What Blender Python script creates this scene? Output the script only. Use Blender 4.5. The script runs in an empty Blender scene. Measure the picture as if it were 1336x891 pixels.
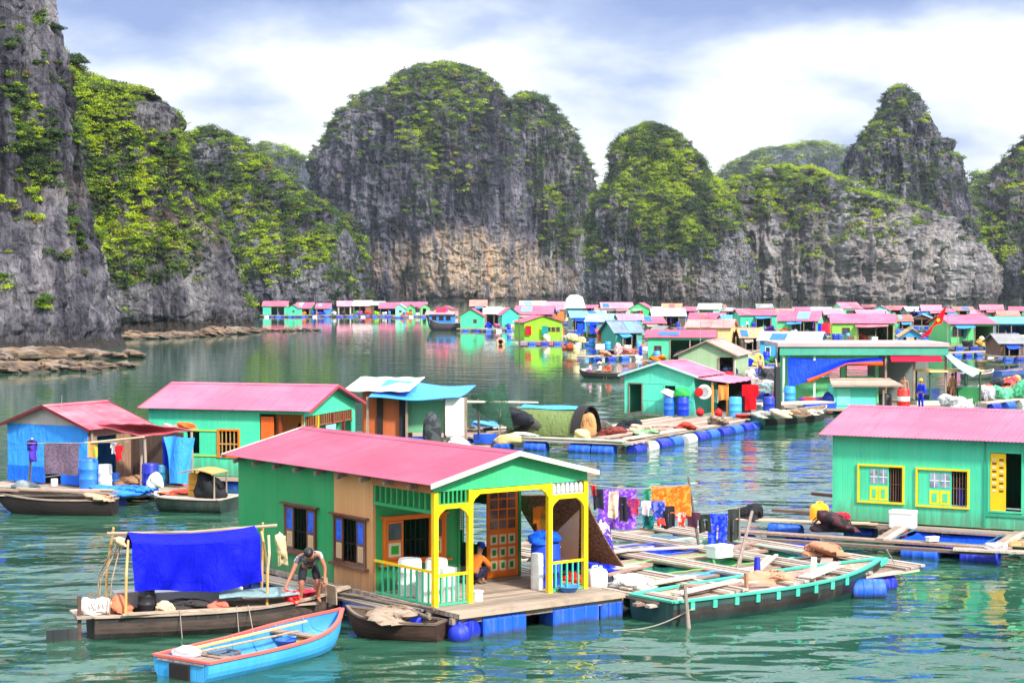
import bpy, math, random
import numpy as np
from mathutils import Vector, Matrix

# ------------------------------------------------------------ camera, sky, sun, exposure
scene = bpy.context.scene
R = math.radians
F, CX, CY, YH, CH = 2450.0, 668.0, 445.5, 375.0, 7.26      # focal length in px of the 1336 px frame, horizon row, eye height
PITCH = math.atan((CY - YH) / F)
cam_data = bpy.data.cameras.new("camera")
cam = bpy.data.objects.new("camera", cam_data)
scene.collection.objects.link(cam)
cam.location = (0, 0, CH)
cam.rotation_euler = (math.pi / 2 - PITCH, 0, 0)
cam_data.sensor_width = 36
cam_data.lens = 36 * F / 1336
cam_data.clip_start = 0.5
cam_data.clip_end = 20000
scene.camera = cam

SUN_EL, SUN_AZ = R(40), R(141)          # azimuth clockwise from +Y: from the right, behind the camera
sun_data = bpy.data.lights.new("sun", 'SUN')
sun_data.energy = 3.2
sun_data.angle = R(5.0)
sun_data.color = (1.0, 0.95, 0.86)
sun = bpy.data.objects.new("sun", sun_data)
scene.collection.objects.link(sun)
sd = Vector((math.sin(SUN_AZ) * math.cos(SUN_EL), math.cos(SUN_AZ) * math.cos(SUN_EL), math.sin(SUN_EL)))
sun.rotation_euler = sd.to_track_quat('Z', 'Y').to_euler()

world = bpy.data.worlds.new("World")
scene.world = world
world.use_nodes = True
wt = world.node_tree
wt.nodes.clear()
def wn(t, **kw):
    n = wt.nodes.new(t)
    for k, v in kw.items(): setattr(n, k, v)
    return n
def wl(a, b): wt.links.new(a, b)
def wmath(op, a, b=None, clamp=False):
    n = wn('ShaderNodeMath', operation=op, use_clamp=clamp)
    for i, v in enumerate((a, b)):
        if v is None: continue
        if isinstance(v, (int, float)): n.inputs[i].default_value = v
        else: wl(v, n.inputs[i])
    return n.outputs[0]
w_out = wn('ShaderNodeOutputWorld'); w_bg = wn('ShaderNodeBackground')
w_bg.inputs[1].default_value = 0.1
wl(w_bg.outputs[0], w_out.inputs[0])
sky = wn('ShaderNodeTexSky', sky_type='NISHITA')
sky.sun_disc = False; sky.sun_elevation = SUN_EL; sky.sun_rotation = SUN_AZ
sky.air_density = 1.0; sky.dust_density = 1.5; sky.ozone_density = 1.5
tc = wn('ShaderNodeTexCoord'); sep = wn('ShaderNodeSeparateXYZ'); wl(tc.outputs['Generated'], sep.inputs[0])
mp = wn('ShaderNodeMapping'); mp.inputs['Scale'].default_value = (1.0, 1.0, 2.4); mp.inputs['Location'].default_value = (0.37, 0.1, 0.2)
wl(tc.outputs['Generated'], mp.inputs[0])
n1 = wn('ShaderNodeTexNoise'); n1.inputs['Scale'].default_value = 7.5; n1.inputs['Detail'].default_value = 7; n1.inputs['Roughness'].default_value = 0.52
n1.inputs['Distortion'].default_value = 0.12
wl(mp.outputs[0], n1.inputs['Vector'])
n2 = wn('ShaderNodeTexNoise'); n2.inputs['Scale'].default_value = 2.3; n2.inputs['Detail'].default_value = 4
wl(mp.outputs[0], n2.inputs['Vector'])
# cloud deck: heavier, bluer cloud high up, brighter towards the horizon
zz = wmath('ADD', sep.outputs['Z'], wmath('MULTIPLY', wmath('SUBTRACT', n2.outputs[0], 0.5), 0.07))
band = wn('ShaderNodeMapRange'); band.interpolation_type = 'SMOOTHSTEP'
band.inputs[1].default_value = 0.112; band.inputs[2].default_value = 0.150; band.inputs[3].default_value = 0; band.inputs[4].default_value = 1
wl(zz, band.inputs[0])
over = wn('ShaderNodeMapRange'); over.interpolation_type = 'SMOOTHSTEP'
over.inputs[1].default_value = 0.155; over.inputs[2].default_value = 0.20; over.inputs[3].default_value = 1; over.inputs[4].default_value = -0.1
wl(sep.outputs['Z'], over.inputs[0])
dens = wmath('ADD', n1.outputs[0], wmath('MULTIPLY', wmath('MULTIPLY', band.outputs[0], over.outputs[0]), 0.23))
ramp = wn('ShaderNodeValToRGB')
cr = ramp.color_ramp
cr.elements[0].position = 0.43; cr.elements[0].color = (1.0, 1.0, 1.0, 1)
cr.elements[1].position = 0.74; cr.elements[1].color = (0.22, 0.30, 0.60, 1)
e = cr.elements.new(0.515); e.color = (0.70, 0.75, 0.88, 1)
e = cr.elements.new(0.60); e.color = (0.42, 0.50, 0.74, 1)
wl(dens, ramp.inputs[0])
scl = wn('ShaderNodeVectorMath', operation='SCALE'); zen = wn('ShaderNodeMapRange'); zen.interpolation_type = 'SMOOTHSTEP'       # an overcast sky is brighter overhead
zen.inputs[1].default_value = 0.16; zen.inputs[2].default_value = 0.75; zen.inputs[3].default_value = 5.9; zen.inputs[4].default_value = 16.0
wl(sep.outputs['Z'], zen.inputs[0]); wl(zen.outputs[0], scl.inputs['Scale'])
wl(ramp.outputs[0], scl.inputs[0])
wmix = wn('ShaderNodeMix', data_type='RGBA'); wmix.inputs[0].default_value = 0.88
wl(sky.outputs[0], wmix.inputs[6]); wl(scl.outputs[0], wmix.inputs[7])
wl(wmix.outputs[2], w_bg.inputs[0])

vs = scene.view_settings
vs.view_transform = 'Standard'; vs.look = 'None'; vs.exposure = 1.08; vs.gamma = 1.0; vs.use_curve_mapping = False
scene.render.engine = 'CYCLES'
cy = scene.cycles
cy.use_denoising = True
cy.max_bounces = 6; cy.diffuse_bounces = 3; cy.glossy_bounces = 3; cy.transmission_bounces = 3; cy.transparent_max_bounces = 8; cy.volume_bounces = 0
cy.caustics_reflective = False; cy.caustics_refractive = False
cy.sample_clamp_indirect = 6

random.seed(7)
rng = np.random.default_rng(7)

# ------------------------------------------------------------ picture <-> place
def ray(px, py):
    x, y, z = (px - CX) / F, -(py - CY) / F, -1.0
    c, s = math.cos(math.pi / 2 - PITCH), math.sin(math.pi / 2 - PITCH)
    return Vector((x, c * y - s * z, s * y + c * z))
def P(px, py, z=0.0):
    d = ray(px, py); t = (z - CH) / d.z
    return Vector((d.x * t, d.y * t, z))
def Q(px, py, dist):
    d = ray(px, py); t = dist / d.y
    return Vector((d.x * t, dist, CH + d.z * t))
# ------------------------------------------------------------ materials
def lin(c):
    c /= 255.0
    return c / 12.92 if c <= 0.04045 else ((c + 0.055) / 1.055) ** 2.4
def A(r, g, b, k=0.85):
    return (lin(r) * k, lin(g) * k, lin(b) * k, 1.0)
class NT:
    def __init__(s, name):
        s.m = bpy.data.materials.new(name); s.m.use_nodes = True
        s.t = s.m.node_tree; s.t.nodes.clear()
        s.out = s.n('ShaderNodeOutputMaterial'); s.b = s.n('ShaderNodeBsdfPrincipled')
        s.l(s.b.outputs[0], s.out.inputs[0])
        s.tc = s.n('ShaderNodeTexCoord')
    def n(s, t, **kw):
        n = s.t.nodes.new(t)
        for k, v in kw.items(): setattr(n, k, v)
        return n
    def l(s, a, b): s.t.links.new(a, b)
    def put(s, sock, v):
        if isinstance(v, (int, float)):
            sock.default_value = v
        elif isinstance(v, (tuple, list)): sock.default_value = v
        else: s.l(v, sock)
    def math(s, op, a, b=None, c=None, clamp=False):
        n = s.n('ShaderNodeMath', operation=op, use_clamp=clamp)
        for i, v in enumerate((a, b, c)):
            if v is not None: s.put(n.inputs[i], v)
        return n.outputs[0]
    def map(s, scale=(1, 1, 1), src='Object', loc=(0, 0, 0), rot=(0, 0, 0)):
        n = s.n('ShaderNodeMapping')
        n.inputs['Scale'].default_value = scale; n.inputs['Location'].default_value = loc; n.inputs['Rotation'].default_value = rot
        s.l(s.tc.outputs[src], n.inputs[0]); return n.outputs[0]
    def noise(s, vec, scale=1.0, detail=4, rough=0.55, dist=0.0):
        n = s.n('ShaderNodeTexNoise')
        n.inputs['Scale'].default_value = scale; n.inputs['Detail'].default_value = detail
        n.inputs['Roughness'].default_value = rough; n.inputs['Distortion'].default_value = dist
        s.l(vec, n.inputs['Vector']); return n.outputs[0]
    def rng(s, v, a, b, c=0.0, d=1.0):
        n = s.n('ShaderNodeMapRange'); n.inputs[1].default_value = a; n.inputs[2].default_value = b
        n.inputs[3].default_value = c; n.inputs[4].default_value = d
        s.put(n.inputs[0], v); return n.outputs[0]
    def mix(s, f, a, b, mode='MIX'):
        n = s.n('ShaderNodeMix', data_type='RGBA', blend_type=mode)
        s.put(n.inputs[0], f); s.put(n.inputs[6], a); s.put(n.inputs[7], b); return n.outputs[2]
    def sep(s, vec):
        n = s.n('ShaderNodeSeparateXYZ'); s.l(vec, n.inputs[0]); return n.outputs
    def base(s, c): s.put(s.b.inputs['Base Color'], c)
    def rough(s, v): s.put(s.b.inputs['Roughness'], v)
    def spec(s, v): s.put(s.b.inputs['Specular IOR Level'], v)
    def bump(s, h, strength=0.5, dist=0.02):
        n = s.n('ShaderNodeBump'); n.inputs['Strength'].default_value = strength; n.inputs['Distance'].default_value = dist
        s.l(h, n.inputs['Height']); s.l(n.outputs[0], s.b.inputs['Normal']); return n
_MC = {}
def cached(fn):
    def w(*a, **k):
        key = (fn.__name__, a, tuple(sorted(k.items())))
        if key not in _MC: _MC[key] = fn(*a, **k)
        return _MC[key]
    return w
def shade(c, k, t=None):
    r = [min(0.9, c[i] * k) for i in range(3)]
    if t: r = [r[i] * (1 - t[3]) + t[i] * t[3] for i in range(3)]
    return (r[0], r[1], r[2], 1)
DIRT = (0.16, 0.13, 0.10)

@cached
def paint(c, plank=0.13, wear=0.35, rough=0.55, splash=0.0):
    """painted boards or sheet: each board its own tint, grime runs, scuffs down to wood"""
    m = NT('painted_boards'); o = m.sep(m.tc.outputs['Object'])
    s = m.math('DIVIDE', m.math('ADD', o[0], o[1]), plank)
    wnz = m.n('ShaderNodeTexWhiteNoise', noise_dimensions='1D'); m.l(m.math('FLOOR', s), wnz.inputs[1])
    col = m.mix(m.math('MULTIPLY', wnz.outputs[0], 0.5), c, shade(c, 0.80))
    big = m.noise(m.map((0.9, 0.9, 0.9)), 1.0, 5, 0.6)
    col = m.mix(m.rng(big, 0.42, 0.75, 0, 0.45), col, shade(c, 1.15, (0.5, 0.5, 0.45, 0.15)))
    run = m.noise(m.map((7, 7, 0.7)), 1.0, 5, 0.6)
    col = m.mix(m.rng(run, 0.56, 0.85, 0, wear), col, (*DIRT, 1))
    gz = m.math('ADD', o[2], m.math('MULTIPLY', m.math('SUBTRACT', run, 0.5), 1.6))      # splash dirt above the deck
    if splash: col = m.mix(m.rng(gz, 0.45, 1.05, splash, 0.0), col, (0.11, 0.10, 0.075, 1))
    scuff = m.noise(m.map((14, 14, 5)), 1.0, 6, 0.7)
    col = m.mix(m.rng(scuff, 0.66, 0.74, 0, wear * 1.2), col, (0.33, 0.25, 0.19, 1))
    m.base(col); m.rough(m.rng(big, 0.3, 0.7, rough - 0.12, rough + 0.15)); m.spec(0.4)
    fr = m.math('FRACT', s)
    g = m.math('MINIMUM', fr, m.math('SUBTRACT', 1.0, fr))
    h = m.math('ADD', m.rng(g, 0.0, 0.07, 0.0, 1.0), m.math('MULTIPLY', run, 0.25))
    m.bump(h, 0.6, 0.012); return m.m

@cached
def sheetmetal(c, fade=(0.62, 0.42, 0.44), rust=0.25):
    """painted roofing sheet, sun-faded in patches, with rust freckles and sheet joints"""
    m = NT('roof_sheet'); o = m.sep(m.tc.outputs['Object'])
    s = m.math('DIVIDE', m.math('ADD', o[0], o[1]), 1.07)
    s = m.math('DIVIDE', o[1], 1.07)
    wnz = m.n('ShaderNodeTexWhiteNoise', noise_dimensions='1D'); m.l(m.math('FLOOR', s), wnz.inputs[1])
    col = m.mix(m.math('MULTIPLY', wnz.outputs[0], 0.8), c, shade(c, 0.84))
    n = m.noise(m.map((0.5, 0.25, 0.5)), 1.5, 6, 0.62)
    col = m.mix(m.rng(n, 0.38, 0.72, 0, 0.55), col, (*fade, 1))
    st = m.noise(m.map((0.6, 6, 0.6)), 1.0, 4, 0.6)
    col = m.mix(m.rng(st, 0.5, 0.75, 0, 0.45), col, shade(c, 0.55))
    r = m.noise(m.map((3, 3, 3)), 1.0, 8, 0.7)
    col = m.mix(m.rng(r, 0.64, 0.76, 0, rust), col, (0.20, 0.085, 0.05, 1))
    fr = m.math('FRACT', s)
    col = m.mix(m.rng(fr, 0.0, 0.022, 0.55, 0.0), col, shade(c, 0.45))
    m.base(col); m.rough(m.rng(n, 0.3, 0.7, 0.42, 0.68)); m.spec(0.35)
    m.bump(m.math('ADD', m.rng(fr, 0, 0.03, 0, 1), m.math('MULTIPLY', r, 0.3)), 0.3, 0.01)
    return m.m

@cached
def wood(c=(0.30, 0.22, 0.165, 1), var=0.55, axis=0, rough=0.8):
    m = NT('weathered_wood')
    sc = [9, 9, 9]; sc[axis] = 0.9
    v = m.map(tuple(sc), 'Object')
    oi = m.n('ShaderNodeObjectInfo')
    g = m.noise(v, 1.6, 6, 0.65, 0.4); b = m.noise(m.map((0.9, 0.9, 0.9)), 1.0, 4)
    col = m.mix(m.rng(g, 0.34, 0.70), shade(c, 1 - var), shade(c, 1 + var * 0.8))
    col = m.mix(m.rng(b, 0.40, 0.75, 0, 0.5), col, shade(c, 1.35, (0.42, 0.38, 0.34, 0.5 if c[0] > 0.12 else 0.03)))
    col = m.mix(m.rng(oi.outputs['Random'], 0, 1, 0, 0.35), col, shade(c, 0.6))
    m.base(col); m.rough(rough); m.spec(0.25); m.bump(g, 0.5, 0.01); return m.m

@cached
def boards(c=(0.34, 0.25, 0.18, 1), w=0.17, axis=0, var=0.5, warp=0.0):
    """a laid deck: separate boards seen as tint and gap; axis is the board direction"""
    m = NT('deck_boards'); o = m.sep(m.tc.outputs['Object'])
    s = m.math('DIVIDE', o[1 - axis], w)
    w1 = m.n('ShaderNodeTexWhiteNoise', noise_dimensions='1D'); m.l(m.math('FLOOR', s), w1.inputs[1])
    sc = [10, 10, 10]; sc[axis] = 0.8
    g = m.noise(m.map(tuple(sc)), 1.4, 6, 0.65)
    col = m.mix(w1.outputs[0], shade(c, 1 - var), shade(c, 1 + var))
    col = m.mix(m.rng(g, 0.35, 0.72, 0, 0.7), col, (0.45, 0.38, 0.32, 1))
    b = m.noise(m.map((1.1, 1.1, 1.1)), 1.0, 5, 0.65)
    col = m.mix(m.rng(b, 0.52, 0.72, 0, 0.55), col, (0.13, 0.10, 0.08, 1))
    m.base(col); m.rough(0.82); m.spec(0.2)
    fr = m.math('FRACT', s); gg = m.math('MINIMUM', fr, m.math('SUBTRACT', 1.0, fr))
    m.bump(m.math('ADD', m.rng(gg, 0, 0.09), m.math('MULTIPLY', g, 0.3)), 0.9, 0.03); return m.m

@cached
def plastic(c, rough=0.38, grime=0.3, algae=False):
    m = NT('plastic'); n = m.noise(m.map((2.2, 2.2, 2.2)), 1.0, 6, 0.65); s = m.noise(m.map((9, 9, 1.2)), 1.0, 4, 0.6)
    col = m.mix(m.rng(n, 0.38, 0.75, 0, 0.5), c, shade(c, 0.62))
    col = m.mix(m.rng(s, 0.55, 0.8, 0, grime), col, (0.30, 0.28, 0.24, 1))
    if algae:
        oz = m.math('ADD', m.sep(m.tc.outputs['Object'])[2], m.math('MULTIPLY', m.math('SUBTRACT', n, 0.5), 0.35))
        col = m.mix(m.rng(oz, -0.12, 0.02, 0.85, 0.0), col, (0.035, 0.045, 0.022, 1))
    m.base(col); m.rough(m.rng(n, 0.3, 0.7, rough - 0.08, rough + 0.22)); m.spec(0.5)
    m.bump(n, 0.15, 0.02); return m.m

@cached
def cloth(c, c2=None, weave=60, rough=0.85, pat=0.0, patscale=9.0):
    m = NT('cloth'); n = m.noise(m.map((1.6, 1.6, 1.6)), 1.0, 5, 0.6)
    f = m.noise(m.map((weave, weave, weave)), 1.0, 2)
    col = m.mix(m.rng(n, 0.35, 0.75, 0, 0.5), c, shade(c, 0.72))
    if c2:
        p = m.noise(m.map((1, 1, 1)), patscale, 3, 0.6)
        col = m.mix(m.rng(p, 0.50, 0.54, 0, max(pat, 0.85)), col, c2)
    m.base(col); m.rough(rough); m.spec(0.2)
    m.bump(m.math('ADD', n, m.math('MULTIPLY', f, 0.2)), 0.4, 0.02); return m.m

@cached
def tarp(c, rough=0.5):
    m = NT('tarpaulin'); n = m.noise(m.map((1.3, 1.3, 1.3)), 1.0, 6, 0.6, 0.6); k = m.noise(m.map((3, 3, 0.8)), 1.0, 5, 0.6, 1.0)
    col = m.mix(m.rng(n, 0.38, 0.74, 0, 0.55), c, shade(c, 1.2))
    col = m.mix(m.rng(k, 0.6, 0.8, 0, 0.25), col, shade(c, 0.5))
    m.base(col); m.rough(rough); m.spec(0.15); m.bump(m.math('ADD', m.math('MULTIPLY', k, 1.4), n), 0.9, 0.09); return m.m

@cached
def flat(c, rough=0.6, spec=0.4, metal=0.0):
    m = NT('plain_finish'); n = m.noise(m.map((5, 5, 5)), 1.0, 5, 0.6)
    m.base(m.mix(m.rng(n, 0.35, 0.75, 0, 0.5), c, shade(c, 0.7))); m.rough(rough); m.spec(spec)
    m.b.inputs['Metallic'].default_value = metal; m.bump(n, 0.15, 0.01); return m.m

@cached
def netting(c, hole=0.45):
    m = NT('netting'); n = m.noise(m.map((3, 3, 3)), 1.0, 5, 0.6)
    m.base(m.mix(m.rng(n, 0.35, 0.7), c, shade(c, 0.55))); m.rough(0.9); m.spec(0.1)
    w = m.noise(m.map((34, 34, 34)), 1.0, 2, 0.5)
    tr = m.n('ShaderNodeBsdfTransparent'); mx = m.n('ShaderNodeMixShader')
    m.l(m.rng(w, hole - 0.03, hole + 0.03, 0, 1), mx.inputs[0]); m.l(tr.outputs[0], mx.inputs[1]); m.l(m.b.outputs[0], mx.inputs[2])
    m.l(mx.outputs[0], m.out.inputs[0]); m.bump(n, 0.6, 0.05); return m.m

@cached
def mat_weave():
    """brown rush matting"""
    m = NT('rush_matting'); n = m.noise(m.map((1.5, 1.5, 1.5)), 1.0, 5)
    f = m.noise(m.map((16, 16, 16)), 1.0, 3, 0.6)
    col = m.mix(m.rng(f, 0.38, 0.62), (0.10, 0.045, 0.028, 1), (0.36, 0.20, 0.125, 1))
    col = m.mix(m.rng(n, 0.4, 0.7, 0, 0.35), col, (0.22, 0.12, 0.10, 1))
    m.base(col); m.rough(0.9); m.spec(0.15); m.bump(f, 0.7, 0.02); return m.m

@cached
def glass(c=(0.03, 0.035, 0.04, 1)):
    m = NT('window_glass'); n = m.noise(m.map((3, 3, 3)), 1.0, 3)
    m.base(m.mix(m.rng(n, 0.4, 0.6), c, shade(c, 2.0))); m.rough(0.08); m.spec(0.6); return m.m

@cached
def skin_mat(c=(0.34, 0.155, 0.095, 1)):
    m = NT('skin'); n = m.noise(m.map((6, 6, 6)), 1.0, 4)
    m.base(m.mix(m.rng(n, 0.35, 0.7), c, shade(c, 0.75))); m.rough(0.55); m.spec(0.35); return m.m

def rock_mat(name, warm=0.0, wx=0.0, wz=30.0, wr=60.0, scale=1.0, tint=(1, 1, 1), wash=0.0, lift=0.0):
    m = NT(name)
    m.tc.outputs  # object coordinates are metres here
    k = 1.0 / scale
    st = m.noise(m.map((0.16 * k, 0.16 * k, 0.022 * k)), 1.0, 8, 0.62, 0.35)
    st2 = m.noise(m.map((0.55 * k, 0.55 * k, 0.05 * k)), 1.0, 6, 0.66, 0.3)
    bl = m.noise(m.map((0.05 * k, 0.05 * k, 0.04 * k)), 1.0, 5, 0.6, 0.5)
    fine = m.noise(m.map((0.9 * k, 0.9 * k, 0.55 * k)), 1.0, 7, 0.7)
    d, mid, li = (0.014, 0.014, 0.020, 1), (0.120, 0.115, 0.140, 1), (0.48, 0.455, 0.455, 1)
    d, mid, li = [tuple(c[i] * tint[i] for i in range(3)) + (1,) for c in (d, mid, li)]
    v = m.math('ADD', m.math('MULTIPLY', st, 0.5), m.math('ADD', m.math('MULTIPLY', st2, 0.32), m.math('SUBTRACT', m.math('MULTIPLY', bl, 0.56), 0.13)))
    r = m.n('ShaderNodeValToRGB'); e = r.color_ramp.elements
    e[0].position = 0.47 - lift; e[0].color = d; e[1].position = 0.76 - lift; e[1].color = li
    x = e.new(0.57 - lift); x.color = mid
    x = e.new(0.67 - lift); x.color = tuple(0.5 * (mid[i] + li[i]) for i in range(3)) + (1,)
    m.l(v, r.inputs[0]); col = r.outputs[0]
    col = m.mix(m.rng(fine, 0.35, 0.7, 0.0, 0.75), col, m.mix(0.5, col, d))
    o = m.sep(m.tc.outputs['Object'])
    if warm > 0:        # pale, iron-stained rock where slabs have come away
        dx = m.math('DIVIDE', m.math('SUBTRACT', o[0], wx), wr); dz = m.math('DIVIDE', m.math('SUBTRACT', o[2], wz), wr * 0.42)
        rr = m.math('ADD', m.math('MULTIPLY', dx, dx), m.math('MULTIPLY', dz, dz))
        mk = m.math('MULTIPLY', m.rng(m.math('ADD', rr, m.math('MULTIPLY', m.math('SUBTRACT', st, 0.5), 9.0)), 0.2, 1.5, 1.0, 0.0), m.rng(m.math('ADD', st, m.math('MULTIPLY', bl, 0.7)), 0.66, 0.88, 0, 1))
        wc = m.mix(m.rng(st2, 0.4, 0.62), (0.70, 0.58, 0.43, 1), (0.64, 0.31, 0.12, 1))
        wc = m.mix(m.rng(fine, 0.4, 0.7), wc, (0.70, 0.62, 0.52, 1))
        col = m.mix(m.math('MULTIPLY', m.math('MULTIPLY', mk, m.rng(st2, 0.38, 0.58, 0.4, 1.0)), warm), col, wc)
    oc = m.noise(m.map((0.05 * k, 0.05 * k, 0.02 * k), loc=(31, 7, 3)), 1.0, 6, 0.65)
    col = m.mix(m.rng(oc, 0.64, 0.76, 0, 0.35), col, (0.36, 0.22, 0.12, 1))
    if wash > 0:
        h = m.math('ADD', o[2], m.math('MULTIPLY', m.math('SUBTRACT', st2, 0.5), wash * 1.2))
        col = m.mix(m.rng(h, wash * 0.9, wash * 1.4, 0.85, 0.0), col, (0.05, 0.042, 0.036, 1))
    m.base(col); m.rough(0.85); m.spec(0.2)
    vo = m.n('ShaderNodeTexVoronoi'); vo.inputs['Scale'].default_value = 1.0; m.l(m.map((0.34 * k, 0.34 * k, 0.11 * k)), vo.inputs['Vector'])
    vo2 = m.n('ShaderNodeTexVoronoi'); vo2.inputs['Scale'].default_value = 1.0; m.l(m.map((0.9 * k, 0.9 * k, 0.4 * k)), vo2.inputs['Vector'])
    hh = m.math('ADD', m.math('MULTIPLY', vo.outputs[0], 0.9), m.math('MULTIPLY', vo2.outputs[0], 0.45))
    m.bump(m.math('ADD', m.math('ADD', st2, hh), m.math('MULTIPLY', fine, 0.9)), 1.0, 2.4 * scale); return m.m

def leaf_mat():
    m = NT('foliage'); at = m.n('ShaderNodeAttribute', attribute_name='tone'); at.attribute_type = 'GEOMETRY'
    m.base(at.outputs['Color']); m.rough(0.6); m.spec(0.25)
    tl = m.n('ShaderNodeBsdfTranslucent'); m.l(at.outputs['Color'], tl.inputs[0])
    mx = m.n('ShaderNodeMixShader'); mx.inputs[0].default_value = 0.3
    m.l(m.b.outputs[0], mx.inputs[1]); m.l(tl.outputs[0], mx.inputs[2]); m.l(mx.outputs[0], m.out.inputs[0]); return m.m

def water_mat():
    m = NT('water'); p = m.tc.outputs['Object']
    o = m.sep(p)
    def wv(sx, sy, sc, det, ro, rot=0.0, dist=0.3):
        return m.noise(m.map((sx, sy, 1), rot=(0, 0, rot)), sc, det, ro, dist)
    a = wv(0.75, 1.0, 1.0, 2, 0.45, 0.25, 0.6); b = wv(2.0, 2.8, 1.0, 2, 0.5, -0.35, 0.5); c = wv(0.28, 0.36, 1.0, 2, 0.5, 0.1, 0.5)
    h = m.math('ADD', m.math('MULTIPLY', a, 1.0), m.math('ADD', m.math('MULTIPLY', b, 0.14), m.math('MULTIPLY', c, 1.9)))
    # sheltered water: nearly calm off the left shore, wind-ruffled nearby and to the right
    wind = m.noise(m.map((0.030, 0.016, 1), loc=(4.2, 0.6, 0)), 1.0, 3, 0.5)
    gust = m.noise(m.map((0.16, 0.26, 1), loc=(1.7, 3.1, 0)), 1.0, 3, 0.55)
    near = m.rng(o[1], 42, 76, 1.0, 0.05)
    rt = m.math('MULTIPLY', m.rng(o[0], -6, 12, 0.0, 1.0), m.rng(o[1], 70, 130, 0.42, 0.05))
    amt = m.math('MULTIPLY', m.math('MAXIMUM', near, rt), m.rng(m.math('ADD', m.math('MULTIPLY', wind, 0.5), m.math('MULTIPLY', gust, 0.5)), 0.38, 0.60, 0.25, 1.25))
    far = m.rng(o[1], 150, 420, 1.0, 0.45)
    h = m.math('MULTIPLY', h, m.math('MULTIPLY', amt, far))
    m.base(m.mix(m.rng(wind, 0.35, 0.65), (0.020, 0.078, 0.046, 1), (0.036, 0.108, 0.070, 1)))
    m.rough(0.03); m.b.inputs['IOR'].default_value = 1.333; m.spec(0.5)
    m.bump(h, 1.0, 0.175); return m.m
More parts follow.
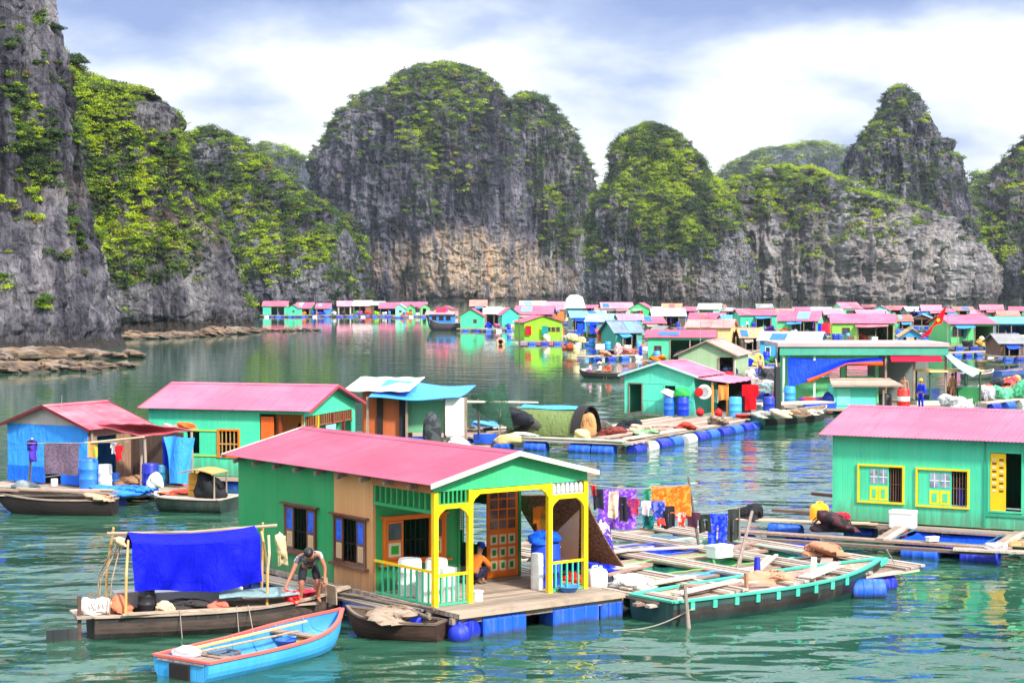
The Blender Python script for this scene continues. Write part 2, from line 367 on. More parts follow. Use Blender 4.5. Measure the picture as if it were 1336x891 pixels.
# ------------------------------------------------------------ mesh helpers
class MB:
    """collects shapes for ONE mesh object"""
    def __init__(s): s.v = []; s.f = []; s.mi = []; s.m = 0
    def add(s, vs, fs):
        o = len(s.v); s.v.extend([tuple(v) for v in vs])
        for f in fs: s.f.append(tuple(o + i for i in f)); s.mi.append(s.m)
        return s
    def hexa(s, p):
        return s.add(p, [(0, 3, 2, 1), (4, 5, 6, 7), (0, 1, 5, 4), (1, 2, 6, 5), (2, 3, 7, 6), (3, 0, 4, 7)])
    def box(s, x0, x1, y0, y1, z0, z1):
        return s.hexa([(x0, y0, z0), (x1, y0, z0), (x1, y1, z0), (x0, y1, z0), (x0, y0, z1), (x1, y0, z1), (x1, y1, z1), (x0, y1, z1)])
    def fbox(s, fc, u0, u1, w0, w1, z0, z1):
        return s.hexa([fc(u0, w1, z0), fc(u1, w1, z0), fc(u1, w0, z0), fc(u0, w0, z0), fc(u0, w1, z1), fc(u1, w1, z1), fc(u1, w0, z1), fc(u0, w0, z1)])
    def beam(s, p, q, w, h=None, roll=0.0):
        h = h or w; p, q = Vector(p), Vector(q); d = (q - p)
        if d.length < 1e-6: return s
        d.normalize()
        up = Vector((0, 0, 1)) if abs(d.z) < 0.98 else Vector((0, 1, 0))
        sd_ = d.cross(up).normalized(); up = sd_.cross(d)
        if roll:
            c, n = math.cos(roll), math.sin(roll); sd_, up = sd_ * c + up * n, up * c - sd_ * n
        a, b = sd_ * (w / 2), up * (h / 2)
        return s.hexa([p - a - b, p + a - b, q + a - b, q - a - b, p - a + b, p + a + b, q + a + b, q - a + b])
    def tube(s, pts, r, n=8, cap=True):
        pts = [Vector(p) for p in pts]; k = len(pts)
        rs = r if isinstance(r, (list, tuple)) else [r] * k
        vs, fs = [], []
        prev = None
        for i, p in enumerate(pts):
            d = (pts[min(i + 1, k - 1)] - pts[max(i - 1, 0)])
            d = d.normalized() if d.length > 1e-9 else Vector((0, 0, 1))
            up = prev if prev is not None else (Vector((0, 0, 1)) if abs(d.z) < 0.9 else Vector((1, 0, 0)))
            a = d.cross(up)
            if a.length < 1e-5: a = d.cross(Vector((0.3, 1, 0.2)))
            a.normalize(); b = a.cross(d); prev = b
            for j in range(n):
                t = 2 * math.pi * j / n
                vs.append(p + a * (math.cos(t) * rs[i]) + b * (math.sin(t) * rs[i]))
        for i in range(k - 1):
            for j in range(n):
                j2 = (j + 1) % n
                fs.append((i * n + j, i * n + j2, (i + 1) * n + j2, (i + 1) * n + j))
        if cap: fs.append(tuple(range(n - 1, -1, -1))); fs.append(tuple((k - 1) * n + j for j in range(n)))
        return s.add(vs, fs)
    def lathe(s, c, prof, n=16, axis='z'):
        """prof = [(radius, height)...] around an axis through c"""
        vs, fs = [], []; k = len(prof)
        for r, h in prof:
            for j in range(n):
                t = 2 * math.pi * j / n; a, b = r * math.cos(t), r * math.sin(t)
                p = (a, b, h) if axis == 'z' else ((h, a, b) if axis == 'x' else (b, h, a))
                vs.append((c[0] + p[0], c[1] + p[1], c[2] + p[2]))
        for i in range(k - 1):
            for j in range(n):
                j2 = (j + 1) % n; fs.append((i * n + j, i * n + j2, (i + 1) * n + j2, (i + 1) * n + j))
        fs.append(tuple(range(n - 1, -1, -1))); fs.append(tuple((k - 1) * n + j for j in range(n)))
        return s.add(vs, fs)
    def prism(s, poly, vec):
        n = len(poly); v = Vector(vec); a = [Vector(p) for p in poly]
        fs = [tuple(range(n - 1, -1, -1)), tuple(range(n, 2 * n))] + [(i, (i + 1) % n, n + (i + 1) % n, n + i) for i in range(n)]
        return s.add(a + [p + v for p in a], fs)
    def sheet(s, fn, nu, nv, t=0.01):
        """surface fn(u, v) -> point, given real thickness t along its normal"""
        g = [[Vector(fn(i / nu, j / nv)) for j in range(nv + 1)] for i in range(nu + 1)]
        top, bot = [], []
        for i in range(nu + 1):
            for j in range(nv + 1):
                du = g[min(i + 1, nu)][j] - g[max(i - 1, 0)][j]; dv = g[i][min(j + 1, nv)] - g[i][max(j - 1, 0)]
                n = du.cross(dv); n = n.normalized() if n.length > 1e-9 else Vector((0, 0, 1))
                top.append(g[i][j] + n * t / 2); bot.append(g[i][j] - n * t / 2)
        W = nv + 1; o = (nu + 1) * W; fs = []
        for i in range(nu):
            for j in range(nv):
                a, b, c, d = i * W + j, (i + 1) * W + j, (i + 1) * W + j + 1, i * W + j + 1
                fs.append((a, b, c, d)); fs.append((o + d, o + c, o + b, o + a))
        rim = [i * W for i in range(nu + 1)] + [nu * W + j for j in range(1, nv + 1)] + [i * W + nv for i in range(nu - 1, -1, -1)] + [j for j in range(nv - 1, 0, -1)]
        for a, b in zip(rim, rim[1:] + rim[:1]): fs.append((a, o + a, o + b, b))
        return s.add(top + bot, fs)
    def blob(s, c, r, nu=12, nv=8, amp=0.15, seed=0, flatb=None):
        rr = random.Random(seed); ph = [rr.uniform(0, 6.28) for _ in range(6)]; vs, fs = [], []
        for i in range(nv + 1):
            th = math.pi * i / nv
            for j in range(nu):
                t = 2 * math.pi * j / nu
                d = (math.sin(th) * math.cos(t), math.sin(th) * math.sin(t), math.cos(th))
                k = 1 + amp * (math.sin(3 * d[0] + ph[0] + 2 * d[2]) + math.sin(4 * d[1] + ph[1]) * 0.7 + math.sin(5 * d[2] + 4 * d[0] + ph[2]) * 0.5 + rr.uniform(-0.35, 0.35) * (0 < i < nv))
                z = c[2] + d[2] * r[2] * k
                if flatb is not None: z = max(z, flatb)
                vs.append((c[0] + d[0] * r[0] * k, c[1] + d[1] * r[1] * k, z))
        for i in range(nv):
            for j in range(nu):
                j2 = (j + 1) % nu; fs.append((i * nu + j, (i + 1) * nu + j, (i + 1) * nu + j2, i * nu + j2))
        return s.add(vs, fs)
    def build(s, name, mats, parent=None, smooth=None, loc=None, rotz=None):
        me = bpy.data.meshes.new(name); me.from_pydata(s.v, [], s.f)
        ms = mats if isinstance(mats, (list, tuple)) else [mats]
        for m in ms: me.materials.append(m)
        if len(ms) > 1: me.polygons.foreach_set('material_index', s.mi)
        if smooth:
            me.polygons.foreach_set('use_smooth', [True] * len(me.polygons)); me.set_sharp_from_angle(angle=R(smooth))
        me.update()
        o = bpy.data.objects.new(name, me); scene.collection.objects.link(o)
        if parent is not None: o.parent = parent
        if loc is not None: o.location = loc
        if rotz is not None: o.rotation_euler = (0, 0, rotz)
        return o
def thing(name, label, cat, loc=(0, 0, 0), rotz=0.0, group=None):
    o = bpy.data.objects.new(name, None); scene.collection.objects.link(o)
    o.empty_display_size = 0.2
    o.location = loc; o.rotation_euler = (0, 0, rotz); return tag(o, label, cat, group)
def tag(o, label=None, cat=None, group=None, kind=None):
    if label: o['label'] = label
    if cat: o['category'] = cat
    if group: o['group'] = group
    if kind: o['kind'] = kind
    return o
def copy_tree(o, parent=None):
    c = o.copy(); scene.collection.objects.link(c)
    if parent is not None: c.parent = parent
    for ch in list(o.children): copy_tree(ch, c)
    return c
def frame(origin, yaw):
    """local (x, y, z) of a yawed frame -> world"""
    c, s = math.cos(yaw), math.sin(yaw); ox, oy = origin[0], origin[1]
    return lambda x, y, z=0.0: Vector((ox + c * x - s * y, oy + s * x + c * y, z))
def face_of(side, W, L):
    ox, oy, ux, uy, nx, ny = {'front': (-W / 2, 0, 1, 0, 0, -1), 'left': (-W / 2, L, 0, -1, -1, 0),
                              'right': (W / 2, 0, 0, 1, 1, 0), 'back': (W / 2, L, -1, 0, 0, 1)}[side]
    return lambda u, w, z: (ox + ux * u + nx * w, oy + uy * u + ny * w, z)

# ------------------------------------------------------------ noise for terrain (vectorised)
def _hash(ix, iy, iz, seed):
    h = (ix.astype(np.int64) * 374761393 + iy.astype(np.int64) * 668265263 + iz.astype(np.int64) * 2147483647 + seed * 974634777) & 0xFFFFFFFF
    h = ((h ^ (h >> 13)) * 1274126177) & 0xFFFFFFFF
    return ((h ^ (h >> 16)) & 0xFFFF) / 65535.0
def vnoise(p, seed=0):
    i = np.floor(p); f = p - i; f = f * f * f * (f * (f * 6 - 15) + 10); i = i.astype(np.int64)
    r = 0
    for dx in (0, 1):
        for dy in (0, 1):
            for dz in (0, 1):
                w = (f[..., 0] if dx else 1 - f[..., 0]) * (f[..., 1] if dy else 1 - f[..., 1]) * (f[..., 2] if dz else 1 - f[..., 2])
                r = r + w * _hash(i[..., 0] + dx, i[..., 1] + dy, i[..., 2] + dz, seed)
    return r * 2 - 1
def vlin(p, seed=0):
    i = np.floor(p); f = p - i; i = i.astype(np.int64); r = 0
    for dx in (0, 1):
        for dy in (0, 1):
            for dz in (0, 1):
                w = (f[..., 0] if dx else 1 - f[..., 0]) * (f[..., 1] if dy else 1 - f[..., 1]) * (f[..., 2] if dz else 1 - f[..., 2])
                r = r + w * _hash(i[..., 0] + dx, i[..., 1] + dy, i[..., 2] + dz, seed)
    return r * 2 - 1
def fbm(p, octv=5, seed=0, gain=0.5, lac=2.03, ridged=False):
    a, s, t = 1.0, 0.0, 0.0; q = p.copy()
    for o in range(octv):
        n = vnoise(q, seed + o * 17)
        if ridged: n = 1 - 2 * np.abs(n)
        s = s + a * n; t += a; a *= gain; q = q * lac + 11.3
    return s / t
# ------------------------------------------------------------ karst hills and their vegetation
M_LEAF = leaf_mat()
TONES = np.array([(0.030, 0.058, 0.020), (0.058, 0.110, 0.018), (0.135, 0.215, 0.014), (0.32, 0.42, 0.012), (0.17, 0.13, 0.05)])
def foliage(name, pts, rad, tone, cards, size, label, seed=1, flat=0.8, card=None):
    g = np.random.default_rng(seed); N = len(pts)
    if N == 0: return None
    K = cards
    d = g.normal(size=(N, K, 3)); d[..., 2] = np.abs(d[..., 2]) * 0.9 + d[..., 2] * 0.25
    d /= np.linalg.norm(d, axis=-1, keepdims=True)
    rr = rad[:, None, None] * g.uniform(0.45, 1.08, (N, K, 1))
    # each clump is a few lobes, so its outline is uneven
    lob = np.clip(g.normal(size=(N, 4, 3)), -1.1, 1.1) * rad[:, None, None] * 0.45; lob[..., 2] = np.abs(lob[..., 2]) * 0.7
    li = g.integers(0, 4, (N, K)); off = np.take_along_axis(lob, li[..., None].repeat(3, 2), axis=1)
    c = pts[:, None, :] + off + d * rr * np.array([0.75, 0.75, 0.75 * flat])
    n = d + g.normal(size=(N, K, 3)) * 0.36; n[..., 2] += 0.15; n /= np.linalg.norm(n, axis=-1, keepdims=True)
    a = np.cross(n, g.normal(size=(N, K, 3))); a /= np.linalg.norm(a, axis=-1, keepdims=True); b = np.cross(n, a)
    sz = (rad[:, None, None] * size if card is None else card) * g.uniform(0.55, 1.35, (N, K, 1))
    v = np.stack([c - a * sz * 0.5 - b * sz * 0.15, c + b * sz * -0.55, c + a * sz * 0.55 + b * sz * 0.1, c + b * sz * 0.6], axis=2)
    tn = tone[:, None, :] * g.uniform(0.65, 1.35, (N, K, 1))
    V = v.reshape(-1, 3); nq = N * K
    me = bpy.data.meshes.new(name)
    me.vertices.add(nq * 4); me.vertices.foreach_set('co', V.astype(np.float32).ravel())
    me.loops.add(nq * 4); me.loops.foreach_set('vertex_index', np.arange(nq * 4, dtype=np.int32))
    me.polygons.add(nq); me.polygons.foreach_set('loop_start', np.arange(0, nq * 4, 4, dtype=np.int32))
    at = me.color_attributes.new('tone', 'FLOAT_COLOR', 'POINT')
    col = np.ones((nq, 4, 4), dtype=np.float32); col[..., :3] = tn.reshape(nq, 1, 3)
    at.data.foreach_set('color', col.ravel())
    me.materials.append(M_LEAF); me.update(); me.validate()
    o = bpy.data.objects.new(name, me); scene.collection.objects.link(o)
    return tag(o, label, kind='stuff')

def karst(D, L, Rr, label, depth=0.7, nphi=260, nz=200, seed=1, amp=1.0, flute=1.0, rock={}, n_exp=2.4, lean=0.0, veg=None, base_py=None):
    nphi, nz = int(nphi * 1.3), int(nz * 1.35)
    L = sorted(L, key=lambda t: -t[0]); Rr = sorted(Rr, key=lambda t: -t[0])
    top = min(L[-1][0], Rr[-1][0]); bot = CY + 0 * top
    wl_ = YH + F * CH / D
    bot = wl_ + F * 3.0 / D
    t = np.linspace(0, 1, nz) ** 0.9
    py = bot + (top - bot) * t
    lx = np.interp(-py, [-a for a, _ in L], [b for _, b in L]); rx = np.interp(-py, [-a for a, _ in Rr], [b for _, b in Rr])
    X = lambda px: (px - CX) / F * D
    lx0 = np.interp(-py, [-a for a, _ in L], [b for _, b in L]); rx0 = np.interp(-py, [-a for a, _ in Rr], [b for _, b in Rr])
    aa = np.maximum(0.0, (rx0 - lx0) / 2 / F * D); bb = depth * aa ** 0.75 * max(1e-6, aa.max()) ** 0.25
    Z = CH + (YH - py) / F * (D - 0.75 * bb * np.clip((YH - py) / 60.0, 0, 1))     # the near shoulder of a hill is what stands against the sky
    Z = np.maximum.accumulate(Z + np.arange(nz) * 1e-4)
    xl, xr = X(lx), X(rx); cx = (xl + xr) / 2; a = np.maximum((xr - xl) / 2, 0.02 * (xr - xl).max())
    a[-1] *= 0.3
    a0 = a.max(); b = depth * a ** 0.75 * a0 ** 0.25
    ph = np.concatenate([np.linspace(math.pi * 0.96, math.pi * 2.04, nphi), np.linspace(math.pi * 2.08, math.pi * 2.92, max(10, nphi // 10))])
    c, s = np.cos(ph), np.sin(ph); ex = 2 / n_exp
    ux, uy = np.sign(c) * np.abs(c) ** ex, np.sign(s) * np.abs(s) ** ex
    Xg = cx[:, None] + a[:, None] * ux[None]; Yg = D + b[:, None] * uy[None] + lean * (Z[:, None]) * 1.0; Zg = np.repeat(Z[:, None], len(ph), 1)
    p = np.stack([Xg, Yg, Zg], -1)
    S = a0
    nl = fbm(p / (0.42 * S), 4, seed)
    nf = fbm(p * np.array([1, 1, 0.16]) / (0.13 * S), 4, seed + 5, ridged=True)
    nm = fbm(p / (0.10 * S), 4, seed + 9, 0.55)
    nk = fbm(p * np.array([1, 1, 2.0]) / (0.05 * S), 3, seed + 13)
    nf3 = fbm(p * np.array([1, 1, 0.35]) / (0.02 * S), 3, seed + 19, ridged=True)
    nf2 = fbm(p * np.array([1, 1, 0.22]) / (0.045 * S), 3, seed + 15, ridged=True)
    wp = p + np.stack([fbm(p / (0.12 * S), 2, seed + 51), fbm(p / (0.12 * S), 2, seed + 52), fbm(p / (0.12 * S), 2, seed + 53)], -1) * 0.05 * S
    wp[..., 0] += wp[..., 2] * 0.22
    k1 = vnoise(wp * np.array([1, 1, 0.22]) / (0.10 * S), seed + 61); k2 = vnoise(wp * np.array([1, 1, 0.35]) / (0.04 * S), seed + 63)
    k3 = vnoise(wp * np.array([0.5, 0.5, 1.3]) / (0.09 * S), seed + 65)
    crack = -0.032 * np.exp(-(k1 / 0.13) ** 2) - 0.014 * np.exp(-(k2 / 0.16) ** 2) - 0.012 * np.exp(-(k3 / 0.12) ** 2)
    fac = 0.034 * vlin(wp * np.array([1, 1, 0.5]) / (0.085 * S), seed + 71) + 0.016 * vlin(wp * np.array([1, 1, 0.6]) / (0.03 * S), seed + 73)
    sidef = 0.6 + 0.4 * np.abs(s)[None]            # keep the outline, break up the faces
    disp = S * amp * (0.10 * nl * sidef + 0.10 * flute * nf * sidef + 0.05 * nm + 0.022 * nk + 0.036 * flute * nf2 + 0.012 * nf3 + crack + fac)
    # a wave-cut notch just above the water
    disp = disp - np.exp(-((Zg - 1.2) / 1.3) ** 2) * 1.0
    tap = np.minimum(1, a / (0.25 * S))[:, None]
    nx, ny = c / np.maximum(1, 0), s
    p[..., 0] += disp * c[None] * tap; p[..., 1] += disp * s[None] * tap; p[..., 2] += (S * amp * 0.03 * nm) * (Zg > 2) * tap
    nr, ncol = p.shape[:2]
    idx = np.arange(nr * ncol).reshape(nr, ncol); nxt = np.roll(idx, -1, 1)
    q = np.stack([idx[:-1], nxt[:-1], nxt[1:], idx[1:]], -1).reshape(-1, 4)
    me = bpy.data.meshes.new('karst_hill')
    V = p.reshape(-1, 3); org = np.array([float(cx[0]), D, 0.0]); 
    me.vertices.add(len(V)); me.vertices.foreach_set('co', (V - org).astype(np.float32).ravel())
    me.loops.add(len(q) * 4); me.loops.foreach_set('vertex_index', q.astype(np.int32).ravel())
    me.polygons.add(len(q)); me.polygons.foreach_set('loop_start', np.arange(0, len(q) * 4, 4, dtype=np.int32))
    me.update(); me.validate()
    me.polygons.foreach_set('use_smooth', [True] * len(me.polygons))
    rk = dict(rock)
    if 'at' in rk:
        ax, ay, ar = rk.pop('at'); rk.update(wx=(ax - CX) / F * D - org[0], wz=CH + (YH - ay) / F * D, wr=ar / F * D)
    me.materials.append(rock_mat('limestone', scale=max(0.6, S / 45.0), **rk))
    o = bpy.data.objects.new('karst_hill', me); scene.collection.objects.link(o); o.location = org
    tag(o, label, kind='structure')
    if veg: grow(p, seed, label, **veg)
    return p

VEG_R, VEG_N, VEG_C = 0.66, 0.44, 3.0
def grow(p, seed, label, n=3000, rad=2.0, cards=50, size=0.42, bias=0.0, upw=1.2, hw=0.8, hmid=0.5, patches=(), bare=(), bright=0.25, name='hillside_scrub', tone_shift=0.0, zmin=3.0, txt=None):
    """scatter bushes on the ledges and slopes of a hill; patches = (px, py, r, brightness, weight)"""
    g = np.random.default_rng(seed + 100); rad *= VEG_R; n = int(n * VEG_N); cards = int(cards * VEG_C)
    c00, c10, c11 = p[:-1, :-1], p[1:, :-1], p[1:, 1:]
    nrm = np.cross(c00 - c11, c10 - p[:-1, 1:]); area = np.linalg.norm(nrm, axis=-1); nrm = nrm / np.maximum(area, 1e-9)[..., None]
    cen = (c00 + c11) / 2
    out = cen - cen.mean(axis=1, keepdims=True); sg = np.sign((nrm * out).sum(-1)); nrm = nrm * np.where(sg == 0, 1, sg)[..., None]
    S = area.sum() ** 0.5
    cen_f = cen.reshape(-1, 3); nf = nrm.reshape(-1, 3); ar = area.ravel()
    px = CX + F * cen_f[:, 0] / cen_f[:, 1]; py = YH - F * (cen_f[:, 2] - CH) / cen_f[:, 1]
    facing = -(nf * (cen_f - np.array([0, 0, CH]))).sum(-1) / np.linalg.norm(cen_f, axis=1)
    z = cen_f[:, 2]; hz = z / z.max()
    n1 = fbm(cen_f / (rad * 9), 4, seed + 31); n2 = fbm(cen_f / (rad * 3.2), 3, seed + 37)
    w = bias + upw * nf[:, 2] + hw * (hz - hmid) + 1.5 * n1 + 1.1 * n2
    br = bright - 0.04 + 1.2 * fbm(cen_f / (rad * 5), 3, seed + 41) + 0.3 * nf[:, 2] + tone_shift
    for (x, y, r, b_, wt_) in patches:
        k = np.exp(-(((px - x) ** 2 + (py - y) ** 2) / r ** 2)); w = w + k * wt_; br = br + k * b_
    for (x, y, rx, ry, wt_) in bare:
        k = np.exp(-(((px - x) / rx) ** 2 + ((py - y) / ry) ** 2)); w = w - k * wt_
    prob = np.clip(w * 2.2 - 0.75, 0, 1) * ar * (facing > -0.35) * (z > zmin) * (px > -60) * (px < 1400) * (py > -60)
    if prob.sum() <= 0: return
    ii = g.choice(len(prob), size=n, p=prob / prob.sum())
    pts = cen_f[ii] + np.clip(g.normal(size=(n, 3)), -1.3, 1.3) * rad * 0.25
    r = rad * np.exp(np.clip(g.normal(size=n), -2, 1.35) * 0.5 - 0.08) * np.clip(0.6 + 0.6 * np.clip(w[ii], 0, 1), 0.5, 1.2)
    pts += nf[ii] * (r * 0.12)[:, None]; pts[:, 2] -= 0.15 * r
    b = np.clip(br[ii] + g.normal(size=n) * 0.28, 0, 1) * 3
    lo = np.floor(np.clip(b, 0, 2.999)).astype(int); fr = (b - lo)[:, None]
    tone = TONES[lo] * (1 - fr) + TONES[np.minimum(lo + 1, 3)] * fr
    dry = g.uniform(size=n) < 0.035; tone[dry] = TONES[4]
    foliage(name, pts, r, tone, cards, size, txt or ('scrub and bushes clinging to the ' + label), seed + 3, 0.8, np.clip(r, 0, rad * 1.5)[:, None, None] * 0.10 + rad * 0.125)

# --- water and sea bed are one sheet to the horizon
mb = MB(); mb.add([(-9000, -200, 0), (9000, -200, 0), (9000, 9000, 0), (-9000, 9000, 0)], [(0, 1, 2, 3)])
tag(mb.build('water', water_mat()), 'green rippled bay water among the floating village', kind='structure')

# far ridges first
karst(2300, [(380, 900), (300, 905), (240, 922), (214, 950), (198, 985), (190, 1040)], [(380, 1180), (300, 1170), (240, 1150), (205, 1125), (190, 1085), (187, 1060)],
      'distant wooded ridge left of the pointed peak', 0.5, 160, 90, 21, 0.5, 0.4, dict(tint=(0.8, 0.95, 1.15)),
      veg=dict(n=9000, rad=5.0, cards=20, size=0.5, bias=1.0, bright=0.16, upw=0.4, hw=0.2))
karst(1700, [(380, 300), (260, 310), (205, 320), (189, 340)], [(380, 440), (260, 430), (225, 412), (205, 395), (192, 365), (189, 350)],
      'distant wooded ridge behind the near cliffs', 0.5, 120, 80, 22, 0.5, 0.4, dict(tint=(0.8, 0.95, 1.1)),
      veg=dict(n=4400, rad=4.6, cards=26, size=0.5, bias=1.0, bright=0.2, upw=0.4, hw=0.2))
karst(1900, [(380, 1225), (300, 1235), (245, 1250), (232, 1270)], [(380, 1460), (300, 1420), (240, 1360), (226, 1300), (228, 1285)],
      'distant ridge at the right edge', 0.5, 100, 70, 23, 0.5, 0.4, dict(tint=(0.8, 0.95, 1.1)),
      veg=dict(n=1600, rad=7, cards=30, size=0.5, bias=1.0, bright=0.12, upw=0.4, hw=0.2))
# the great dome: a main head and the shoulder on its right
karst(1180, [(392, 640), (330, 655), (220, 655), (160, 657), (135, 664), (124, 680)], [(392, 778), (330, 779), (270, 778), (225, 772), (195, 757), (170, 745), (150, 728), (132, 712), (125, 695), (122, 685)],
      'shoulder of the great dome', 0.75, 200, 190, 32, 0.75, 1.0, dict(warm=0.6, at=(690, 362, 60), wash=1.2),
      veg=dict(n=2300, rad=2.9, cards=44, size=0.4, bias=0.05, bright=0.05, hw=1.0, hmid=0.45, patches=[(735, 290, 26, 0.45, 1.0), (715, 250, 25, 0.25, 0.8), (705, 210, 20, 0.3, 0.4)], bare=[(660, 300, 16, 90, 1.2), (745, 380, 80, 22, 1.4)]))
karst(1100, [(392, 412), (330, 410), (262, 406), (240, 408), (210, 416), (180, 428), (150, 448), (128, 472), (118, 498), (105, 520), (92, 540), (88, 560), (86, 578)],
      [(392, 700), (330, 692), (250, 680), (200, 674), (160, 668), (135, 660), (112, 644), (98, 625), (90, 607), (86, 590)],
      'great limestone dome in the middle of the bay', 0.62, 420, 330, 31, 0.75, 1.15, dict(warm=1.0, at=(620, 352, 105), wash=1.2, tint=(0.74, 0.74, 0.86)),
      veg=dict(n=4200, rad=2.7, cards=44, size=0.4, bias=-0.42, bright=0.02, hw=1.35, hmid=0.42,
               patches=[(565, 180, 42, 0.38, 1.1), (600, 240, 42, 0.1, 0.8), (500, 220, 22, 0.1, 0.5), (585, 110, 48, 0.0, 0.7), (530, 260, 18, 0.1, 0.7), (620, 150, 40, 0.1, 0.5)],
               bare=[(600, 350, 120, 40, 2.4), (460, 290, 50, 90, 0.9), (640, 270, 30, 60, 0.5)]))
# right-hand group
K_RIGHT = karst(1060, [(392, 1258), (330, 1256), (290, 1262), (262, 1268), (240, 1285), (225, 1300), (205, 1318), (190, 1336), (170, 1350)], [(392, 1520), (300, 1500), (220, 1440), (180, 1390), (165, 1365)],
      'green hill running out of the frame', 0.6, 150, 150, 46, 0.8, 1.0, dict(wash=1.2),
      veg=dict(n=1500, rad=3.0, cards=46, size=0.4, bias=0.35, bright=0.18, hw=0.3, patches=[(1285, 305, 16, 0.9, 1.5), (1310, 335, 26, 0.7, 1.0)], bare=[(1300, 375, 60, 20, 2.0)]))
karst(990, [(392, 1100), (300, 1085), (240, 1098), (200, 1108), (175, 1126), (155, 1140), (135, 1152), (122, 1158), (116, 1166)],
      [(392, 1290), (300, 1272), (240, 1254), (205, 1247), (186, 1241), (184, 1238), (200, 1234), (180, 1222), (150, 1206), (128, 1194), (118, 1184), (115, 1176)],
      'steep pointed peak', 0.7, 260, 260, 45, 0.7, 1.1, dict(wash=1.2, tint=(0.95, 0.97, 1.06)),
      veg=dict(n=3300, rad=2.1, cards=42, size=0.4, bias=0.0, bright=0.06, hw=0.3, hmid=0.4, patches=[(1160, 185, 30, 0.42, 0.6), (1190, 250, 30, 0.2, 0.4)], bare=[(1215, 160, 22, 60, 0.4)]))
karst(945, [(392, 850), (300, 856), (264, 872), (248, 902), (238, 945), (229, 990)],
      [(392, 1285), (345, 1280), (315, 1262), (295, 1235), (275, 1200), (262, 1170), (250, 1130), (235, 1095), (222, 1062), (219, 1030)],
      'long pale cliff under the pointed peak', 0.42, 420, 240, 43, 0.8, 1.2, dict(warm=0.22, at=(1080, 375, 240), wash=1.3, tint=(1.25, 1.25, 1.25), lift=0.05), n_exp=2.8,
      veg=dict(n=5600, rad=2.3, cards=42, size=0.4, bias=-0.05, bright=0.14, hw=1.5, hmid=0.55,
               patches=[(905, 262, 34, 0.3, 1.2), (955, 248, 30, 0.3, 1.2), (1040, 232, 24, 0.4, 1.0), (1000, 235, 30, 0.4, 1.1), (1085, 228, 26, 0.55, 1.0), (1130, 285, 36, 0.45, 1.3), (1050, 330, 30, 0.3, 1.0), (945, 270, 40, 0.2, 0.8), (1000, 280, 30, 0.3, 0.7), (1160, 290, 30, 0.35, 0.8)],
               bare=[(1180, 345, 80, 42, 1.6), (980, 370, 90, 30, 1.2)]))
karst(905, [(392, 766), (340, 768), (290, 772), (260, 780), (235, 796), (210, 800), (188, 806), (174, 822), (166, 838)],
      [(392, 985), (330, 978), (290, 965), (262, 950), (240, 930), (215, 915), (200, 900), (185, 885), (172, 868), (164, 852)],
      'bushy hill right of the great dome', 0.6, 320, 240, 42, 0.75, 1.0, dict(warm=0.3, at=(870, 370, 60), wash=1.3, tint=(1.15, 1.15, 1.15)),
      veg=dict(n=8800, rad=2.3, cards=40, size=0.4, bias=0.5, bright=0.14, hw=1.0, hmid=0.45,
               patches=[(850, 245, 38, 0.55, 1.4), (880, 290, 36, 0.35, 1.0), (870, 225, 30, 0.4, 0.5), (940, 240, 20, 0.5, 0.5)], bare=[(850, 365, 70, 30, 2.2), (950, 350, 30, 30, 1.0)]))
# left shore, receding to the dome
karst(560, [(400, 150), (300, 170), (220, 200), (190, 225), (172, 262)],
      [(403, 480), (360, 472), (310, 462), (285, 450), (262, 415), (245, 385), (225, 358), (205, 335), (190, 318), (176, 296), (170, 280)],
      'wooded ridge along the left shore', 0.5, 320, 240, 53, 0.7, 1.1, dict(wash=2.0, tint=(0.95, 0.97, 1.03)),
      veg=dict(n=7000, rad=1.6, cards=44, size=0.38, bias=0.35, bright=0.08, hw=0.3,
               patches=[(395, 320, 22, 0.65, 1.2), (405, 345, 18, 0.6, 1.0), (330, 290, 40, 0.4, 0.7), (350, 345, 30, 0.5, 0.8), (290, 250, 30, 0.1, 0.4), (335, 225, 20, 0.3, 0.5)], bare=[(270, 190, 50, 25, 0.5), (330, 390, 60, 12, 1.5)]))
K_CRAG = karst(312, [(430, -120), (200, -60), (100, 20), (88, 70)],
      [(432, 330), (400, 318), (350, 300), (300, 282), (260, 262), (220, 240), (190, 228), (172, 226), (150, 229), (135, 220), (122, 202), (120, 190), (128, 180), (122, 168), (112, 150), (104, 130), (95, 112), (88, 95)],
      'crag and green slope on the left shore', 0.5, 360, 280, 52, 0.55, 1.2, dict(warm=0.35, at=(230, 300, 70), wash=1.6),
      veg=dict(n=9000, rad=1.0, cards=48, size=0.36, bias=0.2, bright=0.16, hw=0.1,
               patches=[(150, 190, 55, 0.5, 2.0), (200, 230, 45, 0.5, 1.6), (165, 290, 42, 0.5, 1.2), (185, 350, 38, 0.3, 1.1), (130, 150, 40, 0.5, 1.0), (250, 330, 30, 0.15, 0.4)],
               bare=[(205, 145, 32, 28, 2.2), (225, 265, 30, 26, 1.4), (250, 390, 80, 26, 1.8), (280, 330, 30, 40, 0.6), (128, 105, 20, 10, 1.0)]))
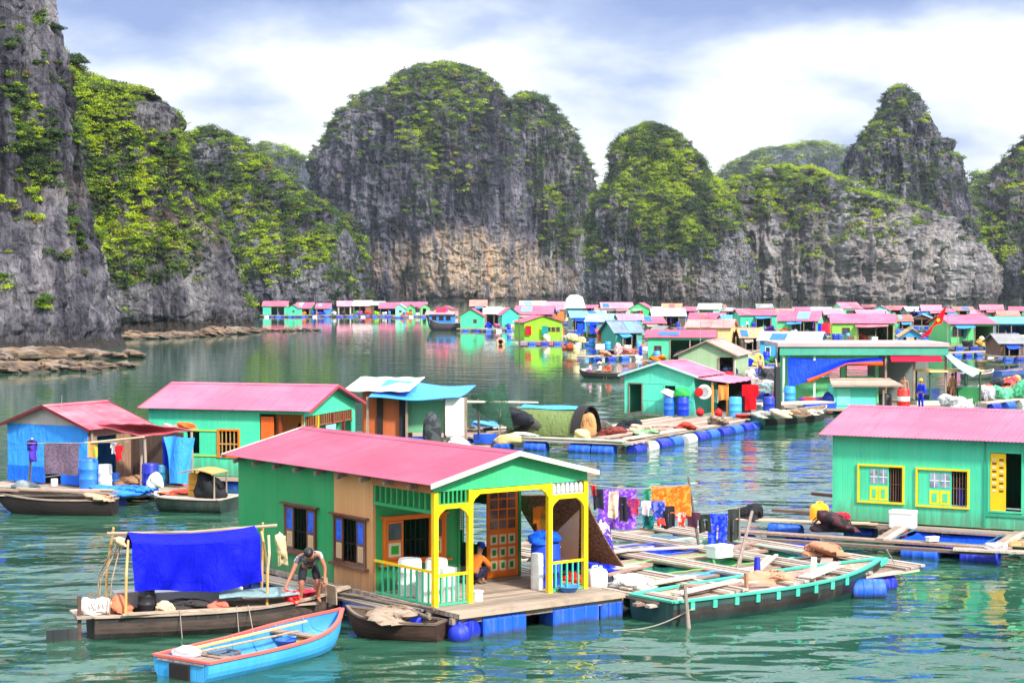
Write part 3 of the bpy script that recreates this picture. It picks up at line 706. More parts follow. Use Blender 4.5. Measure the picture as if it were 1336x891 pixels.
K_LEFT = karst(228, [(460, -420), (200, -380), (-60, -320), (-160, -200)],
      [(462, 158), (420, 146), (370, 128), (300, 110), (240, 100), (190, 93), (130, 84), (80, 78), (50, 70), (20, 64), (-20, 58), (-80, 30), (-140, -40), (-165, -120)],
      'dark fluted cliff at the left edge', 0.55, 480, 340, 51, 0.42, 1.5, dict(warm=0.15, at=(90, 250, 50), wash=1.0, tint=(1.05, 1.03, 1.08)), n_exp=2.6,
      veg=dict(n=1500, rad=0.85, cards=80, size=0.30, bias=-0.75, bright=0.08, hw=0.25,
               patches=[(40, 210, 40, 0.2, 0.8), (25, 130, 30, 0.1, 0.7), (95, 100, 22, 0.2, 1.1), (110, 170, 18, 0.5, 1.2), (58, 398, 13, 0.5, 2.2), (15, 180, 22, 0.4, 0.7), (6, 365, 10, 0.5, 1.4), (115, 305, 20, 0.3, 0.9), (30, 40, 25, 0.1, 0.5), (70, 330, 25, 0.0, 0.4)],
               bare=[(60, 430, 100, 30, 1.5)]))

karst(318, [(300, 168), (230, 176), (190, 182), (160, 186), (142, 190), (130, 195)], [(300, 245), (230, 238), (190, 236), (178, 232), (168, 228), (160, 231), (150, 229), (142, 222), (134, 212), (126, 204), (118, 201)],
      'jagged dark crag on the left skyline', 0.5, 130, 130, 54, 1.25, 1.6, dict(wash=0.0, tint=(0.7, 0.7, 0.85)), n_exp=2.0,
      veg=dict(n=500, rad=0.8, cards=40, size=0.36, bias=-0.1, bright=0.02, hw=0.4))
def surf_at(p, px, py):
    q = p.reshape(-1, 3); u = CX + F * q[:, 0] / q[:, 1]; v = YH - F * (q[:, 2] - CH) / q[:, 1]
    d = (u - px) ** 2 + (v - py) ** 2 + (q[:, 1] - q[:, 1].min()) * 0.5
    return Vector(q[int(np.argmin(d))])
def bush(label, p, r, tone, seed, nclump=26, cat='bush', name='bush', sq=0.75):
    """a single shrub: many leafy clumps on forking stems"""
    t = thing(name, label, cat, p); g = np.random.default_rng(seed)
    d = g.normal(size=(nclump, 3)); d /= np.linalg.norm(d, axis=1, keepdims=True); d[:, 2] = np.abs(d[:, 2]) * sq
    pts = d * (r * g.uniform(0.35, 0.9, (nclump, 1))) + np.array([0, 0, r * 0.35])
    tn = np.array(tone)[None] * g.uniform(0.6, 1.3, (nclump, 1))
    o = foliage('crown', pts, r * g.uniform(0.28, 0.46, nclump), tn, 80, 0.26, None, seed); o.parent = t; del o['kind']
    mb = MB()
    for k in range(6):
        e = Vector(pts[k]); mb.tube([Vector((0, 0.3 * r, -0.4 * r)), e * 0.45 + Vector((0.1 * r, 0, 0)), e], [r * 0.06, r * 0.04, r * 0.015], 6)
    mb.build('stem', wood((0.16, 0.12, 0.09, 1)), t); return t
bush('round green bush alone on the grey face of the left cliff', surf_at(K_LEFT, 57, 400), 1.35, (0.075, 0.15, 0.016), 1)
bush('small bush on the left cliff at the picture edge, level with the round bush', surf_at(K_LEFT, 6, 366), 0.85, (0.07, 0.14, 0.016), 2)
bush('dark tree crown standing out from the top of the left cliff', surf_at(K_LEFT, 76, 46), 1.2, (0.022, 0.05, 0.014), 3, 22, 'tree', 'tree')
bush('wide dark tree crown on the shoulder where the green slope begins', surf_at(K_CRAG, 100, 92), 2.2, (0.03, 0.065, 0.014), 4, 30, 'tree', 'tree')
bush('lone small tree on the skyline between the two left crags', surf_at(K_CRAG, 148, 112), 1.0, (0.045, 0.09, 0.016), 5, 16, 'tree', 'tree')
bush('bright yellow green tree on the hill at the right edge', surf_at(K_RIGHT, 1286, 312), 7.0, (0.23, 0.34, 0.02), 6, 40, 'tree', 'tree')
# rock ledges at the foot of the left shore
def ledge(label, row, seed, rock):
    mb = MB(); g_ = random.Random(seed)
    for (px, py, rx, rz, n) in row:
        c = P(px, py, 0)
        for q in range(n):
            x = c.x + g_.gauss(0, rx * 0.7); y = c.y + g_.gauss(0, rx * 0.35); r_ = rz * g_.uniform(0.3, 0.85)
            mb.blob((x, y, r_ * 0.25), (r_ * g_.uniform(1.2, 3.0), r_ * g_.uniform(0.9, 1.6), r_ * g_.uniform(0.4, 0.8)), 16, 10, 0.42, g_.randint(0, 9999))
    o = mb.build('rocky_shore', rock, smooth=12); return tag(o, label, kind='structure')
def shore_rock():
    m = NT('shore_rock'); a = m.noise(m.map((0.7, 0.7, 2.2)), 1.0, 7, 0.65, 0.5); b = m.noise(m.map((0.25, 0.25, 0.4)), 1.0, 5)
    o = m.sep(m.tc.outputs['Object']); col = m.mix(m.rng(a, 0.36, 0.66), (0.035, 0.024, 0.018, 1), (0.24, 0.15, 0.085, 1)); col = m.mix(m.rng(b, 0.5, 0.72, 0, 0.6), col, (0.30, 0.27, 0.25, 1))
    h = m.math('ADD', o[2], m.math('MULTIPLY', a, 0.6)); col = m.mix(m.rng(h, 0.45, 0.85, 0.85, 0.0), col, (0.035, 0.025, 0.02, 1))
    m.base(col); m.rough(0.8); m.bump(a, 0.8, 0.25); return m.m
M_SHORE = shore_rock()
ledge('brown rock ledge at the foot of the left cliff', [(0, 486, 2.4, 1.0, 26), (35, 484, 2.4, 0.95, 26), (70, 482, 2.2, 0.85, 24), (105, 480, 2.0, 0.75, 20), (138, 479, 1.7, 0.6, 14), (160, 479, 1.2, 0.45, 9), (15, 470, 3.0, 1.3, 22), (55, 468, 3.0, 1.2, 20), (95, 467, 2.6, 1.1, 18), (125, 467, 2.2, 0.9, 14), (-30, 482, 3, 1.2, 18)], 5, M_SHORE)
ledge('dark tide ledge along the green slope shore', [(170, 442, 3.2, 0.9, 18), (200, 441, 3.2, 0.9, 18), (230, 440, 3.2, 0.9, 18), (260, 438, 3.2, 0.9, 18), (290, 436, 3.0, 1.0, 18), (315, 434, 2.4, 1.2, 16)], 6, M_SHORE)
ledge('low rock spit running out from the left shore', [(340, 432, 2.2, 0.8, 9), (362, 432, 2.2, 0.65, 9), (385, 431.5, 2.0, 0.6, 8), (405, 431.5, 1.4, 0.45, 6)], 7, M_SHORE)
# ------------------------------------------------------------ colours
MINT = A(62, 196, 140, 0.95); GREEN = A(38, 158, 88, 0.95); TEAL = A(66, 205, 165, 0.95); JADE = A(72, 208, 140, 0.95)
LIME = A(140, 215, 20, 0.95); SKYB = A(60, 160, 225, 0.9); ROYAL = A(10, 50, 215, 1.0); CYANB = A(40, 140, 220, 0.9)
YEL = A(250, 208, 12, 1.0); ORANGE = A(240, 118, 18, 0.95); RED = A(215, 25, 35, 0.9); CRIM = A(185, 25, 40, 0.9)
PINK = A(212, 92, 132, 0.75); PALEPINK = A(235, 145, 170, 0.75); ROSE = A(220, 95, 128, 0.75); PEACH = A(250, 205, 140, 0.9)
WHITE = A(240, 240, 235, 0.85); CREAM = A(240, 225, 190, 0.85); GREY = A(150, 150, 150, 0.8); BLACK = (0.015, 0.015, 0.018, 1); DARK = (0.03, 0.025, 0.025, 1)
KHAKI = A(165, 190, 150, 0.85); TAN = A(205, 160, 110, 0.85); BROWN = A(110, 70, 45, 0.85); PURPLE = A(120, 60, 190, 0.9)
M_DARK = flat(DARK, 0.9, 0.1); M_GLASS = glass()
M_DECK = boards(); M_DECKX = boards(axis=1); M_WOOD = wood(); M_WOODY = wood(axis=1); M_WOODZ = wood(axis=2)
M_BLUEDRUM = plastic(A(20, 95, 225, 0.9), 0.45, 0.45, True); M_DEEPDRUM = plastic(A(8, 42, 190, 0.9), 0.45, 0.45, True)
_labels = {}
def uniq(label):
    _labels[label] = _labels.get(label, 0) + 1
    return label

# ------------------------------------------------------------ house parts
def roof_parts(root, W, L, eave, ridge, ovl, ovr, ovf, ovb, mat, trim=None, pitch=0.16, amp=0.013, cap=True, ridge_x=0.0):
    """two corrugated sheets, a ridge cap and barge boards; ridge runs along local y"""
    mb = MB(); n = max(8, int((L + ovf + ovb) / pitch * 4))
    sl = (ridge - eave) / (W / 2)
    for sgn, ov in ((-1, ovl), (1, ovr)):
        def fn(u, v, sgn=sgn, ov=ov):
            y = -ovf + u * (L + ovf + ovb); x = v * (W / 2 + ov)
            return (sgn * x, y, ridge - sl * x + amp * math.sin(2 * math.pi * y / pitch) + 0.02)
        mb.sheet(fn, n, 3, 0.012)
    r = mb.build('roof', mat, root)
    if cap:
        c = MB(); 
        c.prism([(-0.16, -ovf - 0.01, ridge - 0.005), (0, -ovf - 0.01, ridge + 0.055), (0.16, -ovf - 0.01, ridge - 0.005), (0, -ovf - 0.01, ridge + 0.04)], (0, L + ovf + ovb + 0.02, 0))
        c.build('ridge_cap', mat, r)
    if trim is not None:
        for y in (-ovf - 0.03, L + ovb + 0.005):
            t = MB()
            for sgn, ov in ((-1, ovl), (1, ovr)):
                x = sgn * (W / 2 + ov)
                zt = ridge - sl * abs(x)
                t.prism([(0, y, ridge - 0.06), (x, y, zt - 0.06), (x, y, zt + 0.045), (0, y, ridge + 0.05)], (0, 0.024, 0))
            t.build('barge_board', trim, r)
    return r
def wall_grid(mb, fc, U, z0, z1, t, ops=(), u0=0.0):
    us = sorted({u0, U, *[o[0] for o in ops], *[o[1] for o in ops]}); zs = sorted({z0, z1, *[o[2] for o in ops], *[o[3] for o in ops]})
    for a, b in zip(us, us[1:]):
        run = None
        for c, d in zip(zs, zs[1:]):
            hole = any(o[0] <= a + 1e-6 and b <= o[1] + 1e-6 and o[2] <= c + 1e-6 and d <= o[3] + 1e-6 for o in ops)
            if hole:
                if run: mb.fbox(fc, a, b, -t, 0, run[0], run[1]); run = None
            else: run = (run[0], d) if run else (c, d)
        if run: mb.fbox(fc, a, b, -t, 0, run[0], run[1])
def gable_walls(root, W, L, floor, eave, ridge, mat, ops={}, t=0.06, sides=('front', 'back', 'left', 'right'), name='wall', slope_ridge=None):
    mb = MB()
    for s in sides:
        fc = face_of(s, W, L)
        if s in ('front', 'back'):
            wall_grid(mb, fc, W, floor, eave, t, ops.get(s, ()))
            mb.prism([fc(0, 0, eave), fc(W, 0, eave), fc(W / 2, 0, ridge - 0.02)], Vector(fc(0, -t, 0)) - Vector(fc(0, 0, 0)))
        else:
            wall_grid(mb, fc, L - t, floor, eave, t, ops.get(s, ()), u0=t)
    return mb.build(name, mat, root)
def frame_part(root, fc, u0, u1, z0, z1, mat, w=0.06, out=0.035, sill=None, name='window_frame', top=None):
    mb = MB()
    mb.fbox(fc, u0 - w, u0, -0.03, out, z0 - w, z1 + w); mb.fbox(fc, u1, u1 + w, -0.03, out, z0 - w, z1 + w)
    mb.fbox(fc, u0, u1, -0.03, out, z1, z1 + w); mb.fbox(fc, u0, u1, -0.03, out, z0 - w, z0)
    if sill: mb.fbox(fc, u0 - w - sill, u1 + w + sill, -0.02, out + 0.07, z0 - w - 0.045, z0 - w - 0.002)
    if top: mb.fbox(fc, u0 - w - top, u1 + w + top, -0.02, out + 0.05, z1 + w + 0.002, z1 + w + 0.04)
    return mb.build(name, mat, root)
def drum(name, c, length, r, axis, mat, parent=None, n=18):
    """plastic barrel lying down, with its rolling hoops"""
    h = length / 2
    prof = [(r * 0.86, -h), (r * 0.97, -h + 0.03), (r, -h + 0.08), (r, -h * 0.36), (r * 1.045, -h * 0.32), (r * 1.045, -h * 0.27), (r, -h * 0.23), (r, h * 0.23), (r * 1.045, h * 0.27), (r * 1.045, h * 0.32), (r, h * 0.36), (r, h - 0.08), (r * 0.97, h - 0.03), (r * 0.86, h)]
    mb = MB(); mb.lathe((0, 0, 0), prof, n, axis)
    o = mb.build(name, mat, parent, smooth=35); o.location = c; return o
def barrel(label, loc, mat, h=0.92, r=0.29, lid=None, group=None, tilt=0.0):
    t = thing('barrel', uniq(label), 'barrel', loc, random.uniform(0, 6), group)
    prof = [(r * 0.9, 0), (r, 0.03), (r, h * 0.3), (r * 1.05, h * 0.33), (r * 1.05, h * 0.36), (r, h * 0.39), (r, h * 0.62), (r * 1.05, h * 0.65), (r * 1.05, h * 0.68), (r, h * 0.71), (r, h * 0.93), (r * 0.9, h), (r * 0.84, h), (r * 0.83, h - 0.03)]
    MB().lathe((0, 0, 0), prof, 18).build('body', mat, t, smooth=35)
    MB().lathe((0, 0, h - 0.028), [(r * 0.82, 0), (r * 0.82, 0.02), (r * 0.5, 0.03)], 18).build('lid', lid or mat, t, smooth=35)
    return t
def jug(label, loc, mat, s=1.0, cap=None, rot=None, group=None):
    t = thing('jerrycan', uniq(label), 'jerrycan', loc, random.uniform(0, 6) if rot is None else rot, group)
    mb = MB()
    w, d, h = 0.17 * s, 0.12 * s, 0.36 * s
    rings = [(0.86, 0), (1, 0.03 * s), (1, h * 0.78), (0.82, h * 0.93), (0.45, h)]
    vs, fs = [], []
    for k, z in rings:
        for (x, y) in ((-1, -0.8), (-0.8, -1), (0.8, -1), (1, -0.8), (1, 0.8), (0.8, 1), (-0.8, 1), (-1, 0.8)): vs.append((x * w * k, y * d * k, z))
    for i in range(len(rings) - 1):
        for j in range(8): fs.append((i * 8 + j, i * 8 + (j + 1) % 8, (i + 1) * 8 + (j + 1) % 8, (i + 1) * 8 + j))
    fs.append(tuple(range(7, -1, -1))); fs.append(tuple(range(32, 40)))
    mb.add(vs, fs); mb.build('body', mat, t, smooth=50)
    MB().lathe((w * 0.45, 0, h * 0.9), [(0.03 * s, 0), (0.03 * s, 0.07 * s)], 10).build('cap', cap or M_BLUEDRUM, t)
    MB().tube([(-w * 0.6, 0, h * 0.9), (-w * 0.5, 0, h * 1.08), (0.0, 0, h * 1.1), (w * 0.12, 0, h * 0.97)], 0.018 * s, 6).build('handle', mat, t, smooth=60)
    return t
def crate(label, loc, mat, w=0.55, d=0.4, h=0.32, rot=0.0, slats=True, name='crate', group=None):
    t = tag(MB().build(name, mat), uniq(label), name.replace('_', ' '), group)
    mb = MB(); e = 0.02
    for k in range(4):
        z0, z1 = h * k / 4 + 0.006, h * (k + 1) / 4 - 0.012
        mb.box(-w / 2, w / 2, -d / 2, -d / 2 + e, z0, z1); mb.box(-w / 2, w / 2, d / 2 - e, d / 2, z0, z1)
        mb.box(-w / 2, -w / 2 + e, -d / 2 + e, d / 2 - e, z0, z1); mb.box(w / 2 - e, w / 2, -d / 2 + e, d / 2 - e, z0, z1)
    for x in (-1, 1):
        for y in (-1, 1): mb.box(x * (w / 2 - 0.028) - 0.028, x * (w / 2 - 0.028) + 0.028, y * (d / 2 - 0.04) - 0.012, y * (d / 2 - 0.04) + 0.012, 0, h)
    mb.box(-w / 2 + e, w / 2 - e, -d / 2 + e, d / 2 - e, 0.0, 0.02)
    bpy.data.objects.remove(t)
    o = mb.build(name, mat); o.location = loc; o.rotation_euler = (0, 0, rot); return tag(o, label, name.replace('_', ' '), group)
def foam_box(label, loc, w=0.6, d=0.42, h=0.36, rot=0.0, mat=None, group=None):
    t = thing('foam_box', uniq(label), 'foam box', loc, rot, group); m = mat or plastic(WHITE, 0.6, 0.25)
    def rb(x, y, z0, z1, c):
        p = [(-x + c, -y), (x - c, -y), (x, -y + c), (x, y - c), (x - c, y), (-x + c, y), (-x, y - c), (-x, -y + c)]
        return [(a, b, z0) for a, b in p]
    MB().prism(rb(w / 2, d / 2, 0, 0, 0.03), (0, 0, h * 0.84)).build('body', m, t)
    MB().prism(rb(w / 2 + 0.012, d / 2 + 0.012, h * 0.845, 0, 0.03), (0, 0, h * 0.155)).build('lid', m, t)
    return t
def basin(label, loc, mat, r=0.3, h=0.16, name='basin'):
    mb = MB(); mb.lathe((0, 0, 0), [(r * 0.62, 0), (r * 0.7, 0.01), (r * 0.96, h * 0.92), (r * 1.05, h), (r * 1.04, h + 0.012), (r * 0.92, h * 0.93), (r * 0.62, 0.03)], 18)
    o = mb.build(name, mat, smooth=50); o.location = loc; return tag(o, uniq(label), name)
def heap(label, loc, r, mat, seed=1, name='net_heap', cat='net', amp=0.2, rot=0.0):
    """a bundled net: lumpy mound with loose folds over it"""
    mb = MB(); mb.blob((0, 0, r[2] * 0.45), r, 26, 16, amp, seed, 0.0); g = random.Random(seed)
    for k in range(26):
        a = g.uniform(0, 6.28); b = a + g.uniform(0.5, 1.6); pts = []
        for i in range(9):
            q = a + (b - a) * i / 8; w = math.sin(math.pi * i / 8)
            el = g.uniform(0.15, 0.3) + w * g.uniform(0.4, 1.0)
            pts.append((math.cos(q) * r[0] * 0.97 * math.cos(el), math.sin(q) * r[1] * 0.97 * math.cos(el), max(0.02, r[2] * 0.45 + math.sin(el) * r[2] * 0.98)))
        mb.tube(pts, g.uniform(0.008, 0.02), 4, False)
    o = mb.build(name, mat, smooth=60); o.location = loc; o.rotation_euler = (0, 0, rot); return tag(o, uniq(label), cat)
def buoy(label, loc, mat, r=0.2, name='buoy', group=None):
    mb = MB(); mb.lathe((0, 0, 0), [(0.02, -r), (r * 0.5, -r * 0.87), (r * 0.87, -r * 0.5), (r, 0), (r * 0.87, r * 0.5), (r * 0.5, r * 0.87), (r * 0.2, r * 0.98), (r * 0.14, r * 1.2), (r * 0.05, r * 1.22)], 16)
    o = mb.build(name, mat, smooth=40); o.location = loc; return tag(o, uniq(label), name, group)
def planks(label, a, b, w, mat=None, n=3, name='plank_walkway', cat='walkway', z_t=0.05, seed=1, gap=0.02):
    """a run of loose boards from a to b, w wide"""
    a, b = Vector(a), Vector(b); g = random.Random(seed); mb = MB(); d = (b - a).normalized(); s = Vector((-d.y, d.x, 0)); pw = w / n; L = (b - a).length
    for k in range(n):
        o = s * ((k + 0.5) * pw - w / 2); e0, e1 = g.uniform(-0.25, 0.2), g.uniform(-0.2, 0.25)
        wob = s * g.uniform(-0.03, 0.03); zz = Vector((0, 0, g.uniform(-0.012, 0.012)))
        c = (a + b) / 2
        mb.beam(a + d * e0 + o - c + zz, b + d * e1 + o + wob - c - zz, pw - gap, z_t * g.uniform(0.8, 1.1))
    ob = mb.build(name, mat or M_WOOD); ob.location = (a + b) / 2; return tag(ob, uniq(label), cat)
def pole(label, a, b, r=0.03, mat=None, name='pole', cat='pole', bend=0.0):
    a, b = Vector(a), Vector(b); c = (a + b) / 2; n = 7; g = random.Random(hash(label) & 0xffff)
    off = Vector((g.uniform(-1, 1), g.uniform(-1, 1), 0)) * bend
    pts = [a.lerp(b, i / (n - 1)) - c + off * math.sin(math.pi * i / (n - 1)) for i in range(n)]
    o = MB().tube(pts, [r * (1.1 - 0.35 * i / (n - 1)) for i in range(n)], 7).build(name, mat or M_WOODZ, smooth=50); o.location = c
    return tag(o, uniq(label), cat)
def rope(label, a, b, sag=0.3, r=0.012, mat=None, name='rope'):
    a, b = Vector(a), Vector(b); c = (a + b) / 2
    pts = [a.lerp(b, i / 14) - c - Vector((0, 0, sag * math.sin(math.pi * i / 14))) for i in range(15)]
    o = MB().tube(pts, r, 5).build(name, mat or flat((0.35, 0.30, 0.24, 1), 0.9, 0.1), smooth=60); o.location = c; return tag(o, uniq(label), 'rope')
def garment(label, p, w, h, mat, kind='cloth', yaw=0.0, seed=1, name=None):
    """hangs from its top edge at p; kinds: cloth, shirt, trousers"""
    g = random.Random(seed); ph = g.uniform(0, 6); am = 0.035
    def cl(x0, x1, z0, z1, tw=0.0):
        def fn(u, v):
            x = x0 + (x1 - x0) * u; z = z0 + (z1 - z0) * v
            d = -z / h
            return (x + tw * d * math.sin(3 * u + ph) + 0.03 * d * math.sin(7 * u + ph), am * math.sin(9 * x / w + ph + 2 * z) * (0.25 + d) + 0.03 * math.sin(5 * z + ph) * d, z + 0.025 * math.sin(6 * x / w + ph) * (1 if v > 0 else 0))
        return fn
    mb = MB()
    if kind == 'trousers':
        mb.sheet(cl(-w / 2, w / 2, 0, -h * 0.32), 8, 4, 0.02); mb.sheet(cl(-w / 2, -w * 0.04, -h * 0.32, -h), 5, 8, 0.02); mb.sheet(cl(w * 0.04, w / 2, -h * 0.32, -h * 0.97), 5, 8, 0.02)
    elif kind == 'shirt':
        mb.sheet(cl(-w * 0.33, w * 0.33, 0, -h), 8, 8, 0.02); mb.sheet(cl(-w / 2, -w * 0.33, -0.02, -h * 0.45), 3, 5, 0.02); mb.sheet(cl(w * 0.33, w / 2, -0.02, -h * 0.45), 3, 5, 0.02)
    else: mb.sheet(cl(-w / 2, w / 2, 0, -h), 12, 9, 0.012)
    nm = name or ({'cloth': 'hanging_cloth', 'shirt': 'hanging_shirt', 'trousers': 'hanging_trousers'}[kind])
    o = mb.build(nm, mat, smooth=70); o.location = p; o.rotation_euler = (0, 0, yaw); return tag(o, uniq(label), {'cloth': 'cloth', 'shirt': 'shirt', 'trousers': 'trousers'}[kind])

# ------------------------------------------------------------ boats
def boat(label, a, b, beam, depth, hull_m, gun_m, in_m, bow_rise=0.25, stern=0.6, draft=0.12, ribs=6, thwarts=2, deck=None, name='rowing_boat', cat='boat', group=None, band=None, rim=0.07, bowfrac=0.35, motor_notch=False, sternrise=0.0):
    """open wooden boat from stern point a to bow point b (on the water): hull > , gunwale, ribs, thwarts, floor"""
    a, b = Vector(a), Vector(b); d = b - a; Lb = d.length; yaw = math.atan2(d.y, d.x)
    t = thing(name, uniq(label), cat, (a.x, a.y, 0), yaw, group)
    N = 26
    def hw(s):
        if s < 0.5: k = stern + (1 - stern) * math.sin(math.pi * s)
        else: k = 1.0
        if s > 1 - bowfrac:
            q = (s - (1 - bowfrac)) / bowfrac; k *= max(0.035, (1 - q ** 2.1))
        return beam / 2 * k
    def zg(s): return depth - draft + bow_rise * max(0, (s - 0.35) / 0.65) ** 2.2 + sternrise * max(0, (0.3 - s) / 0.3) ** 2
    def zk(s): return -draft + (depth * 0.85 + bow_rise) * max(0, (s - 0.72) / 0.28) ** 2.6 * 0.9
    Q_ = [0, 0.12, 0.28, 0.45, 0.65, 0.85, 1.0]
    def sect(s, ins=0.0):
        w, g, k = hw(s) - ins, zg(s), zk(s) + ins; w = max(w, 0.012); k = min(k, g - 0.03)
        return [(s * Lb - (0 if s < 1 else ins), w * (1 - 0.42 * q ** 2.6) if q < 1 else 0.0, g + (k - g) * (q ** 0.75)) for q in Q_]
    mb = MB(); mats = [hull_m, in_m] + ([band] if band else [])
    for ins, mi in ((0.0, 0), (0.035, 1)):
        for sg in (-1, 1):
            vs = []
            for i in range(N + 1):
                for (x, y, z) in sect(i / N, ins): vs.append((x, sg * y, z))
            W = len(Q_)
            for j in range(W - 1):
                mb.m = mi if not (mi == 0 and band and 1 <= j <= 2) else 2
                fs = [(i * W + j, i * W + j + 1, (i + 1) * W + j + 1, (i + 1) * W + j) for i in range(N)]
                mb.add(vs, fs)
    mb.m = 0
    s0 = sect(0); mb.add([(x - 0.002, y, z) for x, y, z in s0] + [(x - 0.002, -y, z) for x, y, z in s0[::-1]], [tuple(range(2 * len(s0)))])
    hl = mb.build('hull', mats, t, smooth=40)
    g = MB()
    for sg in (-1, 1):
        pr = None
        for i in range(N + 1):
            s = i / N; p = Vector((s * Lb, sg * (hw(s) - 0.01), zg(s) + 0.012))
            if pr is not None: g.beam(pr, p, rim, 0.045)
            pr = p
    g.beam((0.02, -hw(0), zg(0) + 0.014), (0.02, hw(0), zg(0) + 0.014), rim, 0.045)
    g.build('gunwale', gun_m, t)
    if ribs:
        r = MB()
        for k in range(ribs):
            s = 0.1 + 0.75 * k / max(1, ribs - 1)
            for sg in (-1, 1):
                pts = [(x, sg * y, z + 0.012) for x, y, z in sect(s, 0.045)]
                r.tube(pts, 0.022, 4)
        r.build('ribs', in_m, t)
    for k in range(thwarts):
        s = 0.22 + 0.5 * k / max(1, thwarts - 1) if thwarts > 1 else 0.4
        MB().box(s * Lb - 0.12, s * Lb + 0.12, -hw(s) + 0.05, hw(s) - 0.05, zg(s) - 0.13, zg(s) - 0.095).build('thwart', deck or in_m, t)
    fl = MB()
    nb = 5
    for k in range(nb):
        y0 = -0.62 + 1.24 * k / nb; fl.box(0.06 * Lb, 0.78 * Lb, (y0 + 0.02) * hw(0.3) * 0.9, (y0 + 1.24 / nb - 0.02) * hw(0.3) * 0.9, -draft + 0.09 + 0.06 * depth, -draft + 0.12 + 0.06 * depth)
    fl.build('floor_boards', deck or in_m, t)
    t['hw'] = 0
    del t['hw']
    return t, frame(a, yaw), zg, hw, Lb

# ------------------------------------------------------------ people
def person(label, loc, yaw, pose, shirt=None, pants=None, skin=None, hair=True, hat=None, s=1.0, sleeves=True, longp=True):
    """pose: joint -> (x right, y forward, z up) in metres. One skinned body; clothes and hair are its children"""
    J = {k: Vector(v) * s for k, v in pose.items()}
    body_edges = [('pelvis', 'spine'), ('spine', 'chest'), ('chest', 'neck'), ('neck', 'chin'), ('chin', 'head'), ('head', 'crown')]
    for sd_ in 'lr':
        body_edges += [('chest', 'sh' + sd_), ('sh' + sd_, 'el' + sd_), ('el' + sd_, 'wr' + sd_), ('wr' + sd_, 'pa' + sd_), ('pelvis', 'hi' + sd_), ('hi' + sd_, 'kn' + sd_), ('kn' + sd_, 'an' + sd_), ('an' + sd_, 'to' + sd_)]
        J['pa' + sd_] = J['wr' + sd_] + (J['wr' + sd_] - J['el' + sd_]).normalized() * 0.075 * s
    up = (J['crown'] - J['neck']).normalized(); fw = J.pop('face', Vector((0, 1, 0))).normalized()
    J['chin'] = J['neck'].lerp(J['crown'], 0.42) + fw * 0.012 * s; J['head'] = J['neck'].lerp(J['crown'], 0.74)
    rad = {'pelvis': (.135, .10), 'spine': (.125, .09), 'chest': (.15, .10), 'neck': (.055, .055), 'chin': (.066, .075), 'head': (.078, .092), 'crown': (.045, .05)}
    for sd_ in 'lr': rad.update({'sh' + sd_: (.06, .06), 'el' + sd_: (.042, .042), 'wr' + sd_: (.028, .028), 'pa' + sd_: (.038, .022), 'hi' + sd_: (.09, .09), 'kn' + sd_: (.058, .058), 'an' + sd_: (.038, .038), 'to' + sd_: (.04, .028)})
    def skinned(name, edges, grow, mat, parent, extra=None, lvl=2):
        names = []; 
        for e_ in edges:
            for k in e_:
                if k not in names: names.append(k)
        me = bpy.data.meshes.new(name); vs = [J[k] for k in names]; es = [(names.index(a), names.index(b)) for a, b in edges]
        rr = [tuple((q + grow) * s for q in rad[k]) for k in names]; roots = [0]
        for ch in (extra or []):
            o = len(vs); vs += ch[0]; rr += ch[1]; es += [(o + i, o + i + 1) for i in range(len(ch[0]) - 1)]; roots.append(o)
        me.from_pydata([tuple(v) for v in vs], es, []); me.update()
        ob = bpy.data.objects.new(name, me); scene.collection.objects.link(ob)
        md = ob.modifiers.new('skin', 'SKIN'); md.use_smooth_shade = True; md.branch_smoothing = 0.4
        for i, sv in enumerate(me.skin_vertices[0].data): sv.radius = rr[i]; sv.use_root = i in roots
        sb = ob.modifiers.new('sub', 'SUBSURF'); sb.levels = sb.render_levels = lvl
        me.materials.append(mat)
        if parent is not None: ob.parent = parent
        return ob
    ex = []
    for sd_, q in (('l', -1), ('r', 1)):
        d = (J['pa' + sd_] - J['wr' + sd_]).normalized(); sv = d.cross(Vector((0, 1, 0.2)))
        sv = sv.normalized() if sv.length > 1e-3 else Vector((1, 0, 0)); bk = d.cross(sv).normalized()
        for k, ln in enumerate((0.066, 0.075, 0.07, 0.055)):
            o = J['pa' + sd_] + sv * (0.03 - 0.02 * k) * s; c = bk * 0.012 * s
            ex.append(([o, o + d * ln * 0.45 * s + c * 0.3, o + d * ln * 0.8 * s + c, o + d * ln * s + c * 2.2], [(.0095 * s,) * 2, (.009 * s,) * 2, (.008 * s,) * 2, (.006 * s,) * 2]))
        o = J['wr' + sd_].lerp(J['pa' + sd_], 0.4) + sv * 0.03 * s
        ex.append(([o, o + (sv * 0.6 + d * 0.7) * 0.035 * s, o + (sv * 0.7 + d * 1.6) * 0.035 * s], [(.011 * s,) * 2, (.010 * s,) * 2, (.007 * s,) * 2]))
    ns = J['chin'].lerp(J['head'], 0.45) + fw * 0.075 * s
    ex.append(([ns + up * 0.02 * s, ns + fw * 0.018 * s - up * 0.008 * s], [(.010 * s,) * 2, (.013 * s,) * 2]))
    sx = up.cross(fw).normalized()
    for q in (-1, 1):
        e_ = J['chin'].lerp(J['head'], 0.5) + sx * q * 0.078 * s
        ex.append(([e_ + up * 0.022 * s, e_ - up * 0.02 * s], [(.009 * s, .016 * s), (.007 * s, .011 * s)]))
    root = skinned('person', body_edges, 0.0, skin or skin_mat(), None, ex)
    root.location = loc; root.rotation_euler = (0, 0, yaw); tag(root, uniq(label), 'person')
    for q in (-1, 1):
        p = J['chin'].lerp(J['head'], 0.62) + fw * 0.073 * s + sx * q * 0.03 * s
        MB().lathe(p, [(0.002, -0.009 * s), (0.009 * s, 0), (0.002, 0.009 * s)], 8).build('eye', M_DARK, root, smooth=60)
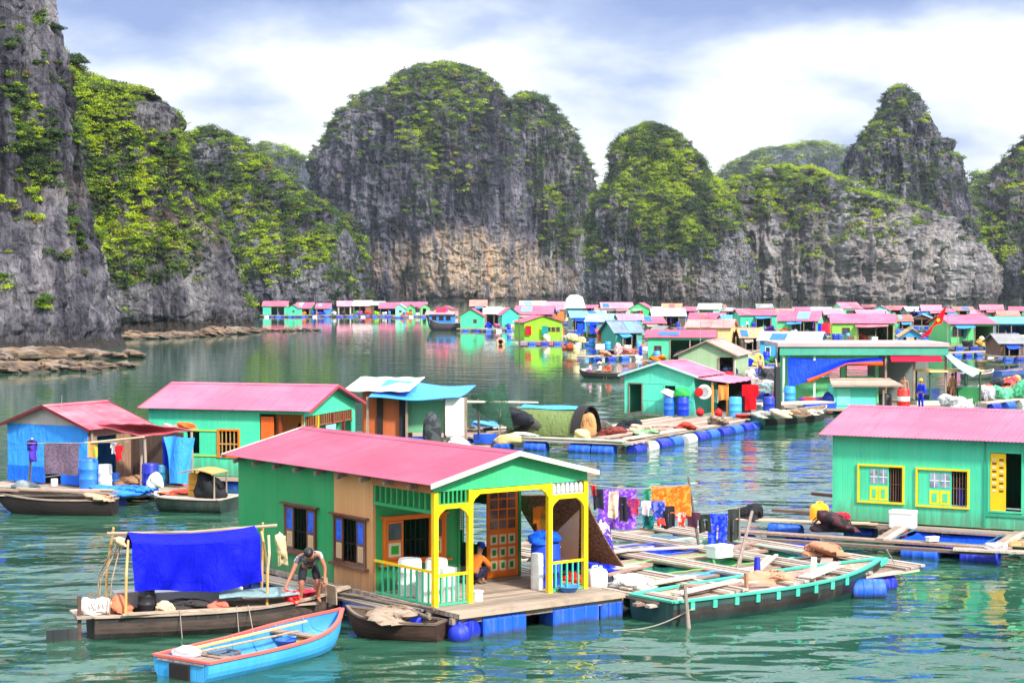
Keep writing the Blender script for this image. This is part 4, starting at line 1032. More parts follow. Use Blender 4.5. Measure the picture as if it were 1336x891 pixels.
    if shirt:
        ed = [('pelvis', 'spine'), ('spine', 'chest')]
        if sleeves:
            for sd_ in 'lr':
                J['sl' + sd_] = J['sh' + sd_].lerp(J['el' + sd_], 0.95 if sleeves == 'long' else 0.5); rad['sl' + sd_] = (.055, .055)
                ed += [('chest', 'sh' + sd_), ('sh' + sd_, 'sl' + sd_)]
                if sleeves == 'long':
                    J['cu' + sd_] = J['el' + sd_].lerp(J['wr' + sd_], 0.9); rad['cu' + sd_] = (.038, .038); ed += [('sl' + sd_, 'cu' + sd_)]
        else:
            for sd_ in 'lr':
                J['st' + sd_] = J['chest'].lerp(J['sh' + sd_], 0.8); rad['st' + sd_] = (.06, .06); ed += [('chest', 'st' + sd_)]
        J['cl'] = J['chest'].lerp(J['neck'], 0.75); rad['cl'] = (.07, .07); ed += [('chest', 'cl')]
        skinned('shirt', ed, 0.016, shirt, root)
    if pants:
        ed = []
        J['wa'] = J['pelvis'].lerp(J['spine'], 0.5); rad['wa'] = (.13, .095); ed = [('pelvis', 'wa')]
        for sd_ in 'lr':
            ed += [('pelvis', 'hi' + sd_), ('hi' + sd_, 'kn' + sd_)]
            if longp: J['le' + sd_] = J['kn' + sd_].lerp(J['an' + sd_], 0.85); rad['le' + sd_] = (.048, .048); ed += [('kn' + sd_, 'le' + sd_)]
        skinned('trousers', ed, 0.018, pants, root)
    if hair:
        mb = MB(); c = J['head'].lerp(J['crown'], 0.25) - fw * 0.012 * s
        rot = Matrix((sx, fw, up)).transposed()
        vs, fs = [], []
        for i in range(8):
            th = (0.08 + 0.52 * i / 7) * math.pi
            for j in range(14):
                tt = 2 * math.pi * j / 14; k = 1.0
                v = Vector((math.sin(th) * math.cos(tt) * 0.095, math.sin(th) * math.sin(tt) * 0.108, math.cos(th) * 0.10))
                if v.y > 0.05: v.z = max(v.z, 0.03)
                vs.append(c + rot @ v * s)
        for i in range(7):
            for j in range(14): fs.append((i * 14 + j, (i + 1) * 14 + j, (i + 1) * 14 + (j + 1) % 14, i * 14 + (j + 1) % 14))
        fs.append(tuple(range(14))); mb.add(vs, fs); mb.build('hair', flat((0.012, 0.010, 0.010, 1), 0.5), root, smooth=60)
    if hat:
        mb = MB(); c = J['head'].lerp(J['crown'], 0.4); rot = up.to_track_quat('Z', 'Y').to_matrix()
        kind, hm = hat
        pr = [(0.0, 0.15), (0.23, 0.0), (0.225, -0.012), (0.0, 0.13)] if kind == 'cone' else ([(0.02, 0.115), (0.08, 0.10), (0.106, 0.04), (0.108, 0.0), (0.19 if kind == 'brim' else 0.115, -0.012), (0.185 if kind == 'brim' else 0.112, -0.025)])
        vs, fs = [], []
        for r_, h_ in pr:
            for j in range(16):
                tt = 2 * math.pi * j / 16; vs.append(c + rot @ Vector((r_ * math.cos(tt), r_ * math.sin(tt), h_)) * s)
        for i in range(len(pr) - 1):
            for j in range(16): fs.append((i * 16 + j, i * 16 + (j + 1) % 16, (i + 1) * 16 + (j + 1) % 16, (i + 1) * 16 + j))
        mb.add(vs, fs); mb.build('hat', hm, root, smooth=60)
    return root
STAND = dict(pelvis=(0, 0, .93), spine=(0, .01, 1.10), chest=(0, 0, 1.30), neck=(0, 0.01, 1.45), crown=(0, .03, 1.68), shl=(-.18, 0, 1.38), shr=(.18, 0, 1.38), ell=(-.24, -.02, 1.10), elr=(.24, -.02, 1.10),
             wrl=(-.25, .08, .86), wrr=(.25, .08, .86), hil=(-.09, 0, .89), hir=(.09, 0, .89), knl=(-.11, .03, .49), knr=(.10, .05, .49), anl=(-.12, 0, .08), anr=(.11, 0.02, .08), tol=(-.14, .15, .03), tor=(.13, .17, .03))
BEND = dict(pelvis=(0, -.16, .72), spine=(0, -.02, .84), chest=(.01, .17, .96), neck=(.02, .30, 1.00), crown=(.03, .50, 1.05), face=(0.05, .45, -0.9), shl=(-.19, .20, .98), shr=(.20, .23, .93), ell=(-.30, .22, .72), elr=(.33, .33, .66),
            wrl=(-.29, .30, .48), wrr=(.46, .45, .40), hil=(-.09, -.15, .70), hir=(.10, -.14, .70), knl=(-.17, .07, .42), knr=(.15, .10, .42), anl=(-.18, -.04, .08), anr=(.17, 0.0, .08), tol=(-.21, .12, .03), tor=(.20, .15, .03))
SQUAT = dict(pelvis=(0, -.10, .22), spine=(0, -.08, .40), chest=(0, .05, .58), neck=(0, .14, .70), crown=(0, .22, .92), face=(0, 0.9, -.3), shl=(-.17, .06, .64), shr=(.17, .06, .64), ell=(-.22, .24, .44), elr=(.22, .24, .44),
             wrl=(-.10, .42, .34), wrr=(.10, .42, .34), hil=(-.09, -.08, .20), hir=(.09, -.08, .20), knl=(-.14, .26, .44), knr=(.14, .26, .44), anl=(-.12, .10, .08), anr=(.12, .10, .08), tol=(-.13, .25, .03), tor=(.13, .25, .03))
SIT = dict(STAND, pelvis=(0, 0, .47), spine=(0, .01, .64), chest=(0, .03, .84), neck=(0, .05, .99), crown=(0, .08, 1.22), shl=(-.18, .03, .92), shr=(.18, .03, .92), ell=(-.23, .08, .65), elr=(.23, .08, .65), wrl=(-.15, .30, .56), wrr=(.15, .30, .56),
           hil=(-.09, 0, .45), hir=(.09, 0, .45), knl=(-.12, .40, .48), knr=(.12, .40, .48), anl=(-.12, .40, .08), anr=(.12, .42, .08), tol=(-.13, .55, .03), tor=(.13, .57, .03))
# ------------------------------------------------------------ the green house in front
YAW0 = R(37.2); W0, L0, PORCH = 4.07, 8.44, 2.36
_f0 = frame((-1.62, 39.3), YAW0)                      # origin at the near porch post; x along the gable front
ORG0 = _f0(W0 / 2, 0)
M0 = lambda x, y, z=0.0: _f0(x, y, z)                 # u (0 at left post), v (0 at porch front)
LAB0 = 'large green floating house with pink roof and yellow porch posts, nearest of all'
H0 = thing('floating_house', uniq(LAB0), 'house', ORG0, YAW0)
FL, EV, RG = 0.55, 3.10, 3.70
mw_g = paint(GREEN, 0.12, 0.4, 0.55, 0.6); mw_j = paint(A(64, 196, 128, 0.95), 0.12, 0.3)
h = W0 / 2
# deck and what floats it
d = MB(); d.box(-h - 0.12, h + 0.3, -1.05, L0 + 0.15, FL - 0.10, FL)
d.build('deck', M_DECK, H0)
d = MB()
g = random.Random(3)
for k in range(11):
    y = -0.85 + k * 0.88; d.beam((-h - 0.2, y, FL - 0.17), (h + 0.35, y + g.uniform(-.05, .05), FL - 0.17), 0.12, 0.12)
d.build('joists', M_WOODY, H0)
for (u0, u1, v, mm) in ((0.55, 1.68, -0.72, M_BLUEDRUM), (2.42, 3.70, -0.70, M_BLUEDRUM), (3.76, 4.40, -0.68, M_BLUEDRUM)):
    m = MB(); L_ = u1 - u0; r_ = 0.27
    def ring(x, k): return [(x, -r_ * k, -r_ * 0.75 * k), (x, -r_ * k, r_ * 0.75 * k), (x, -r_ * 0.75 * k, r_ * k), (x, r_ * 0.75 * k, r_ * k), (x, r_ * k, r_ * 0.75 * k), (x, r_ * k, -r_ * 0.75 * k), (x, r_ * 0.75 * k, -r_ * k), (x, -r_ * 0.75 * k, -r_ * k)]
    xs = [(0, .9), (.03, 1), (L_ * .32, 1), (L_ * .33, 1.05), (L_ * .37, 1.05), (L_ * .38, 1), (L_ * .66, 1), (L_ * .67, 1.05), (L_ * .71, 1.05), (L_ * .72, 1), (L_ - .03, 1), (L_, .9)]
    vs = [p for x, k in xs for p in ring(x, k)]
    fs = [(i * 8 + j, (i + 1) * 8 + j, (i + 1) * 8 + (j + 1) % 8, i * 8 + (j + 1) % 8) for i in range(len(xs) - 1) for j in range(8)]
    fs += [tuple(range(8)), tuple(range((len(xs) - 1) * 8 + 7, (len(xs) - 1) * 8 - 1, -1))]
    m.add(vs, fs); o = m.build('float_drum', mm, H0); o.location = (u0 - h, v, 0.13)
for (x, y, ln, ax, mm) in ((-h + 0.25, -0.55, 0.8, 'y', M_DEEPDRUM), (-h - 0.25, 0.4, 0.8, 'y', M_DEEPDRUM), (-h + 0.3, 1.6, 0.9, 'y', M_DEEPDRUM), (-h - 0.0, 2.8, 0.9, 'y', M_BLUEDRUM), (-h - 0.05, 4.0, .9, 'y', M_DEEPDRUM),
                           (-h - 0.35, 5.2, .95, 'y', M_DEEPDRUM), (-h - 0.38, 6.25, .95, 'y', M_BLUEDRUM), (-h - 0.35, 7.3, .95, 'y', M_DEEPDRUM), (0.4, 0.4, .9, 'x', M_DEEPDRUM), (1.5, 0.5, .9, 'x', M_BLUEDRUM), (h, 3.0, .9, 'y', M_DEEPDRUM), (h, 5.0, .9, 'y', M_BLUEDRUM), (h, 7.0, .9, 'y', M_DEEPDRUM)):
    drum('float_drum', (x, y, 0.13), ln, 0.28, ax, mm, H0)
# walls: boarded body behind the open porch
fl_, ff = face_of('left', W0, L0), None
wu = lambda v: L0 - v
ops_l = [(wu(6.12), wu(4.80), 1.13, 2.12), (wu(3.92), wu(2.68), 1.10, 2.08)]
mb = MB(); wall_grid(mb, fl_, wu(3.98), FL, EV, 0.06, [ops_l[0]], u0=0.06); mb.build('wall', mw_g, H0)
mb = MB(); wall_grid(mb, lambda u, w, z: fl_(u, w + 0.012, z), wu(PORCH), FL, EV, 0.07, [ops_l[1]], u0=wu(3.98)); mb.build('wood_panel', paint(A(222, 160, 100, 0.9), 0.15, 0.4, 0.7, 0.6), H0)
mb = MB(); wall_grid(mb, face_of('right', W0, L0), L0 - 0.06, FL, EV, 0.06, [(3.5, 4.6, 1.1, 2.1)], u0=PORCH); wall_grid(mb, face_of('back', W0, L0), W0, FL, EV, 0.06)
bf = face_of('back', W0, L0); mb.prism([bf(0, 0, EV), bf(W0, 0, EV), bf(h, 0, RG - 0.02)], (0, -0.06, 0)); mb.build('wall', mw_g, H0)
pf = lambda u, w, z: (u - h, PORCH - w, z)            # porch back wall, seen from the front
WIN = (0.30, 1.86, 1.22, 2.10); DOOR = (2.32, 4.0, FL, 2.66)
mb = MB(); wall_grid(mb, pf, W0 - 0.062, FL, EV - 0.06, 0.06, [WIN, DOOR], u0=0.062); mb.prism([pf(0.07, 0, EV - 0.06), pf(W0 - 0.07, 0, EV - 0.06), pf(h, 0, RG - 0.1)], (0, 0.06, 0)); mb.build('porch_wall', mw_g, H0)
# porch gable, posts, beams
mb = MB()
zt = 2.97
sl = (RG - 3.13) / (h + 0.30)
mb.prism([(-h - 0.05, -0.03, zt), (h + 0.05, -0.03, zt), (h + 0.05, -0.03, RG - sl * (h + .05) - 0.02), (0, -0.03, RG - 0.02), (-h - 0.05, -0.03, RG - sl * (h + .05) - 0.02)], (0, 0.04, 0)); mb.build('gable', mw_j, H0)
M_YEL = flat(YEL, 0.45); M_ORA = flat(ORANGE, 0.5); M_TURQ = flat(A(70, 200, 150, 0.9), 0.5)
for u in (0.0, 0.90, 3.06, 4.07):
    zt_ = 2.96
    MB().box(u - h - 0.055, u - h + 0.055, -0.055, 0.055, FL, zt_).build('post', M_YEL, H0)
mb = MB()
for (u0, u1, z) in ((0.055, 0.845, 2.60), (0.955, 3.005, 2.86), (3.115, 4.015, 2.60)):
    mb.box(u0 - h, u1 - h, -0.045, 0.045, z, z + 0.095)
    k = 0.20
    for a, s in ((u0, 1), (u1, -1)):
        mb.prism([(a - h, -0.04, z), (a - h + s * k, -0.04, z), (a - h + s * 0.06, -0.04, z - 0.10), (a - h, -0.04, z - k)], (0, 0.08, 0))
mb.build('lintel', M_YEL, H0)
for (u0, u1, mi) in ((0.06, 0.84, 0), (3.12, 4.01, 1)):
    n = 7; mb = MB()
    mb.box(u0 - h, u1 - h, -0.015, 0.015, 2.698, 2.715)
    for k in range(n):
        u = u0 + (u1 - u0) * (k + 0.5) / n
        if mi == 0: mb.box(u - h - 0.022, u - h + 0.022, -0.02, 0.02, 2.70, 2.96)
        else: mb.lathe((u - h, 0, 2.70), [(0.02, 0), (0.05, 0.05), (0.05, 0.17), (0.02, 0.24)], 8)
    mb.build('frieze', flat(WHITE) if mi else mw_g, H0)
mb = MB()
for k in range(11):
    y = 0.12 + (PORCH - 0.2) * k / 10; mb.box(-h - 0.02, -h + 0.02, y - 0.024, y + 0.024, 2.58, 2.92)
mb.box(-h - 0.03, -h + 0.03, 0.06, PORCH - 0.02, 2.50, 2.57); mb.build('side_frieze', mw_g, H0)
MB().box(-h - 0.04, -h + 0.03, 0.06, PORCH - 0.01, 2.93, 3.10).build('side_beam', wood(A(205, 130, 75, 0.9), 0.3, 1), H0)
MB().box(h - 0.04, h + 0.03, 0.06, PORCH - 0.02, 2.90, 3.05).build('side_beam', wood(A(205, 130, 75, 0.9), 0.3, 1), H0)
# rails
MB().beam((-h, 0.06, 1.27), (-h, PORCH - 0.05, 1.27), 0.05, 0.05).build('rail', M_YEL, H0)
for a, b in ((0.056, 0.844), (3.116, 4.014)): MB().box(a - h, b - h, -0.025, 0.025, 1.17, 1.225).build('rail', M_YEL, H0)
mb = MB(); mb.box(0.06 - h, 0.84 - h, -0.02, 0.02, FL + 0.01, FL + 0.05)
for k in range(5): mb.box(0.16 + k * 0.145 - h - 0.018, 0.16 + k * 0.145 - h + 0.018, -0.018, 0.018, FL + 0.05, 1.17)
mb.build('balustrade', M_TURQ, H0)
mb = MB(); mb.box(3.12 - h, 4.01 - h, -0.02, 0.02, FL + 0.01, FL + 0.05)
for k in range(5): mb.box(3.24 + k * 0.16 - h - 0.018, 3.24 + k * 0.16 - h + 0.018, -0.018, 0.018, FL + 0.05, 1.17)
mb.build('balustrade', M_TURQ, H0)
mb = MB(); mb.box(-h - 0.02, -h + 0.02, 0.1, PORCH - 0.1, FL + 0.01, FL + 0.05)
for k in range(9): mb.box(-h - 0.018, -h + 0.018, 0.22 + k * 0.22, 0.256 + k * 0.22, FL + 0.05, 1.245)
mb.build('balustrade', M_TURQ, H0)
# porch window: orange frame, shutters with a pane above and a green panel below
wf = frame_part(H0, pf, *WIN, M_ORA, 0.065, 0.05, 0.12, 'window_frame', 0.06) if False else frame_part(H0, pf, WIN[0], WIN[1], WIN[2], WIN[3], M_ORA, 0.065, 0.05, 0.12, 'window_frame', 0.06)
def shutter(root, fc, u0, u1, z0, z1, m_frame, m_top, m_ring, m_low, off=0.0, split=0.48, name='shutter'):
    mb = MB(); zc = z0 + (z1 - z0) * split; e = 0.05 * (u1 - u0) / 0.45; e = max(0.028, min(e, 0.06))
    A_ = lambda a, b, c, d, o0, o1: mb.fbox(fc, a, b, off + o0, off + o1, c, d)
    mb.m = 0; A_(u0, u1, z0, z1, -0.02, 0.0)
    A_(u0, u0 + e, z0, z1, 0.0, 0.018); A_(u1 - e, u1, z0, z1, 0.0, 0.018); A_(u0 + e, u1 - e, z1 - e, z1, 0, 0.018); A_(u0 + e, u1 - e, z0, z0 + e, 0, 0.018); A_(u0 + e, u1 - e, zc - e / 2, zc + e / 2, 0, 0.018)
    mb.m = 1; A_(u0 + e, u1 - e, zc + e / 2, z1 - e, 0.002, 0.008)
    mb.m = 2; A_(u0 + e + 0.012, u1 - e - 0.012, z0 + e + 0.012, zc - e / 2 - 0.012, 0.002, 0.012)
    mb.m = 3; q = 0.22 * (u1 - u0 - 2 * e); A_(u0 + e + q, u1 - e - q, z0 + e + q, zc - e / 2 - q, 0.012, 0.018)
    return mb.build(name, [m_frame, m_top, m_ring, m_low], root)
shutter(wf, pf, 0.31, 0.76, WIN[2] + 0.01, WIN[3] - 0.01, M_ORA, M_GLASS, flat(CREAM), flat(A(50, 170, 30, 0.9)), 0.03)
shutter(wf, pf, 1.47, 1.85, WIN[2] + 0.01, WIN[3] - 0.01, M_ORA, M_GLASS, flat(CREAM), flat(A(50, 170, 30, 0.9)), 0.03)
mb = MB()
for k in range(5): mb.fbox(pf, 0.86 + k * 0.135, 0.876 + k * 0.135, -0.045, -0.03, WIN[2], WIN[3])
mb.fbox(pf, 0.78, 1.46, -0.045, -0.03, 1.62, 1.64); mb.build('window_bars', M_DARK, wf)
# left wall windows: brown frame, blue pane over a bare panel each side of the dark opening
m_fr = wood(A(120, 75, 55, 0.9), 0.4, 2)
for (a, b, z0, z1) in ops_l:
    fr = frame_part(H0, lambda u, w, z: fl_(u, w + 0.012, z), a, b, z0, z1, m_fr, 0.05, 0.04, 0.10, 'window_frame', 0.12)
    w3 = (b - a) * 0.27
    for (p, q) in ((a + 0.01, a + w3), (b - w3, b - 0.01)):
        shutter(fr, fl_, p, q, z0 + 0.01, z1 - 0.01, m_fr, glass(A(25, 75, 190, 0.8)), flat(A(225, 190, 150, 0.85)), flat(A(215, 175, 135, 0.85)), 0.02, 0.45)
    mb = MB()
    for k in range(4): mb.fbox(fl_, a + w3 + 0.1 + k * 0.14, a + w3 + 0.114 + k * 0.14, -0.045, -0.03, z0, z1)
    mb.fbox(fl_, a + w3, b - w3, -0.045, -0.03, z0 + 0.42, z0 + 0.44); mb.build('window_bars', M_DARK, fr)
# doorway and the orange door leaf
mb = MB(); mb.fbox(pf, DOOR[0] - 0.06, DOOR[0], -0.03, 0.04, FL, DOOR[3] + 0.06); mb.fbox(pf, DOOR[1], DOOR[1] + 0.065, -0.03, 0.04, FL, DOOR[3] + 0.06); mb.fbox(pf, DOOR[0], DOOR[1], -0.03, 0.04, DOOR[3], DOOR[3] + 0.06)
mb.build('door_frame', mw_g, H0)
dr = MB(); u0, u1, z0, z1 = 3.10, 3.99, FL + 0.02, 2.64
dr.m = 0; dr.fbox(pf, u0, u1, -0.02, 0.015, z0, z1)
cw = (u1 - u0 - 0.12) / 3
for r_ in range(3):
    for c_ in range(3):
        a = u0 + 0.06 + c_ * cw + 0.03; b = a + cw - 0.06; zc = z0 + 0.16 + r_ * 0.30
        dr.m = 1; dr.fbox(pf, a, b, 0.015, 0.022, zc, zc + 0.23); dr.m = 2; dr.fbox(pf, a + 0.05, b - 0.05, 0.022, 0.027, zc + 0.05, zc + 0.18)
for r_ in range(4):
    for c_ in range(3):
        a = u0 + 0.06 + c_ * cw + 0.02; b = a + cw - 0.04; zc = z0 + 1.12 + r_ * 0.235
        dr.m = 3; dr.fbox(pf, a, b, 0.015, 0.019, zc, zc + 0.2)
do = dr.build('door', [M_ORA, flat(CREAM), flat(A(40, 140, 35, 0.9)), glass((0.10, 0.06, 0.05, 1))], H0)
MB().tube([pf(u0 + 0.05, 0.05, z0 + 1.0), pf(u0 + 0.05, 0.05, z0 + 1.12)], 0.012, 6).build('handle', flat(GREY, 0.3, 0.5, 0.8), do)
roof_parts(H0, W0, L0, RG - sl * h, RG, 0.30, 0.18, 0.27, 0.30, sheetmetal(A(192, 66, 104, 0.62), (0.36, 0.13, 0.19), 0.3), flat(A(238, 225, 205, 0.8)), 0.11, 0.006)
for k in range(9):
    y = 0.6 + k * 0.95; MB().beam((-h - 0.27, y, 3.02), (-h - 0.02, y, 3.08), 0.07, 0.09).build('rafter_end', M_WOODZ, H0)
# things in and round the porch
beads = MB()
for k in range(4):
    for j in range(16): beads.lathe((0.03 * (k % 2), k * 0.03, -j * 0.055), [(0.004, -0.02), (0.02, 0), (0.004, 0.02)], 6)
o = beads.build('hanging_shells', flat(WHITE)); o.location = M0(2.24, 2.2, 2.62); tag(o, uniq('white string of shells hanging beside the porch doorway'), 'shells')
SQ = person('squatting person in orange brown jacket and blue cap by the orange door', M0(2.45, 1.9, FL), YAW0 + R(-70), SQUAT, cloth(A(215, 120, 45, 0.9)), cloth(A(40, 35, 60, 0.9)), None, True, ('cap', cloth(A(20, 60, 200, 0.9))), 0.95, 'long')
M_WHP = plastic(WHITE, 0.5, 0.3)
foam_box('white foam box standing upright behind the porch corner post', M0(0.30, 0.70, FL), 0.42, 0.34, 0.66, YAW0)
foam_box('tall white foam box beside the second yellow post', M0(0.72, 0.62, FL), 0.36, 0.34, 0.70, YAW0 + 0.1)
barrel('white plastic tub with clear lid under the orange framed window', M0(0.38, 1.5, FL), M_WHP, 0.82, 0.26)
barrel('white plastic tub next to the clear lidded tub on the porch', M0(0.98, 1.35, FL), M_WHP, 0.78, 0.25)
foam_box('small white foam block beside the foot of the second post', M0(1.18, 0.12, FL), 0.22, 0.2, 0.22, YAW0)
barrel('large blue barrel behind the porch rail on the right', M0(3.55, 0.75, FL), plastic(A(15, 70, 215, 0.95)), 0.98, 0.33)
heap('blue plastic sheeting bundled on top of the porch barrel', M0(3.55, 0.75, FL + 0.98), (0.34, 0.32, 0.2), tarp(A(20, 90, 220, 0.95)), 5, 'sheeting', 'sheeting')
barrel('narrow white drum beside the large blue porch barrel', M0(3.15, 0.55, FL), M_WHP, 0.8, 0.14)
basin('pale blue basin on the deck at the foot of the porch barrel', M0(3.48, -0.15, FL), plastic(A(70, 140, 225, 0.9)), 0.24, 0.12)
jug('white plastic jug standing right of the last yellow post', M0(4.55, 0.15, 0.5), M_WHP, 1.25, flat(WHITE), 0.4)
basin('white enamel bowl upside down on the porch clutter', M0(3.95, 1.2, FL + 0.66), flat(WHITE), 0.3, 0.14, 'bowl')
heap('black sack piled behind the porch barrel', M0(3.95, 1.25, FL), (0.22, 0.22, 0.5), cloth((0.03, 0.03, 0.035, 1)), 9, 'sack', 'sack')
garment('olive and orange jacket hanging inside the porch on the right', M0(3.75, 1.2, 2.3), 0.42, 0.8, cloth(A(160, 120, 40, 0.9), A(230, 120, 30, 0.9), pat=1.0, patscale=3.0), 'shirt', YAW0, 4)
# the rush mat shading the right side of the porch
def matf(u, v):
    a = M0(4.12, 0.1, 2.62).lerp(M0(4.35, 3.0, 2.35), v); b = M0(5.6, 0.45, 0.85).lerp(M0(5.5, 2.9, 0.82), v)
    p = a.lerp(b, u); return p - Vector((0, 0, 0.10 * math.sin(math.pi * u)))
o = MB().sheet(matf, 12, 12, 0.03).build('rush_mat', mat_weave(), smooth=60); tag(o, uniq('brown rush mat sloping down from the porch side to the raft'), 'mat')
def matg(u, v):
    a = M0(4.08, 0.2, 2.30); b = M0(3.9, 1.9, 0.95); c = M0(4.7, 1.0, 1.05)
    p = a.lerp(b, u * (1 - v) * 0.98 + 0.02 * u); return a.lerp(b.lerp(c, v), 0.02 + 0.98 * u)
o = MB().sheet(matg, 8, 6, 0.03).build('folded_mat', cloth(A(205, 165, 140, 0.85))); tag(o, uniq('pale folded mat hanging inside the porch rail on the right'), 'mat')
# landing stage along the left wall with poles and an old boat under it
planks('grey plank walkway along the left wall of the nearest house', M0(-0.55, 0.1, 0.50), M0(-0.75, 8.2, 0.48), 0.62, wood((0.20, 0.17, 0.15, 1)), 4, seed=11)
for k, (v0, v1, u0, u1, lb) in enumerate(((-0.4, 3.0, -0.3, -0.9, 'long weathered pole laid beside the wood panel wall'), (0.3, 4.4, -0.5, -0.7, 'bent dark pole on the walkway under the wood panel'), (-0.9, 1.9, -0.75, -0.35, 'short crooked pole slanting to the porch corner'))):
    pole(lb, M0(u0, v0, 0.60 - 0.04 * k), M0(u1, v1, 0.58), 0.035, wood((0.17, 0.13, 0.10, 1)), bend=0.08)
boat('old brown dinghy with frayed planks tucked beside the porch corner', M0(-0.35, -0.75, 0), M0(-1.45, 1.15, 0), 0.95, 0.46, wood((0.055, 0.03, 0.022, 1)), wood((0.16, 0.11, 0.08, 1)), wood((0.12, 0.08, 0.06, 1)), 0.2, 0.6, 0.1, 4, 1, name='dinghy')
heap('tangle of frayed rope and brushwood on the old dinghy', M0(-0.85, 0.15, 0.36), (0.42, 0.5, 0.2), wood((0.28, 0.20, 0.14, 1)), 12, 'brushwood', 'brushwood', 0.4)
buoy('round deep blue float bobbing under the porch corner', M0(-0.05, -0.95, 0.1), M_DEEPDRUM, 0.25)
# ------------------------------------------------------------ blue skiff and the man leaning over it
SK_A, SK_B = P(236, 884, 0.02), P(446, 836, 0.0); SK_A.z = 0; SK_B.z = 0
m_skb = paint(A(55, 165, 225, 0.95), 0.2, 0.5); m_sko = paint(A(232, 100, 85, 0.85), 0.3, 0.5)
skf = None
sk, skf, skz, skw, skL = boat('sky blue skiff with orange red gunwales and square stern, nearest of the boats', SK_A, SK_B, 1.62, 0.50, m_skb, m_sko, paint(A(60, 150, 215, 0.9), 0.2, 0.35), 0.30, 0.88, 0.14, 7, 2, wood((0.30, 0.20, 0.15, 1)), name='skiff', rim=0.085, bowfrac=0.42)
mb = MB(); mb.box(-0.03, 0.55, -0.60, 0.60, 0.30, 0.33); mb.build('stern_deck', boards((0.34, 0.22, 0.17, 1), 0.16, 0), sk)
mb = MB(); mb.box(-0.06, -0.012, -0.25, 0.25, -0.12, 0.28); mb.build('motor_notch', M_DARK, sk)
def sk_item(p): return skf(*p)
pole('yellow bamboo pole lying along the sky blue skiff', sk_item((0.5, 0.42, 0.40)), sk_item((3.7, 0.18, 0.52)), 0.03, flat(A(240, 205, 120, 0.9)))
pole('second bamboo pole crossing the thwarts of the sky blue skiff', sk_item((0.4, 0.15, 0.39)), sk_item((3.2, -0.05, 0.42)), 0.026, wood((0.42, 0.30, 0.18, 1)))
heap('grey crumpled plastic bag on the stern deck of the sky blue skiff', sk_item((0.5, 0.35, 0.32)), (0.3, 0.22, 0.1), cloth(A(190, 190, 200, 0.85)), 21, 'plastic_bag', 'bag', 0.3)
crate('small orange tray on the middle floor of the sky blue skiff', sk_item((1.75, -0.25, 0.08)), flat(A(220, 90, 50, 0.9)), 0.5, 0.3, 0.12, 0.3, name='tray')
basin('blue bailing bowl in the bow of the sky blue skiff', sk_item((3.0, 0.1, 0.12)), plastic(A(30, 100, 220, 0.9)), 0.22, 0.14, 'bowl')
heap('yellow coiled rope end in the bow of the sky blue skiff', sk_item((3.35, -0.05, 0.1)), (0.2, 0.18, 0.12), cloth(A(235, 190, 90, 0.9)), 22, 'rope_coil', 'rope', 0.3)
crate('grey fish crate in the middle of the sky blue skiff', sk_item((1.3, 0.15, 0.06)), plastic(A(110, 120, 130, 0.85)), 0.55, 0.38, 0.24, 0.9)
# ------------------------------------------------------------ old sampan under the blue tarpaulin
TB_A, TB_B = P(118, 829, 0), P(455, 806, 0)
m_hullb = paint(A(40, 34, 33, 0.6), 0.24, 0.5, 0.75)
m_oldwood = wood((0.40, 0.30, 0.23, 1), 0.5)
tb, tbf, tbz, tbw, tbL = boat('old dark sampan with weathered deck carrying a royal blue tarpaulin', TB_A, TB_B, 1.75, 0.62, m_hullb, m_oldwood, wood((0.24, 0.17, 0.13, 1)), 0.22, 0.62, 0.16, 6, 0, name='sampan', rim=0.12, bowfrac=0.5, sternrise=0.0, band=wood((0.085, 0.06, 0.05, 1), 0.7))
mb = MB()
for k in range(9):
    y0 = -0.74 + k * 0.165; mb.box(3.1, 4.75, y0 * 0.9, (y0 + 0.15) * 0.9, 0.46 + 0.004 * (k % 3), 0.50 + 0.004 * (k % 2))
mb.build('fore_deck', wood((0.46, 0.33, 0.25, 1), 0.4), tb)
mb = MB(); mb.box(-0.35, 0.6, -0.5, 0.5, 0.44, 0.49); mb.build('stern_deck', boards((0.36, 0.27, 0.21, 1), 0.14, 0), tb)
MB().beam((-0.28, -0.35, 0.9), (-0.28, -0.35, -0.12), 0.07).build('rudder_post', wood((0.12, 0.07, 0.05, 1)), tb)
MB().box(-0.95, -0.3, -0.38, -0.32, -0.02, 0.24).build('rudder_blade', paint(A(45, 50, 52, 0.8), 0.3, 0.3), tb)
pz = 0.55
px0, px1 = 0.78, 3.5
for (x, y, zt_, lb) in ((0.62, -0.62, 2.0, 0), (0.42, 0.55, 2.2, 0), (3.62, -0.60, 2.05, 0), (3.80, 0.58, 2.15, 0)):
    MB().tube([(x, y, 0.45), (x + 0.02, y, 1.3), (x + 0.12 * (1 if x < 2 else -0.3), y * 0.5, zt_)], [0.032, 0.03, 0.026], 7).build('awning_pole', flat(A(225, 175, 105, 0.85)), tb)
MB().tube([(0.35, 0.0, 2.12), (2.1, 0, 2.06), (4.0, 0.0, 2.12)], 0.035, 7).build('ridge_pole', wood((0.40, 0.29, 0.20, 1)), tb)
for k, (x, y) in enumerate(((0.30, -0.55), (0.12, -0.3), (0.2, 0.4))):
    MB().tube([(x, y, 0.5), (x + 0.05, y, 1.2), (0.62, y * 0.3, 1.95)], 0.016, 5).build('stay', wood((0.35, 0.24, 0.16, 1)), tb)
